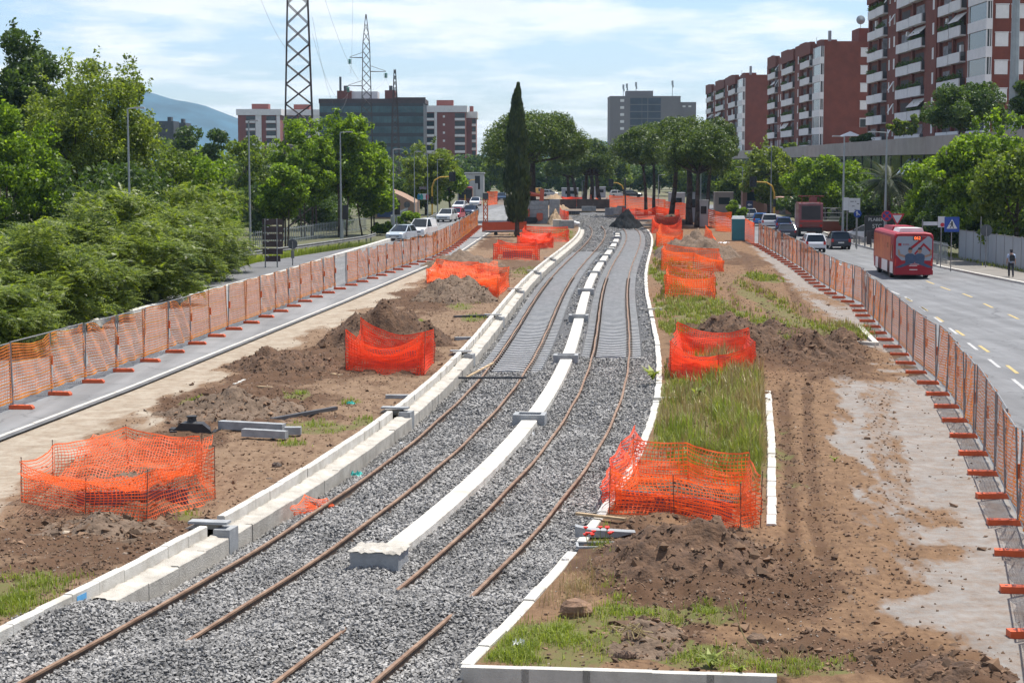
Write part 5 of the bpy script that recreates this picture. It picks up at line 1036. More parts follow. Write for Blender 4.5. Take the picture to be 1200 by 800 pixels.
# ------------------------------------------------------------ buildings
def rbox(mb, x0, x1, y0, y1, z0, z1, mi=0): mb.box(((x0 + x1) / 2, (y0 + y1) / 2, (z0 + z1) / 2), (abs(x1 - x0), abs(y1 - y0), z1 - z0), 0, mi); return mb
PARA = mat('balcony_white', (.62, .61, .60), .7, .06, 1); SHUT = mat('shutter_pale', (.62, .62, .60), .6, .05, 2); DKB = mat('recess_dark', (.05, .04, .038), .8, .3, 1); RAILD = mat('railing_dark', (.06, .065, .07), .5, .2, 2)
CURT = mat('curtain_grey', (.20, .20, .21), .8, .4, 1.2); AWN = mat('awning_white', (.55, .53, .5), .8, .1, 2)
def brickblock(label, X, Y0, L, Z0, floors, D, seed, fh=3.0, ends=2):
    """brick apartment block: long side faces -X, the end wall faces the camera"""
    g = np.random.default_rng(seed); t = thing('apartment_block', label, 'apartment block', (X, Y0, Z0)); H = floors * fh + .6; k = L / 68.0
    cols = [('bay', 0, 8 * k), ('pair', 10 * k, 24 * k), ('stair', 24 * k, 30 * k), ('pair', 30 * k, 48 * k), ('win', 48 * k, 54 * k), ('pair', 54 * k, 68 * k)]
    mb = MB(); rbox(mb, .35, D, 0, L, -10, H); y = 0
    for kind, a, b in cols:
        if kind in ('stair', 'win'): rbox(mb, -.2 if kind == 'stair' else 0, .348, a, b, -10, H + (.8 if kind == 'stair' else 0))
        if kind == 'pair': rbox(mb, -.02, .348, a - .9, a, -10, H + .2); m_ = (a + b) / 2; rbox(mb, .0, .348, m_ - .75, m_ - .16, -10, H); rbox(mb, -.02, .348, b - .9, b - .02, -10, H)
        if kind == 'bay': rbox(mb, .1, .348, b, b + 1.2, -10, H)
    mb.build('wall', BRICK, t)
    for kind, a, b in cols:
        if kind == 'pair':
            m_ = (a + b) / 2; rbox(MB(), -.5, .34, a, m_ - .1, H - 1.5, H + .55).build('roof_parapet', BRICK, t); rbox(MB(), -.3, .34, m_ + .1, b, H - 1.5, H + .9).build('roof_parapet', BRICK, t)
        if kind == 'bay': rbox(MB(), .3, .34, a + .05, b, H - .9, H + .3).build('roof_parapet', BRICK, t)
    rbox(MB(), D * .45, D * .8, L * .08, L * .18, H, H + 2.6).build('roof_hut', BRICK, t); rbox(MB(), 3, 6, L * .3, L * .36, H, H + 1.6).build('roof_hut', BRICK, t)
    mb = MB(); rbox(mb, 4, 4.5, L * .26, L * .27, H, H + 3); mb.tube((5, L * .55, H), (5, L * .55, H + 3.2), .05); mb.tube((8, L * .12, H + 2.6), (8, L * .12, H + 4.6), .05); mb.lathe((8, L * .12, H + 4.2), [(.1, -.3), (.8, 0), (.75, .05)], 12, axis='Y'); mb.build('aerial', POLE, t)
    pr = None; wb = None; db = None
    for f in range(floors):
        z = f * fh
        for kind, a, b in cols:
            if kind == 'pair':
                m_ = (a + b) / 2
                for (p, q, xo) in ((a + .9, m_ - .85, -.35), (m_ + .3, b - 1.1, -.15)):
                    if f == floors - 1 and rnd.random() < 0: continue
                    mb = MB(); rbox(mb, xo - .2, .345, p, q, z - .16, z); rbox(mb, xo - .2, xo - .08, p + .01, q - .01, z + .002, z + 1.02); rbox(mb, xo - .19, xo - .06, p + .005, p + .05, z + .002, z + 1.0); bl = mb.build('balcony', PARA, t)
                    mb = MB()
                    rbox(mb, xo - .05, .345, p + .03, p + .06, z + .98, z + 1.03)
                    n_ = 7
                    for j in range(n_): xx = xo - .04 + (.35 - xo) * (j / n_) ; rbox(mb, xx, xx + .07, p + .035, p + .055, z + .01, z + .98)
                    mb.build('railing', RAILD, bl)
                    mb = MB(); rbox(mb, .32, .345, p + .3 + (q - p) * .25, q - .5, z + .1, z + 2.3); mb.build('balcony_door', DKB if g.random() < .75 else CURT, t)
                    if g.random() < .35: y_ = p + .5 + g.random() * 2; rbox(MB(), -.02, .318, y_, y_ + .85, z + (1.9 if g.random() < .5 else .1), z + (2.45 if g.random() < .5 else .65) + .0).build('air_conditioner', SHUT, t)
                    if g.random() < .07: mb = MB(); mb.prism([(xo - .45, z + 1.5), (xo - .4, z + 1.5), (.3, z + 2.5), (.25, z + 2.55)], lambda u, v, e: (u, p + .1 + (q - p - .2) * e, v)); mb.build('awning', AWN, t)
                    if g.random() < .5:
                        V, F = leaves(np.stack([xo - .1 + g.normal(0, .15, 160), g.uniform(p, q, 160), z + 1.15 + np.abs(g.normal(0, .25, 160))], -1), g, .16); stuff(link('balcony_plants', npmesh('balcony_plants', V, F, LEAF_C), t))
                    if g.random() < .16: mb = MB(); rbox(mb, xo - .15, .3, p + .02, p + .05, z + 1.04, z + 2.5); mb.build('glazed_screen', CURT, t)
            elif kind == 'stair' or kind == 'win':
                for j, yy in enumerate((a + 1.2, b - 1.6)):
                    if kind == 'stair' and j: continue
                    mb = MB(); x = -.22 if kind == 'stair' else -.02; rbox(mb, x, x + .05, yy, yy + .9, z + 1.0, z + 2.4); w = mb.build('window', SHUT, t)
                    if kind == 'win' and g.random() < .32: mb = MB(); mb.prism([(x - .02, z + 2.3), (x - .05, z + 2.32), (x - .75, z + 1.2), (x - .72, z + 1.18)], lambda u, v, e: (u, yy + .05 + .8 * e, v)); mb.build('shutter_flap', SHUT, w)
            else:
                mb = MB(); rbox(mb, -.35, .33, a - .25, b, z - .2, z + .95); mb.build('bay_parapet', PARA, t)
                mb = MB(); rbox(mb, -.2, .34, a - .05, b - .1, z + .95, z + 2.8 - .0); w = mb.build('bay_window', GLASS, t)
                mb = MB()
                for yy in (a - .12, b - .25): rbox(mb, -.30, -.18, yy, yy + .14, z + .951, z + 2.799)
                for xx in (.05, .26): rbox(mb, xx, xx + .08, a - .10, a - .045, z + .951, z + 2.799)
                mb.build('frame', PARA, w)
        for j, x0 in enumerate((.75, 2.45) if ends == 2 else (6.7,) * ends):
            mb = MB(); rbox(mb, x0 - .06, x0 + 1.36, -.06, -.005, z + .95, z + 2.40); w = mb.build('window', SHUT, t)
            mb = MB(); rbox(mb, x0, x0 + 1.3, -.075, -.062, z + .98, z + 2.34); s_ = g.random(); mb.build('pane', GLASS if f == (0 if ends == 2 else 1) or s_ < .12 else SHUT, w)
            mb = MB(); rbox(mb, x0 - .12, x0 + 1.42, -.12, -.004, z + 2.42, z + 2.52); mb.build('sill', PARA, w)
brickblock('red brick apartment block with white balconies, nearest at the right edge', 51.65, 201, 68, 10, 7, 16, 1)
brickblock('red brick apartment block with white balconies, middle of the three', 53.2, 318, 66, 9.6, 6, 16, 2, ends=1)
brickblock('red brick apartment block with white balconies, farthest of the three', 52.6, 420, 80, 8.8, 6, 16, 3, ends=0)
# terrace podium
t = thing('terrace_podium', 'long low podium with a pale concrete parapet and dark glass front', 'podium', (0, 0, 0)); CP = mat('podium_concrete', (.30, .275, .25), .85, .1, .5, .2, 20)
mb = MB(); P = [(45, 150), (45, 330), (46, 520), (80, 520), (80, 150)]; mb.prism(P, lambda a, b, k: (a + (0 if a > 60 else .6), b, -.3 + 8.6 * k)); mb.build('glass_front', mat('podium_glass', (.018, .03, .022), .12, .4, .3, spec=.8), t)
for i in range(23):
    y = 150 + i * 16; mb = MB(); rbox(mb, 44.4, 45.9, y + .03, y + 15.97, 8.3, 10.3 - .0025 * (y - 150)); mb.build('parapet_panel', CP, t)
mb = MB(); rbox(mb, 45.9, 80, 150, 519, 8.3, 9.4); mb.build('terrace', CP, t)
mb = MB()
for i in range(60): rbox(mb, 45.5, 45.6, 150 + i * 6, 150.12 + i * 6, 0, 8.29)
for z in (2.8, 5.6): rbox(mb, 45.48, 45.58, 150, 519, z, z + .12)
mb.build('mullion', DARKM, t)
for y in (192, 194, 196.5, 206, 208.5, 211, 243, 246, 249, 252, 255):
    mb = MB(); mb.prism([(45.55, 7.9), (45.55, 7.8), (44.2, 6.0), (44.15, 6.1)], lambda a, b, k: (a, y + .75 * k, b)); o = mb.build('awning_window', mat('awning_glass', (.35, .45, .52), .2, .05, 1), t)
t = thing('parasol', 'white square parasol on the terrace before the middle brick block', 'parasol', (46.9, 256, 9.4)); mb = MB(); mb.loft([[(-1.4, -1.4, 1.7), (1.4, -1.4, 1.7), (1.4, 1.4, 1.7), (-1.4, 1.4, 1.7)], [(-.05, -.05, 2.35), (.05, -.05, 2.35), (.05, .05, 2.35), (-.05, .05, 2.35)]]); mb.build('canopy', WHITE, t); mb = MB(); mb.tube((0, 0, 0), (0, 0, 2.2), .05); mb.build('pole', WHITE, t)
# grey tower
def simple(label, x0px, x1px, Y, toppx, D, m, name='tower_block', cat='tower block', z0=0):
    a = AT(x0px, 300, Y).x; b = AT(x1px, 300, Y).x; H = AT(x0px, toppx, Y).z; t = thing(name, label, cat, (a, Y, z0)); return t, b - a, H - z0
TW = mat('tower_grey', (.165, .15, .15), .9, .08, .1); BLUEG = mat('tower_loggia', (.03, .04, .06), .4, .4, .2)
t, W, H = simple('grey tower block with blue loggias and roof aerials, beyond the pines', 714, 796, 760, 113, 22, TW); mb = MB(); rbox(mb, 0, W, 0, 20, 0, H); rbox(mb, W, W + 6.6, 2, 20, 0, H - 2.3); rbox(mb, W * .24, W * .62, 4, 14, H, H + 2.4); mb.build('wall', TW, t)
mb = MB(); rbox(mb, -.05, W + .05, -.06, 20.05, H - .5, H + .1); mb.build('cornice', TW, t); f = 2.85
for k in range(9):
    z = H - 3.2 - k * f
    mb = MB(); rbox(mb, W * .145, W * .20, -.08, -.01, z + .9, z + 2.0); mb.build('window', SHUT, t)
    for a, b in ((.285, .45), (.455, .53), (.54, .72)):
        mb = MB(); rbox(mb, W * a, W * b, -.06, -.005, z, z + f - .35); mb.build('loggia', BLUEG, t)
mb = MB(); rbox(mb, W + 1, W + 2.2, 1.9, 1.98, H - 4.4, H - 3.7); mb.build('window', SHUT, t); mb = MB(); rbox(mb, W + 3.4, W + 4.6, 1.9, 1.98, H - 4.4, H - 3.7); mb.build('window', SHUT, t)
for xx, h in ((.2, 5), (.25, 5.4), (.38, 6), (.9, 6.6)):
    mb = MB(); mb.tube((W * xx, 6, H), (W * xx, 6, H + h), .12, 5); mb.box((W * xx, 5.8, H + h - .9), (.8, .4, 1.8)); mb.box((W * xx + .2, 5.8, H + h - 2.9 + .6), (.6, .4, 1.0)); mb.build('aerial', POLE, t)
# dark glass office
OFD = mat('office_band', (.022, .02, .024), .5, .2, .3); OFG = mat('office_glass', (.042, .08, .09), .3, .35, .25, spec=.35); OFR = mat('office_crown', (.055, .03, .028), .8, .2, .3)
t, W, H = simple('dark glass office block with brick penthouse, behind the pylons', 376, 497, 632, 117, 25, OFD, 'office_block', 'office block'); mb = MB(); rbox(mb, 0, W, 0, 25, 0, H - 1.2); mb.build('wall', OFD, t); mb = MB(); rbox(mb, -.2, W + .6, -.2, 25.2, H - 1.2, H + .35); rbox(mb, W * .72, W + .7, -.25, 2, H + .35, H + .8); mb.build('roof_band', OFR, t)
for k in range(8):
    z = H - 1.5 - (k + 1) * 3.45
    n = 26
    for j in range(n): mb = MB(); rbox(mb, W * j / n + .05, W * (j + 1) / n - .05, -.14 - .02 * ((j * 7 + k) % 3), -.01, z + .6, z + 2.75); mb.build('window', OFG, t)
mb = MB(); rbox(mb, W * .16, W * .30, 4, 14, H + .36, H + 3.2); rbox(mb, W * .62, W * .72, 5, 14, H + .36, H + 3.4); mb.build('penthouse', BRICK, t); mb = MB(); rbox(mb, W * .3, W * .55, 5, 14, H + .36, H + 3.0); mb.build('penthouse_pale', PARA, t); mb = MB(); rbox(mb, W * .22, W * .26, 6, 8, H + 3.2, H + 5); rbox(mb, W * .18, W * .20, 5, 6, H + .36, H + 8); rbox(mb, W * .66, W * .69, 6, 8, H + 3.4, H + 5); mb.build('roof_tank', DARKM, t)
# red and white apartments beside it
RW = mat('brick_far', (.20, .06, .045), .9, .1, .2)
def redwhite(label, x0, x1, Y, top, wallx, balx, floors, seed, D=20):
    t, W, H = simple(label, x0, x1, Y, top, D, RW, 'apartment_block', 'apartment block'); mb = MB(); rbox(mb, 0, W, 0, D, 0, H - 2.4); mb.build('wall', RW, t); mb = MB(); rbox(mb, -.6, W + .6, -.7, D + .3, H - 2.4, H); mb.build('roof_band', PARA, t); mb = MB(); rbox(mb, W * .3, W * .7, 4, 10, H, H + 2.2); mb.build('penthouse', RW, t)
    for a, b in wallx: mb = MB(); rbox(mb, W * a, W * b, -.3, -.005, 0, H - 2.41); mb.build('white_pier', PARA, t)
    for f in range(floors):
        z = H - 2.4 - (f + 1) * 3.0
        for a, b in balx: 
            mb = MB(); rbox(mb, W * a, W * b, -.12, -.005, z + .9, z + 2.6); mb.build('window', GLASS, t); mb = MB(); rbox(mb, W * a - .1, W * b + .1, -1.2, -.006, z - .1, z + .1); rbox(mb, W * a - .1, W * b + .1, -1.2, -1.08, z + .1, z + .8); mb.build('balcony', PARA, t)
    return t, W, H
t, W, H = redwhite('red and white apartment block with stacked balconies, right of the office', 497, 546, 690, 124, ((.26, .32),), ((.02, .25), (.75, .98)), 9, 1)
for f in range(9): mb = MB(); rbox(mb, W * .46, W * .51, -.1, -.005, H - 4.4 - 3 * f, H - 3.6 - 3 * f); mb.build('window', SHUT, t)
redwhite('narrow red apartment block at the right end of the distant pair', 547, 558, 700, 131, (), ((.6, .98),), 9, 2)
redwhite('low brick and white block below the big pylon', 281, 330, 740, 128, ((.42, .56), (.92, 1.0)), ((.2, .41), (.68, .9)), 8, 3)
redwhite('brick and white block half hidden by the big pylon legs', 331, 377, 752, 128.5, ((.0, .1), (.8, 1.0)), ((.15, .4), (.45, .75)), 8, 4)
for lab, px, Y, top, w, m in (('low dark block under the blue hill, left one', 196, 700, 142, 10, OFD), ('low dark block under the blue hill, right one', 212, 720, 144, 8, OFD)):
    t, W, H = simple(lab, px - w, px + w, Y, top, 10, m, 'low_block', 'building'); mb = MB(); rbox(mb, 0, W, 0, 12, 0, H); mb.build('wall', m, t); mb = MB(); rbox(mb, W * .2, W * .5, -.2, -.02, H - 3, H - 1.4); mb.build('window', GLASS, t); mb = MB(); rbox(mb, W * .6, W * .8, 2, 6, H, H + 1.6); mb.build('roof_hut', m, t)
# small buildings
PINK = mat('pink_plaster', (.34, .20, .155), .9, .12, .6); t, W, H = simple('low pink building behind the traffic light on the right road', 893, 936, 268, 233, 10, PINK, 'low_building', 'building'); mb = MB(); rbox(mb, 0, W, 0, 8, 0, H); mb.build('wall', PINK, t); mb = MB(); rbox(mb, W * .45, W * .62, -.06, -.01, 0, 2.4); mb.build('shutter_door', CURT, t); mb = MB(); rbox(mb, W * .68, W * .72, -.5, -.01, 1.6, 2.6); mb.build('wall_box', BRICK, t); mb = MB(); rbox(mb, -.2, W + .2, -.2, 8.2, H, H + .2); mb.build('roof', PINK, t)
WHM = mat('warehouse_wall', (.26, .17, .12), .9, .15, .5); t, W, H = simple('warehouse with an arched roof behind the left trees', 440, 486, 246, 223, 14, WHM, 'warehouse', 'warehouse'); mb = MB(); pr = [(0, 0), (W, 0), (W, H * .55)] + [(W * (1 - k / 10), H * .55 + H * .5 * math.sin(math.pi * (.0 + .5 * k / 10))) for k in range(1, 11)]; mb.prism(pr, lambda a, b, k: (a, 14 * k, b)); mb.build('wall', WHM, t); mb = MB(); rbox(mb, W * .05, W * .46, -.05, -.01, .2, H * .8); mb.build('blue_gate', mat('blue_gate', (.02, .04, .10), .6, .1, 2), t)
HW = mat('house_pale', (.42, .43, .43), .9, .1, .3); t, W, H = simple('pale low house at the end of the left road', 545, 567, 400, 204, 10, HW, 'house', 'house'); mb = MB(); rbox(mb, 0, W, 0, 9, 0, H); mb.build('wall', HW, t); mb = MB(); rbox(mb, W * .1, W * .25, -.06, -.01, H * .45, H * .8); mb.build('window', mat('blue_pane', (.08, .15, .28), .3), t); mb = MB(); rbox(mb, W * .7, W * .8, -.06, -.01, H * .35, H * .7); mb.build('window', GLASS, t); mb = MB(); rbox(mb, -.2, W + .2, -.2, 9.2, H, H + .3); mb.build('roof', CONC_G, t)
# wall across the end of the site, shelters and boxes beyond
t = thing('site_wall', 'low dark wall across the far end of the site', 'wall', AT(665, 240, 300)); t.location.z = 0
for k in range(5): mb = MB(); rbox(mb, -6.6 + k * 2.7, -3.93 + k * 2.7, 0, .3, 0, 1.55 + .02 * (k % 2)); mb.build('panel', mat('dark_wall', (.07, .055, .05), .9, .3, 1), t)
for lab, px, Y, w, h, dd, col in (('white van sized cabin beyond the far wall', 668, 380, 3.4, 2.2, 3, (.33, .35, .38)), ('grey cabin behind the leaning pine trunk', 793, 262, 2.2, 3.1, 2, (.42, .44, .45)), ('pale pillar box beside the straight pine trunk', 824, 214, 1.1, 3.0, 1, (.45, .44, .42)), ('grey kiosk with a dark window, between the pine trunks', 812, 232, 1.0, 3.6, 1, (.36, .38, .40)), ('white cabin left of the middle pine trunks', 703, 400, 2.4, 2.2, 3, (.33, .34, .36)), ('pale kiosk beyond the right pines', 848, 260, 2.6, 3.2, 2, (.22, .19, .17)), ('low brick garden wall left of the pink building', 882, 260, 3, 4.2, 2, (.24, .13, .10))):
    p = AT(px, 300, Y); t = thing('cabin', lab, 'cabin', (p.x, Y, 0)); mb = MB(); rbox(mb, -w / 2, w / 2, 0, dd, 0, h); mb.build('wall', mat('cabin_%d' % px, col, .7, .1, 1), t); mb = MB(); rbox(mb, -w * .3, w * .3, -.05, -.005, h * .5, h * .8); mb.build('window', GLASS, t); mb = MB(); rbox(mb, -w / 2 - .08, w / 2 + .08, -.08, dd + .08, h, h + .12); mb.build('roof', mat('cabin_%d' % px, col), t)

# ------------------------------------------------------------ pylons and wires
PYL = mat('pylon_steel', (.055, .04, .04), .7, .25, 1.0)
def lattice(mb, zs, ws, r, rb, z_in=0):
    for i in range(len(zs) - 1):
        z0, z1, a, b = zs[i], zs[i + 1], ws[i] / 2, ws[i + 1] / 2
        c0 = [Vector((x * a, y * a, z0)) for x, y in ((-1, -1), (1, -1), (1, 1), (-1, 1))]; c1 = [Vector((x * b, y * b, z1)) for x, y in ((-1, -1), (1, -1), (1, 1), (-1, 1))]
        for k in range(4):
            mb.tube(c0[k], c1[k], r, 4); j = (k + 1) % 4
            mb.tube(c0[k], c1[j], rb, 4); mb.tube(c0[j], c1[k], rb, 4)
def pylon(label, px, Y, wz, zs, arms, ins, r, rb, rz=0.25):
    p = AT(px, 300, Y); t = thing('pylon', label, 'pylon', (p.x, Y, 0), rz); ws = [np.interp(z, [a for a, b in wz], [b for a, b in wz]) for z in zs]; mb = MB(); lattice(mb, zs, ws, r, rb); mb.build('lattice', PYL, t); tips = []
    for z, dx, up in arms:
        mb = MB(); w = np.interp(z, [a for a, b in wz], [b for a, b in wz]) / 2; s = 1 if dx > 0 else -1; mb.tube((s * w, -w, z), (dx, 0, z), rb * 1.3, 4); mb.tube((s * w, w, z), (dx, 0, z), rb * 1.3, 4); mb.tube((s * w, 0, z + up), (dx, 0, z + .1), rb, 4); mb.tube((s * w, 0, z), (s * w, 0, z + up), rb, 4); mb.build('arm', PYL, t)
        mb = MB()
        for k in range(5): mb.lathe((dx, 0, z - .3 - k * .18), [(.08, -.09), (.42, 0), (.08, .09)], 8)
        mb.build('insulator', mat('insulator_green', (.10, .34, .28), .2, .1, 1), t); tips.append(Matrix.Rotation(rz, 4, 'Z') @ Vector((dx, 0, z - 1.2)) + Vector((p.x, Y, 0)))
    return t, tips
z1 = [0] + list(np.linspace(3, 33, 15)); pylon('big dark lattice pylon cut by the top of the picture', 352, 200, [(0, 3.6), (33, 1.7)], z1, [(33.2, -3.2, 1.4), (33.2, 3.2, 1.4)], [], .13, .05, .12)
_, T2 = pylon('smaller lattice pylon with green insulators on three arms', 431, 325, [(0, 2.6), (24, 1.35), (28, 1.25), (33.3, .1)], list(np.linspace(0, 33.3, 22)), [(25.8, -2.9, .9), (23.4, 3.4, 1.0), (20.9, -3.2, .9)], [], .08, .04, .1)
pylon('slender rusty lattice mast in front of the glass office', 464, 300, [(0, 1.5), (10, 1.2), (17, .75), (22.5, .25)], list(np.linspace(0, 22.5, 26)), [], [], .05, .03)
mb = MB()
def wire(mb, a, b, sag, n=14, r=.014):
    mb.path([a.lerp(b, k / n) - Vector((0, 0, sag * 4 * (k / n) * (1 - k / n))) for k in range(n + 1)], r, 3)
for tp, q in zip(T2, (AT(414, -60, 200), AT(372, -30, 200), AT(366, 20, 200))): wire(mb, tp, q, 6)
wire(mb, T2[2], AT(366, 40, 200), 3.5); wire(mb, T2[1], T2[1] + Vector((.6, 90, -3)), 2); wire(mb, AT(304, -5, 180), AT(338, 60, 200), .6)
tag(mb.build('power_lines', PYL), 'thin sagging power lines strung between the two pylons', 'power lines')
# ------------------------------------------------------------ vehicles
TAIL = mat('tail_lamp', (.45, .02, .015), .2, .1, 3); HEADL = mat('head_lamp', (.75, .77, .78), .1, .05, 3, spec=1.0); PLATE = mat('licence_white', (.6, .6, .58), .4, .1, 8); TYRE = BLACK; RIM = mat('alloy', (.4, .4, .42), .35, .1, 3, metal=.7); UNDER = mat('car_underside', (.02, .02, .022), .8, .2, 3)
# side outlines (x from rear 0 to nose 1, z 0..1 of the height): lower body and greenhouse
CARS = dict(
    hatch=dict(L=3.9, W=1.72, H=1.48, low=[(.0, .22), (.0, .50), (.02, .60), (.70, .62), (.90, .55), (.985, .46), (1.0, .36), (1.0, .20)], cab=[(.02, .60), (.09, .97), (.16, 1.0), (.46, 1.0), (.74, .61)]),
    suv=dict(L=4.3, W=1.82, H=1.64, low=[(.0, .22), (.0, .52), (.02, .62), (.70, .64), (.92, .60), (.99, .50), (1.0, .36), (1.0, .22)], cab=[(.02, .62), (.08, .96), (.14, 1.0), (.52, 1.0), (.73, .63)]),
    sedan=dict(L=4.5, W=1.78, H=1.44, low=[(.0, .24), (.0, .54), (.02, .64), (.16, .66), (.70, .64), (.92, .56), (.99, .46), (1.0, .36), (1.0, .22)], cab=[(.14, .64), (.26, .97), (.32, 1.0), (.52, 1.0), (.73, .63)]),
    van=dict(L=4.4, W=1.83, H=1.84, low=[(.0, .20), (.0, .55), (.01, .60), (.74, .60), (.93, .52), (.99, .42), (1.0, .34), (1.0, .18)], cab=[(.01, .595), (.02, .98), (.05, 1.0), (.60, 1.0), (.80, .58)]))
def car(label, style, col, loc, head, cat='car', name='parked_car', rack=False):
    d = CARS[style]; L, W, H = d['L'], d['W'], d['H']; t = thing(name, label, cat, loc, head)
    P = paint('car_paint_%02d%02d%02d' % tuple(int(c * 99) for c in col), col); X = lambda a: (a - .5) * L
    rings = []; 
    for yv, ins, zs in ((-.5, .03, .05), (-.47, .0, .0), (-.30, -.004, 0), (.30, -.004, 0), (.47, 0, 0), (.5, .03, .05)):
        rings.append([(X(.5 + (a - .5) * (1 - ins)), yv * W, (b * (1 - zs) + .02 * zs) * H) for a, b in d['low']])
    mb = MB(); mb.loft(rings); mb.build('body', P, t)
    def wy(z): return W * (.485 - .115 * max(0, z - .6) / .4)
    mb = MB(); r2 = []
    for s in (-1, -.55, .55, 1): r2.append([(X(a), s * wy(b), b * H - (.012 * H if abs(s) == 1 and b > .9 else 0)) for a, b in d['cab']])
    mb.loft(r2); mb.build('windows', GLASS, t)
    c = d['cab']; mb = MB(); tops = [q for q in c if q[1] > .955]; xa, xb = X(tops[0][0]), X(tops[-1][0]); mb.loft([[(xa - .02, s * wy(1) * k, H * .992), (xb + .02, s * wy(1) * k, H * .992), (xb, s * wy(1) * k * .96, H * zt), (xa + .05, s * wy(1) * k * .96, H * zt)] for s, k, zt in ((-1, 1.01, 1.0), (-1, .6, 1.018), (1, .6, 1.018), (1, 1.01, 1.0))]); mb.build('roof', P, t)
    mb = MB()
    for s in (-1, 1):
        for (a, b), (e, f) in zip(c[:-1], c[1:]):
            if b < .9 or f < .9: mb.bar((X(a), s * wy(b) * 1.005, b * H), (X(e), s * wy(f) * 1.005, f * H), .07, .06)
        xm = X((c[0][0] + c[-1][0]) / 2 + .02); mb.bar((xm, s * wy(.6) * 1.005, .6 * H), (xm - .05, s * wy(1) * 1.0, H * .98), .07, .04)
        if style == 'van': mb.add([(X(.03), s * wy(.62) * 1.01, .6 * H), (X(.42), s * wy(.62) * 1.01, .6 * H), (X(.42), s * wy(.97) * 1.02, .97 * H), (X(.05), s * wy(.97) * 1.02, .97 * H)], [(0, 1, 2, 3)])
    mb.build('pillar', P, t)
    w = None
    for x in (.18, .80):
        for s in (-1, 1):
            r = .31 if style != 'suv' else .34
            if w is None:
                mb = MB(); mb.lathe((0, 0, 0), [(r * .72, -.10), (r * .97, -.1), (r, -.06), (r, .06), (r * .97, .1), (r * .72, .1)], 16, axis='Y'); w = mb.build('wheel', TYRE, t); mb = MB(); mb.lathe((0, 0, 0), [(.02, -.085), (r * .7, -.095), (r * .7, .095), (.02, .085)], 12, axis='Y'); rm = mb.build('rim', RIM, w); o = w
            else: o = w.copy(); C.objects.link(o); q = rm.copy(); C.objects.link(q); q.parent = o
            o.parent = t; o.location = (X(x), s * (W / 2 - .10), r)
    mb = MB(); mb.box((0, 0, .20 * H), (L * .93, W * .9, .12)); mb.build('underside', UNDER, t)
    for x, s_, m_, nm in ((0, 1, TAIL, 'taillight'), (1, 1, HEADL, 'headlight')):
        for s in (-1, 1):
            mb = MB(); 
            if x == 0: mb.box((X(0) + .04, s * W * .42, H * (.52 if style != 'van' else .46)), (.14, .19, .26 if style != 'sedan' else .16))
            else: mb.box((X(.955), s * W * .385, H * .47), (.26, .30, .13), ry=.35)
            mb.build(nm, m_, t)
    for x, z in ((0, .40), (1, .27)): mb = MB(); mb.box((X(x) + (-.012 if x == 0 else .012), 0, z * H), (.02, .5, .11)); mb.build('licence_plate', PLATE, t)
    mb = MB(); mb.box((X(1) - .01, 0, H * .33), (.05, W * .6, .12)); mb.build('grille', DARKM, t)
    mb = MB(); mb.box((X(0) + .01, 0, .22 * H), (.08, W * .86, .12)); mb.build('rear_bumper', UNDER, t)
    for s in (-1, 1): mb = MB(); mb.box((X(.68), s * (W * .5 + .08), H * .66), (.12, .16, .12)); mb.build('mirror', UNDER if col[0] > .3 else P, t)
    return t
def gv(px, py): p = G(px, py); return p
# head: 0 = nose to +X; pi/2 = nose away from the camera; -pi/2 = nose towards it
AW = math.pi / 2
car('white hatchback driving away just ahead of the bus, beside the fence', 'hatch', (.62, .64, .68), gv(957, 296) + Vector((0, 2, 0)), AW - .03, name='moving_car')
car('small dark blue hatchback driving away, right of the white one', 'hatch', (.012, .014, .028), gv(987, 292.5) + Vector((0, 2, 0)), AW - .05, name='moving_car')
car('black car with a bright window at the tail of the queue by the refuse truck', 'sedan', (.02, .02, .022), gv(925, 280.5) + Vector((0, 2, 0)), AW - .1, name='queued_car')
car('dark blue car in the queue, left of the refuse truck', 'hatch', (.03, .07, .20), gv(921, 271) + Vector((0, 2, 0)), AW - .12, name='queued_car')
car('white sport utility car in the queue on the right road', 'suv', (.55, .57, .60), gv(904.5, 268.5) + Vector((0, 2, 0)), AW - .12, name='queued_car')
car('bright blue car in the queue on the right road', 'hatch', (.02, .14, .42), gv(893.5, 265) + Vector((0, 2, 0)), AW - .12, name='queued_car'); car('silver car at the head of the queue, nearest the traffic light pole', 'hatch', (.42, .44, .46), gv(881, 258) + Vector((0, 2, 0)), AW - .1, name='queued_car')
car('white car half hidden behind the guard rail and sign poles', 'hatch', (.55, .57, .60), (33.8, 176, 0), AW + .9, name='waiting_car')
TW_ = -AW
car('silver car coming forward, nearest on the left road', 'hatch', (.38, .44, .48), gv(469, 283) + Vector((0, 2, 0)), TW_ - .32, name='oncoming_car'); car('white van with a roof rack coming forward on the left road', 'van', (.62, .63, .63), gv(494, 279) + Vector((0, 2, 0)), TW_ - .28, 'van', 'oncoming_van')
car('white sport utility car coming forward on the left road', 'suv', (.58, .60, .60), gv(523, 260.5) + Vector((0, 2, 0)), TW_ - .2, name='oncoming_car'); car('bright red car following the white sport utility car', 'hatch', (.38, .012, .03), gv(533.5, 257.5) + Vector((0, 3, 0)), TW_ - .18, name='oncoming_car')
car('dark navy car beside the end of the left fence', 'sedan', (.02, .03, .06), gv(551, 253) + Vector((0, 2, 0)), TW_ - .15, name='oncoming_car'); car('white saloon behind the red car on the left road', 'sedan', (.62, .63, .64), gv(539, 246.5) + Vector((0, 2, 0)), TW_ - .2, name='oncoming_car')
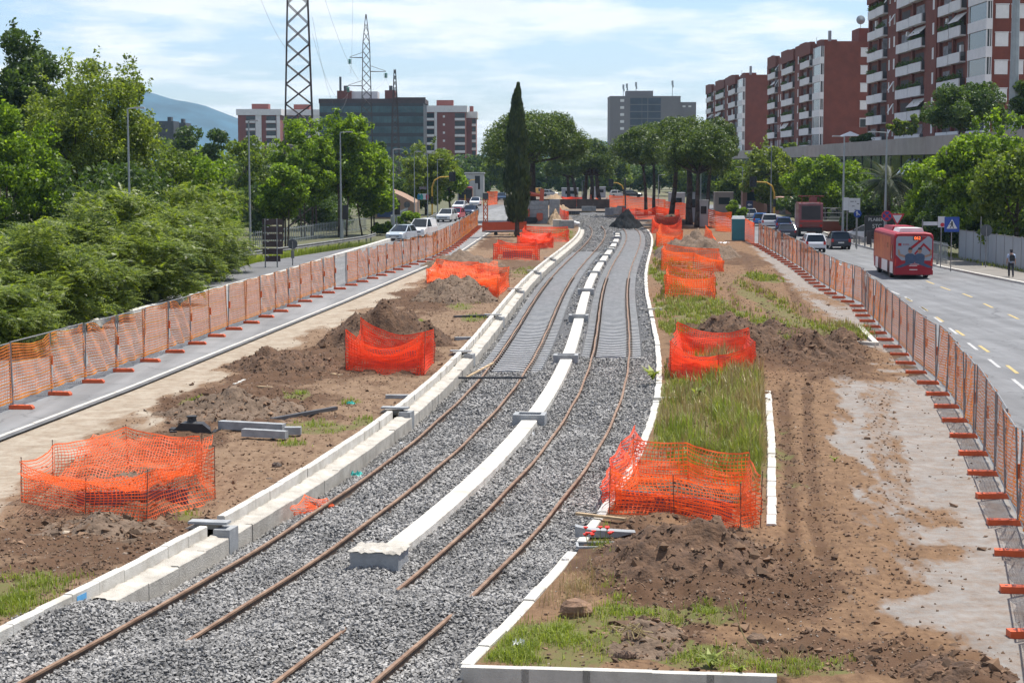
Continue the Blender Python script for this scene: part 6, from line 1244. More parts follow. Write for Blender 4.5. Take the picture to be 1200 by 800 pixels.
car('white car behind the navy car, farthest on the left road', 'hatch', (.62, .64, .66), gv(557, 241.5) + Vector((0, 2, 0)), TW_ - .1, name='oncoming_car'); car('dark blue car by the orange screen at the end of the left road', 'suv', (.02, .05, .10), gv(588, 236) + Vector((0, 2, 0)), TW_, name='oncoming_car')
for lab, px, py, col in (('far yellow vehicle behind the site wall', 632, 230, (.55, .28, .02)), ('far silver car beyond the site wall', 645, 230, (.4, .42, .44)), ('far white car left of the slim pine trunks', 725, 231, (.6, .6, .6)), ('far dark car beyond the middle pine trunks', 742, 231, (.03, .03, .04))):
    car(lab, 'hatch' if px != 632 else 'van', col, gv(px, py), 0.1, name='far_car')
def fontmesh(cu):
    q = bpy.data.objects.new('lettering', cu); C.objects.link(q); me = bpy.data.meshes.new_from_object(q.evaluated_get(bpy.context.evaluated_depsgraph_get())); me.name = 'lettering'
    bpy.data.objects.remove(q); bpy.data.curves.remove(cu); return link('lettering', me)
# city bus, rear view
def bus(label, p0, head):
    t = thing('city_bus', label, 'bus', p0, head); L, W, H = 9.6, 2.5, 2.95; RED = mat('bus_red', (.26, .008, .018), .5, .06, 2, spec=.3); ORG = mat('bus_ad_orange', (.55, .16, .04), .45, .35, 1.2, col2=(.38, .07, .03), detail=8, obj=True); GRY = mat('bus_ad_grey', (.22, .245, .29), .45, .06, 2)
    # local x: rear 0 .. nose L ; y left +
    sec = [(-.5, .36), (-.5, .88), (-.485, .945), (-.44, .985), (-.3, 1.0), (.3, 1.0), (.44, .985), (.485, .945), (.5, .88), (.5, .36), (.48, .115), (-.48, .115)]
    mb = MB(); mb.loft([[(x, a * W * k, b * H - dz * (b > .8)) for a, b in sec] for x, k, dz in ((0, .97, .06), (.12, 1, 0), (L - .2, 1, 0), (L, .95, .08))]); mb.build('body', RED, t)
    y = W / 2
    mb = MB(); mb.box((5.2, y + .008, 1.86), (7.6, .012, 1.55)); o = mb.build('side_ad', ORG, t)
    for x0, w in ((.55, .35),): mb = MB(); mb.box((x0 + .2, y + .02, 1.7), (w, .012, .9)); mb.build('side_window', GLASS, t)
    mb = MB(); mb.box((2.7, y + .02, 2.05), (.5, .012, .32)); mb.build('side_window', GLASS, t)
    for x0, w in ((.9, 1.3), (4.0, 2.6), (7.6, 1.2)): mb = MB(); mb.box((x0, y + .012, .70), (w, .014, .72)); mb.build('skirt_panel', WHITE, t)
    for x0, w in ((2.3, .10), (6.2, .12)): mb = MB(); mb.box((x0, y + .012, .75), (w, .02, .7)); mb.build('door_gap', DARKM, t)
    mb = MB(); mb.box((5.0, -y - .008, 1.9), (7.8, .012, 1.1)); mb.build('side_window', GLASS, t)
    for xa, xb in ((1.0, 3.6), (4.2, 8.2)): mb = MB(); mb.loft([[(xa, a * .8, H - .02 + b) for a, b in ((-1, 0), (1, 0), (.85, .28), (-.85, .28))], [(xb, a * .8, H - .02 + b) for a, b in ((-1, 0), (1, 0), (.85, .24), (-.85, .24))]]); mb.build('roof_unit', RED if xa > 2 else WHITE, t)
    # rear panel print: grey upper field, red lower, zigzag arrow, two flexing figures (flat print on the real rear face)
    def pl(name, pts, m, e=.012, par=t): mb = MB(); mb.prism(pts, lambda a, b, k: (-.004 - e + .004 * k, -a, b)); return mb.build(name, m, par)
    ad = pl('rear_ad', [(-1.12, 1.55), (-.75, 1.18), (1.15, 1.18), (1.15, 2.55), (.95, 2.72), (-1.0, 2.72), (-1.12, 2.55)], GRY)
    pl('print_stripe', [(.02, 2.70), (.85, 2.70), (-.10, 1.9), (-.22, 2.02), (.28, 2.42)], RED, .018, ad); pl('print_zigzag', [(.12, 1.55), (.62, 2.12), (1.14, 1.62), (1.14, 1.80), (.62, 2.30), (.02, 1.62)], RED, .018, ad); pl('print_lower', [(-1.12, 1.54), (-.74, 1.17), (1.15, 1.17), (1.15, .62), (-1.12, .62)], RED, .016, ad)
    JEAN = mat('print_denim', (.03, .055, .11), .6, .2, 6); SKN = mat('print_skin', (.28, .15, .10), .6, .15, 6); HAIR = mat('print_hair', (.03, .02, .02), .7)
    for s, cx in ((-1, -.22), (1, .38)):
        pl('print_torso', [(cx - .28, 1.02), (cx + .28, 1.02), (cx + .34, 1.5), (cx + .14, 1.62), (cx - .14, 1.62), (cx - .34, 1.5)], JEAN, .024, ad); pl('print_leg', [(cx - .28, 1.03), (cx + .28, 1.03), (cx + s * .75 + .15, .72), (cx + s * .75 - .2, .72)], JEAN, .022, ad)
        pl('print_head', [(cx + .13 * math.cos(k * .6283), 1.80 + .17 * math.sin(k * .6283)) for k in range(10)], SKN, .026, ad); pl('print_hair', [(cx - .14, 1.86), (cx + .14, 1.86), (cx + .10, 2.0), (cx - .08, 2.01)], HAIR, .030, ad)
        ax = cx + s * .32; pl('print_arm', [(ax, 1.36), (ax + s * .42, 1.5), (ax + s * .46, 1.86), (ax + s * .36, 1.88), (ax + s * .30, 1.6), (ax, 1.5)][::(1 if s > 0 else -1)], SKN, .026, ad)
    pl('print_badge', [(-.98, 2.10), (-.78, 2.10), (-.78, 2.28), (-.98, 2.28)], RED, .018, ad)
    for k, (w, z) in enumerate(((.62, 1.02), (.8, .92), (.5, .83))): pl('print_line', [(-.02 - w / 2, z), (-.02 + w / 2, z), (-.02 + w / 2, z + .025), (-.02 - w / 2, z + .025)], WHITE, .020, ad)
    def txt(s, size, loc, m, par, rot=(AW, 0, -AW)):
        cu = bpy.data.curves.new('lettering', 'FONT'); cu.body = s; cu.size = size; cu.align_x = 'CENTER'; cu.align_y = 'CENTER'; cu.extrude = .002; cu.materials.append(m); o = fontmesh(cu); o.parent = par; o.location = loc; o.rotation_euler = rot; return o
    txt('ROMA', .14, (-.03, .48, 2.19), RED, ad)
    dsp = pl('route_display', [(-.06, 2.46), (.50, 2.46), (.50, 2.74), (-.06, 2.74)], DARKM, .03); led = bpy.data.materials.new('led_amber'); led.use_nodes = True; led.node_tree.nodes['Principled BSDF'].inputs['Emission Color'].default_value = (1, .14, .02, 1); led.node_tree.nodes['Principled BSDF'].inputs['Emission Strength'].default_value = 1.6; led.node_tree.nodes['Principled BSDF'].inputs['Base Color'].default_value = (.5, .08, .01, 1)
    txt('062', .27, (-.04, -.22, 2.595), led, dsp)
    for s in (-1, 1):
        pl('taillight', [(s * 1.14 - .05, .85), (s * 1.14 + .05, .85), (s * 1.14 + .05, 1.32), (s * 1.14 - .05, 1.32)], TAIL, .02); f = pl('fog_lamp', [(s * .68 + .09 * math.cos(k * .785), .47 + .09 * math.sin(k * .785)) for k in range(8)], HEADL, .03)
    pl('licence_plate', [(-.25, .50), (.25, .50), (.25, .62), (-.25, .62)], PLATE, .03); mb = MB(); mb.box((.1, 0, .42), (.3, W * .985, .30)); mb.build('rear_bumper', RED, t)
    mb = MB(); mb.box((L / 2, 0, .30), (L * .94, W * .9, .16)); mb.build('underside', UNDER, t)
    for x in (1.9, L - 2.1):
        for s in (-1, 1): mb = MB(); mb.lathe((x, s * (W / 2 - .16), .46), [(.30, -.14), (.44, -.14), (.46, -.1), (.46, .1), (.44, .14), (.30, .14)], 18, axis='Y'); w_ = mb.build('wheel', TYRE, t); mb = MB(); mb.lathe((x, s * (W / 2 - .16), .46), [(.03, -.12), (.29, -.13), (.29, .13), (.03, .12)], 12, axis='Y'); mb.build('rim', RIM, w_)
    mb = MB(); mb.box((L - .1, y + .32, 2.25), (.12, .30, .95)); mb.bar((L - .1, y - .05, 2.75), (L - .1, y + .3, 2.72), .05, .05); mb.build('mirror', DARKM, t)
bus('red city bus seen from behind, with an advert of two flexing figures', gv(1072, 327.5) + Vector((0, .5, 0)), AW - .06)
# red-brown bus far on the left road
def farbus(label, px, py):
    t = thing('city_bus', label, 'bus', gv(px, py), -AW); P = paint('bus_maroon', (.10, .015, .02)); mb = MB(); mb.box((0, 0, 1.7), (9, 2.5, 2.7)); mb.build('body', P, t); mb = MB(); mb.box((4.51, 0, 2.0), (.04, 2.3, 1.5)); mb.build('windscreen', GLASS, t); mb = MB(); mb.box((4.52, 0, 2.9), (.04, 1.4, .25)); mb.build('route_display', DARKM, t); mb = MB(); mb.box((0, 0, 3.12), (8, 2.2, .15)); mb.build('roof', _M['bus_red'], t)
    for x in (-2.8, 3):
        for s in (-1, 1): mb = MB(); mb.lathe((x, s * 1.1, .46), [(.3, -.12), (.46, -.1), (.46, .1), (.3, .12)], 12, axis='Y'); mb.build('wheel', TYRE, t)
    for s in (-1, 1): mb = MB(); mb.box((4.53, s * .9, .8), (.04, .4, .2)); mb.build('headlight', HEADL, t)
farbus('maroon bus coming forward far along the left road', 546, 240)
# refuse truck
t = thing('refuse_truck', 'dark red refuse truck seen from behind at the road bend', 'truck', gv(951, 277.5) + Vector((0, .5, 0)), AW - .1); TR = paint('truck_red', (.16, .018, .018)); TRD = mat('truck_hopper', (.025, .018, .018), .7)
mb = MB(); mb.box((3.4, 0, 2.1), (5.2, 2.45, 2.5)); mb.build('body', TR, t); mb = MB(); mb.prism([(.8, .9), (0, .9), (-.1, 1.6), (.3, 3.3), (.8, 3.35)], lambda a, b, k: (a, -1.2 + 2.4 * k, b)); mb.build('hopper', TR, t); mb = MB(); mb.prism([(-.08, 1.75), (-.14, 1.75), (.2, 3.1), (.26, 3.1)], lambda a, b, k: (a, -.95 + 1.9 * k, b)); mb.build('hopper_opening', TRD, t)
mb = MB(); mb.box((7.1, 0, 1.9), (1.9, 2.4, 2.4)); mb.build('cab', paint('truck_grey', (.35, .35, .35)), t); mb = MB(); mb.box((-.12, 0, 1.55), (.1, 2.2, .12)); mb.build('bumper_stripe', TAIL, t); mb = MB(); mb.box((3.5, 0, .7), (7.5, 2.0, .4)); mb.build('chassis', UNDER, t)
mb = MB()
for y_ in (-.9, .9): mb.tube((.6, y_, 3.3), (.6, y_, 4.05), .04)
mb.tube((.6, -1.3, 4.05), (.6, 1.3, 4.05), .05); mb.box((.6, -.2, 3.7), (.5, .8, .5)); mb.build('lift_frame', TR, t)
for x in (1.6, 2.9, 6.9):
    for s in (-1, 1): mb = MB(); mb.lathe((x, s * 1.05, .5), [(.3, -.15), (.5, -.12), (.5, .12), (.3, .15)], 14, axis='Y'); mb.build('wheel', TYRE, t)
for s in (-1, 1): mb = MB(); mb.box((-.1, s * 1.0, 1.1), (.06, .25, .2)); mb.build('taillight', TAIL, t)
# excavator behind the cypress
EXC = paint('excavator_orange', (.42, .06, .02)); t = thing('excavator', 'orange red excavator with a raised boom beside the grey blocks', 'excavator', G(612, 262), 0); 
mb = MB()
for s in (-1, 1): mb.prism([(-1.7, .1), (1.7, .1), (1.9, .45), (1.7, .8), (-1.7, .8), (-1.9, .45)], lambda a, b, k: (a, s * .95 - .25 + .5 * k, b))
mb.build('track', UNDER, t); mb = MB(); mb.box((-.4, 0, 1.35), (2.6, 2.2, .9)); mb.box((-1.4, 0, 1.7), (1.0, 2.2, .7)); mb.build('body', EXC, t); mb = MB(); mb.box((.35, .6, 2.3), (1.2, .95, 1.5), top=.9); mb.build('cab', GLASS, t)
mb = MB(); mb.path([Vector((.3, -.3, 1.6)), Vector((.7, -.3, 3.7)), Vector((2.4, -.3, 3.4))], .2, 6, 0, [.24, .30, .2]); mb.build('boom', EXC, t); mb = MB(); mb.bar((2.45, -.3, 4.2), (2.25, -.3, 1.2), .36, .5, up=(1, 0, 0)); mb.build('arm', EXC, t); mb = MB(); mb.prism([(1.8, 1.3), (2.5, 1.3), (2.5, .5), (2.0, .3), (1.7, .7)], lambda a, b, k: (a, -.7 + .8 * k, b)); mb.build('bucket', EXC, t)
t = thing('orange_barrier', 'long orange plank barrier lying left of the cypress', 'barrier', G(578, 272), .35)
for k in range(2): mb = MB(); mb.box((.2 + k * 2.4, k * .5, .55), (2.9, .12, 1.05), .1 * k); mb.build('plank', EXC, t)
t = thing('dark_trailer', 'dark low trailer frame below the orange plank barrier', 'trailer', G(588, 276)); mb = MB(); mb.box((.5, .6, .42), (4.6, 1.4, .14), .4); mb.build('bed', DARKM, t)
for x in (-.6, 1.4): mb = MB(); mb.lathe((x, -.2, .2), [(.08, -.1), (.2, -.1), (.2, .1), (.08, .1)], 10, axis='Y'); mb.build('wheel', TYRE, t)
t = thing('orange_post', 'orange lattice traffic column by the end of the left fence', 'orange column', G(569, 262)); mb = MB(); lattice(mb, [0, .8, 1.6, 2.4, 3.0], [.5, .5, .5, .5, .45], .06, .04); mb.build('frame', ORANGE_P, t); mb = MB(); mb.box((0, 0, 3.3), (.7, .3, .9)); mb.build('panel', DARKM, t)
for lab, px, py, w, h, dd, m in (('stacked grey concrete blocks beside the excavator arm, right stack', 650, 262, 1.25, 3.0, 1, CONC_G), ('grey concrete block stack behind the cypress trunk', 628, 262, 3.0, 2.8, 1, CONC_G)):
    t = thing('block_stack', lab, 'block stack', G(px, py))
    for k in range(5): mb = MB(); mb.box((rnd.uniform(-.04, .04), 0, (k + .5) * h / 5), (w, dd, h / 5 - .03)); mb.build('block', m, t)
t = thing('grey_box', 'grey concrete chamber on the ground by the kerb bend', 'concrete chamber', G(664, 268)); mb = MB(); mb.box((0, .5, .45), (1.7, 1.2, .9)); mb.build('walls', CONC_G, t); mb = MB(); mb.box((-1.1, .6, .5), (.9, 1.2, 1.0)); mb.box((0, .5, .92), (1.5, 1.0, .06)); mb.build('lid', CONC, t)
for lab, px, py, w, h, col in (('white concrete barrier block on the far ballast, left of the slim trunks', 722, 252, 1.6, 1.0, (.5, .49, .47)), ('grey barrier block on the far ballast beside the white one', 714, 253, 1.2, 1.0, CONC_G), ('grey barrier block next to the slim leaning pole', 728, 251, 1.3, 1.1, CONC_G), ('low pallet of kerb stones at the far left of the ballast', 690, 248, 2.2, .7, CONC_G), ('white bundle of kerb stones under the middle pines', 700, 244, 2.0, .6, (.5, .49, .47)), ('dark steel pallet by the far sandy heap', 672, 252, 1.8, .5, DARKM)):
    t = thing('kerb_pallet', lab, 'kerb pallet', G(px, py)); m_ = col if not isinstance(col, tuple) else CONC_W
    for k in range(3): mb = MB(); mb.box(((k - 1) * w / 3, 0, h / 2 + .1), (w / 3 - .03, .8, h)); mb.build('block', m_, t)
    mb = MB(); mb.box((0, 0, .05), (w, .9, .1)); mb.build('skid', WOOD, t)
t = thing('white_sacks', 'white sacks beside the grey chamber at the kerb bend', 'sacks', G(675, 267)); mb = MB()
for k in range(4): mb.sphere((rnd.uniform(-.5, .4), rnd.uniform(-.3, .5), .3 + .1 * k), .38, 8, sc=(1.2, .8, .7))
mb.build('sack', WHITE, t, True)
# portable toilet
TEAL = mat('toilet_teal', (.01, .16, .20), .4, .1, 2); t = thing('portable_toilet', 'teal portable toilet with a white roof by the right fence', 'portable toilet', G(865, 282.5), -.1); mb = MB(); mb.box((0, 0, 1.1), (1.22, 1.2, 2.0)); mb.build('walls', TEAL, t); mb = MB()
for x in (-.6, -.2, .2, .6): mb.box((x * .97, -.62, 1.12), (.05, .05, 1.9))
mb.build('rib', TEAL, t); mb = MB(); mb.loft([[(-.66, -.66, 2.1), (.66, -.66, 2.1), (.66, .66, 2.1), (-.66, .66, 2.1)], [(-.55, -.55, 2.36), (.55, -.55, 2.36), (.55, .55, 2.36), (-.55, .55, 2.36)]]); mb.build('roof', mat('toilet_roof', (.55, .60, .58), .5, .08, 2), t); mb = MB(); mb.box((0, -.6, .05), (1.3, 1.3, .1)); mb.build('skid', DARKM, t)

# ------------------------------------------------------------ people
def skin(name, pts, edges, m, parent, sub=1):
    me = bpy.data.meshes.new(name); me.from_pydata([p[:3] for p in pts], edges, []); o = bpy.data.objects.new(name, me); C.objects.link(o); o.parent = parent; me.materials.append(m)
    md = o.modifiers.new('skin', 'SKIN'); md.use_smooth_shade = True
    for v, p in zip(me.skin_vertices[0].data, pts): v.radius = (p[3], p[3] if len(p) < 5 else p[4])
    me.skin_vertices[0].data[0].use_root = True; s = o.modifiers.new('sub', 'SUBSURF'); s.levels = s.render_levels = sub; return o
SK = mat('skin_tone', (.36, .20, .14), .6, .1, 5)
def person(label, loc, rz, shirt, trous, hat, pack=None, walk=.22):
    """faces local +Y"""
    t = thing('person', label, 'person', loc, rz); w = walk
    body = [(0, 0, .95, .12, .09), (0, .01, 1.15, .12, .09), (0, 0, 1.38, .15, .09), (0, .01, 1.47, .06), (0, .03, 1.56, .09, .10), (0, .03, 1.67, .09, .10), (-.19, 0, 1.40, .052), (-.25, -.02, 1.14, .042), (-.25, .10, .92, .032), (-.25, .15, .84, .036), (.19, 0, 1.40, .052), (.25, .03, 1.14, .042), (.26, -.02, .90, .032), (.26, -.02, .82, .036),
            (-.10, 0, .88, .085), (-.10, w, .50, .058), (-.10, w * .4, .10, .04), (-.10, w * .4 + .14, .05, .035), (.10, 0, .88, .085), (.10, -w * .4, .50, .058), (.10, -w * 1.5, .12, .04), (.10, -w * 1.5 + .13, .05, .035)]
    ed = [(0, 1), (1, 2), (2, 3), (3, 4), (4, 5), (2, 6), (6, 7), (7, 8), (8, 9), (2, 10), (10, 11), (11, 12), (12, 13), (0, 14), (14, 15), (15, 16), (16, 17), (0, 18), (18, 19), (19, 20), (20, 21)]
    skin('body', body, ed, SK, t); k = 1.16
    S = [(0, -.0, .84, .165, .125), (0, 0, 1.02, .165, .12), (0, 0, 1.2, .165, .115), (0, 0, 1.42, .175, .11), (-.19, 0, 1.41, .072), (-.245, -.01, 1.16, .06), (.19, 0, 1.41, .072), (.245, .015, 1.16, .06)]; skin('shirt', S, [(0, 1), (1, 2), (2, 3), (3, 4), (4, 5), (3, 6), (6, 7)], shirt, t)
    T = [(0, 0, 1.0, .155, .115), (-.10, 0, .82, .105), (-.10, w, .50, .08), (-.10, w * .4, .05, .065), (.10, 0, .82, .105), (.10, -w * .4, .50, .08), (.10, -w * 1.5, .07, .065)]; skin('trousers', T, [(0, 1), (1, 2), (2, 3), (0, 4), (4, 5), (5, 6)], trous, t)
    for s, yy in ((-.10, w * .4 + .05), (.10, -w * 1.5 + .05)): mb = MB(); mb.sphere((s, yy, .05), .06, 8, sc=(.8, 2.0, .8)); mb.build('shoe', BLACK, t, True)
    mb = MB(); mb.sphere((0, .02, 1.70), .125, 10, sc=(.9, 1.0, .72)); mb.box((0, .14, 1.69), (.15, .12, .015)); mb.sphere((0, -.02, 1.62), .105, 8, sc=(.9, .9, .9)); mb.build('cap', hat, t, True)
    mb = MB()
    for s in (-1, 1): mb.sphere((s * .035, .115, 1.66), .011, 6)
    mb.build('eyes', BLACK, t); mb = MB(); mb.sphere((0, .125, 1.63), .016, 6); mb.box((0, .118, 1.585), (.045, .012, .008)); mb.build('face', SK, t)
    for s in (-1, 1):
        hx, hy, hz = (-.25, .15, .84) if s < 0 else (.26, -.02, .82); pts = [(hx, hy, hz, .032, .018)]; e = []
        for f in range(4): pts += [(hx + .0, hy - .027 + .018 * f, hz - .05, .009), (hx - s * .012, hy - .027 + .018 * f, hz - .09 + .006 * abs(f - 1.5), .0075)]; e += [(0, 1 + 2 * f), (1 + 2 * f, 2 + 2 * f)]
        pts += [(hx, hy + .04, hz - .02, .009), (hx - s * .01, hy + .055, hz - .055, .008)]; e += [(0, 9), (9, 10)]; skin('hand', pts, e, SK, t, 1)
    if pack: mb = MB(); mb.prism([(-.15, 1.02), (.15, 1.02), (.16, 1.3), (.10, 1.44), (-.10, 1.44), (-.16, 1.3)], lambda a, b, k: (a + .03, -.13 - .17 * k, b)); mb.box((.03, -.32, 1.14), (.22, .06, .18)); mb.build('backpack', pack, t)
    return t
person('person in a light blue shirt and dark trousers walking away with a black backpack', G(1184.5, 324.5, .12), -.15, mat('shirt_blue', (.36, .45, .62), .8, .1, 8), mat('trousers_dark', (.015, .016, .025), .8, .2, 8), mat('cap_dark', (.02, .02, .03), .8), mat('pack_black', (.012, .012, .015), .7))
VEST = mat('vest_orange', (.75, .10, .04), .6, .1, 6)
person('worker in an orange vest standing by the excavator arm', G(638, 262), 2.6, VEST, mat('trousers_grey', (.08, .07, .07), .8, .2, 8), mat('helmet_orange', (.7, .12, .05), .4), None, .04)
person('far worker in orange among the middle pine trunks', G(692.5, 240), 1.2, VEST, VEST, mat('helmet_orange', (.7, .12, .05), .4), None, .05)

# ------------------------------------------------------------ lamps, signals, signs
def lamp(label, px, base_y, top_y, arm=1.2, r=.07, Y=None, head=True, m=None, sgn=1, seed=0):
    p = G(px, base_y) if Y is None else AT(px, 300, Y); p.z = 0; Y = p.y; H = AT(px, top_y, Y).z; m = m or POLE; t = thing('street_lamp', label, 'street lamp', p, 0, 'street lamps'); mb = MB(); mb.path([Vector((0, 0, 0)), Vector((0, 0, 1.2)), Vector((0, 0, H))], r, 8, 0, [r * 1.25, r * 1.1, r * .6]); mb.build('pole', m, t)
    if head:
        mb = MB(); mb.tube((0, 0, H - .03), (sgn * arm, 0, H + .02), .04, 6); mb.build('arm', m, t); mb = MB(); mb.box((sgn * (arm + .2), 0, H + .03), (.75, .28, .11), top=.75); mb.build('lamp_head', STEEL, t)
    return t
lamp('grey street lamp rising from the feathery thicket, first on the left', 153, 0, 127, .5, .08, 112); lamp('tall street lamp at the right end of the thicket, second on the left', 293.5, 0, 142, .2, .09, 138); lamp('street lamp in front of the bright trees, third on the left', 400, 0, 155, .6, .09, 170)
lamp('thin lamp post left of the billboard on the left road', 486, 0, 178, .3, .06, 205); lamp('thin lamp post right of the billboard on the left road', 501.5, 0, 180, .3, .06, 212); lamp('lamp post behind the yellow signal mast', 513, 0, 187, .3, .07, 240); lamp('pale lamp post below the lattice mast', 461.5, 0, 175, .3, .08, 178)
lamp('thin far lamp post over the left road bend', 537, 0, 203, .6, .07, 300, sgn=-1); lamp('lamp post at the end of the left road', 557, 0, 205, .6, .07, 330, sgn=-1)
lamp('thick grey lighting mast cut by the top right of the picture', 1183, 0, -60, 1.2, .52, 172); lamp('street lamp beside the white sign board', 987, 0, 160, .5, .10, 160, sgn=-1); lamp('street lamp in front of the palm by the no stopping sign', 1036.5, 0, 155, .9, .10, 146, sgn=-1)
lamp('lamp post behind the yellow traffic light on the right', 902.5, 0, 172, .5, .09, 238, sgn=-1); lamp('lamp post before the terrace left of the yellow signal', 869, 0, 196, .5, .09, 290, sgn=-1); lamp('thin lamp post beside the straight pine trunk', 820.5, 0, 188, .5, .07, 280, sgn=-1); lamp('thin lamp post right of the slim pine trunks', 771, 0, 205, .6, .08, 320); pass
lamp('lamp post at the green gap left of the pine group', 682, 0, 212, .4, .08, 330)
SIGB = mat('sign_blue', (.008, .045, .26), .4, .06, 3); SIGR = mat('sign_red', (.45, .015, .03), .4, .08, 3); SIGW = mat('sign_white', (.50, .51, .52), .5, .05, 3); YEL = mat('mast_yellow', (.50, .30, .03), .5, .12, 2); SBACK = mat('sign_back', (.07, .075, .08), .6, .15, 2)
def signal(label, px, base_y, mx, my, Y=None):
    p = G(px, base_y); Y = p.y; H = AT(px, my, Y).z; X2 = AT(mx, my, Y).x - p.x; t = thing('traffic_light', label, 'traffic light', p); mb = MB(); s = 1 if X2 > 0 else -1; mb.path([Vector((0, 0, 0)), Vector((0, 0, H - 1.4)), Vector((s * .3, 0, H - .5)), Vector((s * 1.0, 0, H - .08)), Vector((X2, 0, H))], .09, 8, 0, [.12, .10, .09, .08, .06]); mb.build('mast', YEL, t); mb = MB(); mb.box((X2, -.1, H), (.85, .12, 1.25)); mb.build('backboard', BLACK, t); mb = MB(); mb.box((X2, -.22, H), (.34, .2, 1.0))
    for k in (-1, 0, 1): mb.tube((X2, -.3, H + k * .31), (X2, -.46, H + k * .31 + .03), .12, 8)
    mb.build('signal_head', BLACK, t); mb = MB(); mb.box((0, -.2, 2.6), (.3, .22, .95)); mb.build('low_signal_head', BLACK, t)
signal('yellow traffic light mast arching over the right road', 907, 263, 882.5, 213); signal('yellow traffic light mast arching over the left road', 506.5, 258, 530, 207); signal('far traffic light at the end of the left road', 545, 243, 559.5, 210.5); signal('far yellow signal arm between the pine groups', 731, 243, 716, 214)
t = thing('traffic_light', 'dark back of a traffic light on a pole by the left bright trees', 'traffic light', G(402, 286)); mb = MB(); mb.tube((0, 0, 0), (0, 0, 2.3), .06); mb.build('pole', POLE, t); mb = MB(); mb.box((.25, 0, 2.9), (.5, .3, 1.3)); mb.build('signal_head', BLACK, t)
t = thing('traffic_light', 'dark back of a traffic light beside the pale lamp post', 'traffic light', G(465, 275)); mb = MB(); mb.tube((0, 0, 0), (0, 0, 2.2), .06); mb.build('pole', POLE, t); mb = MB(); mb.box((0, 0, 2.8), (.7, .3, 1.5)); mb.build('signal_head', BLACK, t)
def disc(m, c, r, e=.02, n=20): mb = MB(); mb.lathe(c, [(r, -e / 2), (r, e / 2)], n, axis='Y'); return mb
def post(t, h, r=.035, x=0): mb = MB(); mb.tube((x, 0, 0), (x, 0, h), r, 8); mb.build('post', STEEL, t)
# pedestrian crossing sign
p = G(1114, 318, .12); t = thing('crossing_sign', 'square blue pedestrian crossing sign right of the bus', 'road sign', p); H = AT(1114, 263, p.y).z - .12; post(t, H - .1); mb = MB(); mb.box((0, -.05, H), (1.0, .03, 1.0)); pnl = mb.build('panel', SIGB, t)
mb = MB(); mb.prism([(-.36, -.28), (.36, -.28), (0, .36)], lambda a, b, k: (a, -.075 + .006 * k, H + b)); mb.build('triangle', SIGW, pnl); mb = MB(); F_ = lambda a, b, k: (a, -.085 + .006 * k, H + b)
mb.prism([(.07 * math.cos(k), .14 + .07 * math.sin(k)) for k in np.linspace(0, 5.5, 8)], F_); mb.prism([(-.06, .08), (.07, .07), (.06, -.08), (-.05, -.06)], F_); mb.prism([(-.05, -.05), (.01, -.06), (-.10, -.24), (-.16, -.24)], F_); mb.prism([(0, -.06), (.06, -.07), (.14, -.24), (.08, -.24)], F_); mb.prism([(-.06, .07), (-.06, .01), (-.17, -.03), (-.17, .02)], F_); mb.build('walking_figure', BLACK, pnl)
p = G(1155, 313, .12); t = thing('round_sign', 'back of a round road sign before the grey panel wall', 'road sign', p); H = AT(1155, 270, p.y).z - .12; post(t, H + .3); disc(0, (0, .05, H), .42).build('panel', SBACK, t); p = G(1148.5, 310, .12); t = thing('thin_pole', 'thin grey pole left of the round sign before the grey wall', 'pole', p); post(t, AT(1148.5, 256, p.y).z)
p = G(1102, 314, .12); t = thing('bus_stop_sign', 'narrow white stop sign with a red mark behind the bus', 'road sign', p); H = AT(1102, 260, p.y).z - .12; post(t, H); mb = MB(); mb.box((0, -.05, H), (.5, .03, .75)); pnl = mb.build('panel', SIGW, t); disc(0, (.06, -.075, H - .2), .14).build('mark', SIGR, pnl)
p = G(1080, 312, .12); t = thing('street_name_sign', 'white street name plate behind the bus roof', 'road sign', p); H = AT(1086, 262, p.y).z - .12; post(t, H + .3); mb = MB(); mb.box((.55, -.04, H), (1.0, .03, .26)); mb.build('panel', SIGW, t)
def tri(label, px, cy_, Y):
    p = AT(px, 300, Y); p.z = .1; H = AT(px, cy_, Y).z - .1; t = thing('give_way_sign', label, 'road sign', p); post(t, H); mb = MB(); mb.prism([(-.55, .36), (.55, .36), (0, -.58)], lambda a, b, k: (a, -.06 + .02 * k, H + b)); pnl = mb.build('panel', SIGR, t); mb = MB(); mb.prism([(-.36, .25), (.36, .25), (0, -.38)], lambda a, b, k: (a, -.072 + .008 * k, H + b)); mb.build('centre', SIGW, pnl)
tri('red edged give way triangle above the bus roof', 1050.5, 256, 140)
p = AT(1037, 300, 144); t = thing('no_stopping_sign', 'round no stopping sign on the lamp post above the bus', 'road sign', (p.x, 143.6, .1)); H = AT(1037, 253, 143.6).z - .1; post(t, H + .4); pnl = disc(0, (0, -.05, H), .42).build('panel', SIGR, t); disc(0, (0, -.068, H), .33).build('face', SIGB, pnl); mb = MB(); mb.bar((-.26, -.085, H - .26), (.26, -.085, H + .26), .012, .10, up=(1, 0, -1)); mb.bar((-.26, -.093, H + .26), (.26, -.093, H - .26), .012, .10, up=(1, 0, 1)); mb.build('cross', SIGR, pnl)
p = AT(996, 300, 158); t = thing('direction_board', 'square white direction board on two posts beside a lamp', 'road sign', (p.x, 158, .1)); H = AT(996, 242, 158).z; post(t, H, .05, -.3); post(t, H, .05, .5)
mb = MB(); mb.box((.3, -.08, H), (.95 * 1.02, .04, 1.22)); pnl = mb.build('panel', SIGW, t); mb = MB(); mb.box((-.42, -.06, H + .12), (.45, .04, 1.1)); mb.build('side_panel', SIGW, t)
mb = MB()
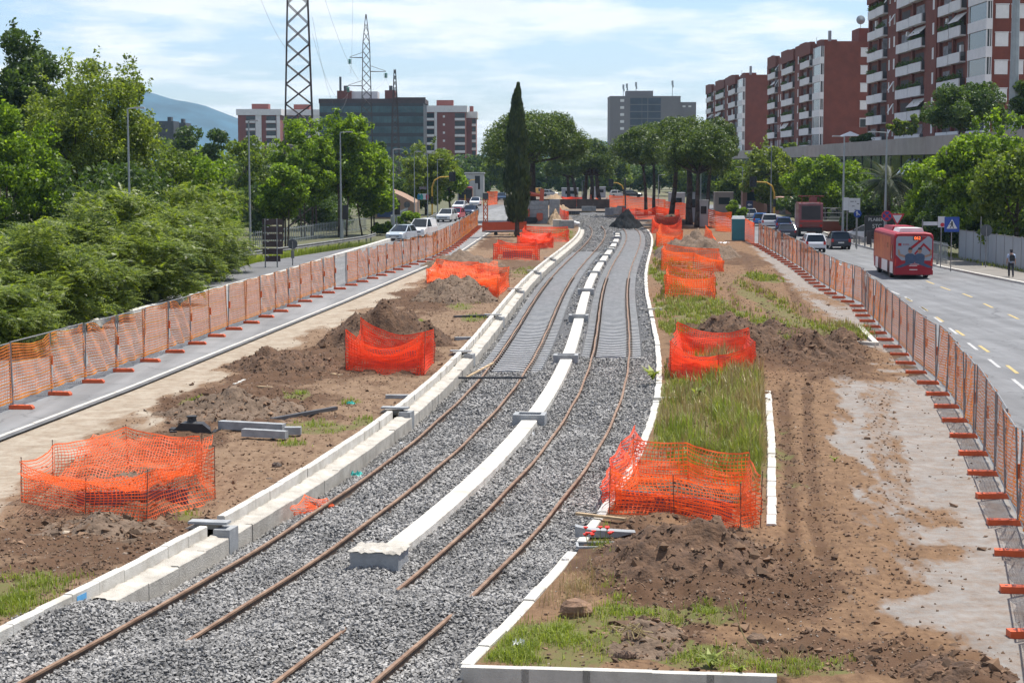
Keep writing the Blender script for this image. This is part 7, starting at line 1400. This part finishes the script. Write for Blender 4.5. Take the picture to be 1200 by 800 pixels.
for a, b, w in ((-.02, .33, .3), (.28, .33, .12), (.5, .13, .2), (.1, -.07, .22), (.28, -.37, .16)): mb.box((a + .1, -.104, H + b), (w, .004, .06))
mb.build('print', SBACK, pnl)
p = AT(1004, 300, 155); t = thing('blue_arrow_sign', 'round blue arrow sign beside the white direction board', 'road sign', (p.x, 155, .1)); H = AT(1004, 250.5, 155).z - .1; post(t, H); pnl = disc(0, (0, -.05, H), .30 * 1.1).build('panel', SIGB, t); mb = MB(); mb.bar((-.02, -.07, H + .02), (.18, -.07, H - .10), .01, .07, up=(0, 0, 1)); mb.bar((-.06, -.074, H - .16), (-.06, -.074, H + .2), .01, .07, up=(1, 0, 0)); mb.prism([(-.18, .08), (.06, .08), (-.06, .26)], lambda a, b, k: (a, -.082 + .01 * k, H + b)); mb.build('arrow', SIGW, pnl)
# shop sign, low brick wall, railings on the right
p0 = AT(1013, 300, 168); p1 = AT(1058, 300, 168); t = thing('shop_fascia', 'dark shop fascia with white lettering under the palm', 'shop sign', (p0.x, 168, 0)); W = p1.x - p0.x; zt = AT(1013, 253, 168).z; mb = MB(); rbox(mb, 0, W, 0, .3, zt - 1.9, zt); mb.build('board', BLACK, t); mb = MB()
for x in (.1, W - .1): mb.tube((x, .4, 0), (x, .4, zt), .08)
mb.build('post', DARKM, t)
for s, x, z, sz in (('PLABENT', 1.15, zt - .35, .42), ('G', 2.75, zt - .35, .42), ('STC', 1.1, zt - .95, .5), ('M', 2.7, zt - .95, .5)):
    cu = bpy.data.curves.new('lettering', 'FONT'); cu.body = s; cu.size = sz; cu.align_x = 'CENTER'; cu.align_y = 'CENTER'; cu.extrude = .01; cu.materials.append(SIGW); o = fontmesh(cu); o.parent = t; o.location = (x, -.03, z); o.rotation_euler = (AW, 0, 0)
t = thing('garden_wall', 'low red brick wall beside the refuse truck', 'wall', (31.5, 196, 0)); mb = MB(); rbox(mb, 0, 9, 0, .3, 0, 1.2); mb.build('wall', BRICK, t); mb = MB(); rbox(mb, -.05, 9.05, -.05, .35, 1.2, 1.3); mb.build('coping', CONC, t); mb = MB()
for k in range(3): mb.tube((.2, .15, 1.6 + .5 * k), (8.8, .15, 1.6 + .5 * k), .03, 5)
for k in range(6): mb.tube((.2 + 1.7 * k, .15, 1.3), (.2 + 1.7 * k, .15, 2.7), .035, 5)
mb.build('railing', STEEL, t)
def guard(label, fn, ys, z=0, offx=0, m=None, name='guard_rail'):
    t = thing(name, label, 'guard rail'); pts = [Vector((fl(fn, y) + offx, y, z)) for y in ys]
    for a, b in zip(pts[:-1], pts[1:]):
        mb = MB(); n = 3; d = b - a
        s = Vector((d.y, -d.x, 0)).normalized(); pr = [(0, .45), (.05, .50), (.0, .58), (0, .62), (.05, .70), (0, .76), (-.03, .76), (-.03, .45)]
        mb.loft([[a + s * u + Vector((0, 0, v)) for u, v in pr], [b + s * u + Vector((0, 0, v)) for u, v in pr]]); mb.build('rail', m or STEEL, t); mb = MB(); mb.box((a.x - s.x * .08, a.y - s.y * .08, z + .38), (.08, .14, .78), math.atan2(d.y, d.x)); mb.build('post', STEEL, t)
GRM = mat('guard_steel', (.20, .20, .19), .6, .25, 2, metal=.3)
guard('long grey guard rail along the left road below the bright trees', XRL, np.arange(136, 178, 3.0), 0, -.9, GRM); guard('grey guard rail further along the left road', XRL, np.arange(196, 250, 4.0), 0, -.8, GRM); guard('grey guard rail on the right road between the bus and dark blue car', XKR, np.arange(131, 180, 3.0), .1, .25, STEEL)
def railing(label, a, b, h, n):
    a = Vector(a); b = Vector(b); t = thing('metal_fence', label, 'metal fence', a); d = b - a
    for k in range(n): mb = MB(); mb.box(d * (k / n) + Vector((0, 0, h / 2)), (.10, .05, h), math.atan2(d.y, d.x)); mb.build('picket', POLE, t)
    mb = MB(); mb.bar(Vector((0, 0, h * .9)), d + Vector((0, 0, h * .9)), .05, .06); mb.bar(Vector((0, 0, h * .2)), d + Vector((0, 0, h * .2)), .05, .06); mb.build('rail', POLE, t)
railing('grey picket fence between the dark blue car and the bus', (31.6, 150, .1), (31.4, 132, .1), 1.5, 40); p = G(458, 270); q = G(478, 258); railing('grey picket fence by the warehouse on the left road', (p.x, p.y, 0), (q.x, q.y, 0), 1.7, 40); p = G(306, 294); q = G(440, 272); railing('low concrete post fence under the bright left trees', (p.x - 1.2, p.y + 4, 0), (q.x - 1.2, q.y + 4, 0), 1.5, 70)
# grey panel wall on the right
PW = mat('panel_wall', (.30, .335, .36), .55, .06, .6); t = thing('panel_wall', 'light grey hoarding of vertical panels along the sidewalk', 'wall', (0, 0, .1)); A = AT(1124, 300, 140); A.z = 0; B = AT(1230, 300, 118.5); B.z = 0; n = 22; d = (B - A) / n
for k in range(n):
    mb = MB(); a = A + d * k; mb.bar(a + d * .01 + Vector((0, 0, 1.1)), a + d * .99 + Vector((0, 0, 1.1 + .0)), .05 + .004 * (k % 2), 2.15); mb.build('panel', PW, t)
mb = MB(); mb.bar(A + Vector((0, 0, 2.19)), B + Vector((0, 0, 2.19)), .09, .05); mb.build('top_rail', STEEL, t)
mb = MB()
for k in range(0, n + 1, 2): q = A + d * k; mb.box((q.x, q.y + .06, 1.15), (.08, .08, 2.3))
mb.build('post', STEEL, t)
# signs at the left road edge
p = G(311, 313); q = G(325, 313); t = thing('direction_boards', 'stack of brown direction boards seen from behind on two posts', 'road sign', p); dd = q - p; H = AT(311, 256, p.y).z; post(t, H, .045); post(t, H, .045, dd.x)
for k in range(6): mb = MB(); mb.box((dd.x / 2 + .1, .06, H - .25 - k * .52), (1.45 if k < 5 else 1.1, .04, .42)); mb.build('board', mat('board_brown', (.05, .032, .03), .7, .2, 2), t); mb = MB(); mb.box((.2, .03, H - .08 - k * .52), (.12, .03, .05)); mb.build('bracket', SIGW, t)
p = G(343, 311); t = thing('round_sign', 'dark back of a round sign with a plate below at the left road', 'road sign', p); H = AT(343, 286, p.y).z; post(t, H + .2, .04); disc(0, (0, .05, H), .36).build('panel', SBACK, t); mb = MB(); mb.box((0, .05, H - .75), (.24, .03, .55)); mb.build('lower_plate', STEEL, t)
p = G(490, 262); t = thing('billboard', 'small billboard with blue and red figures by the left road', 'billboard', p); H = AT(496, 230.5, p.y).z; W = 11.2 * p.y / FPX; post(t, H, .07); mb = MB(); mb.box((.6, -.1, H), (W, .08, 4.6 * p.y / FPX * 1.5)); pnl = mb.build('panel', SIGW, t); hh = 3.2 * p.y / FPX
for x, c in ((-.1, (.01, .16, .28)), (.25, (.02, .25, .22)), (.95, (.35, .02, .05))): mb = MB(); mb.prism([(-.16, -hh), (.16, -hh), (.2, hh * .3), (.06, hh), (-.08, hh), (-.2, hh * .3)], lambda a, b, k: (x + .2 + a, -.16 + .012 * k, H + b)); mb.build('figure', mat('ad_%d' % int(c[0] * 100 + c[2] * 37), c, .6), pnl)
mb = MB(); mb.box((.6, -.05, H + 1.05), (W * .75, .08, .34)); mb.build('header_board', mat('header', (.14, .12, .13), .6), t)
p = G(477, 262); t = thing('round_sign', 'dark back of a round sign before the warehouse', 'road sign', p); post(t, 2.6); disc(0, (0, .05, 2.3), .4).build('panel', SBACK, t)
p = G(878, 262); t = thing('arrow_board', 'dark blue arrow board by the pink building', 'road sign', p); post(t, 1.8, .04); mb = MB(); mb.box((0, -.05, 2.3), (.8, .04, .9)); pn = mb.build('panel', mat('board_navy', (.01, .02, .08), .5), t); mb = MB(); mb.prism([(-.25, -.07), (.02, -.07), (.02, -.2), (.28, 0), (.02, .2), (.02, .07), (-.25, .07)], lambda a, b, k: (-a, -.085 + .01 * k, 2.3 + b)); mb.build('arrow', SIGW, pn)
t = thing('slim_pole', 'thin leaning dark pole beside the slim pine trunks', 'pole', G(733, 248)); mb = MB(); mb.tube((0, 0, 0), (-.1, 0, 5.2), .12, 6); mb.build('pole', DARKM, t)

# ------------------------------------------------------------ air
hb = MB(); hb.box((0, 2750, 119), (5400, 5860, 241)); hz = hb.build('haze', bpy.data.materials.new('haze_air')); hm = hz.data.materials[0]; hm.use_nodes = True; nn = hm.node_tree.nodes; nn.clear()
pv = nn.new('ShaderNodeVolumePrincipled'); pv.inputs['Color'].default_value = (.5, .78, 1, 1); pv.inputs['Density'].default_value = .00008; pv.inputs['Anisotropy'].default_value = .25; oo = nn.new('ShaderNodeOutputMaterial'); hm.node_tree.links.new(pv.outputs[0], oo.inputs['Volume']); hz['kind'] = 'stuff'
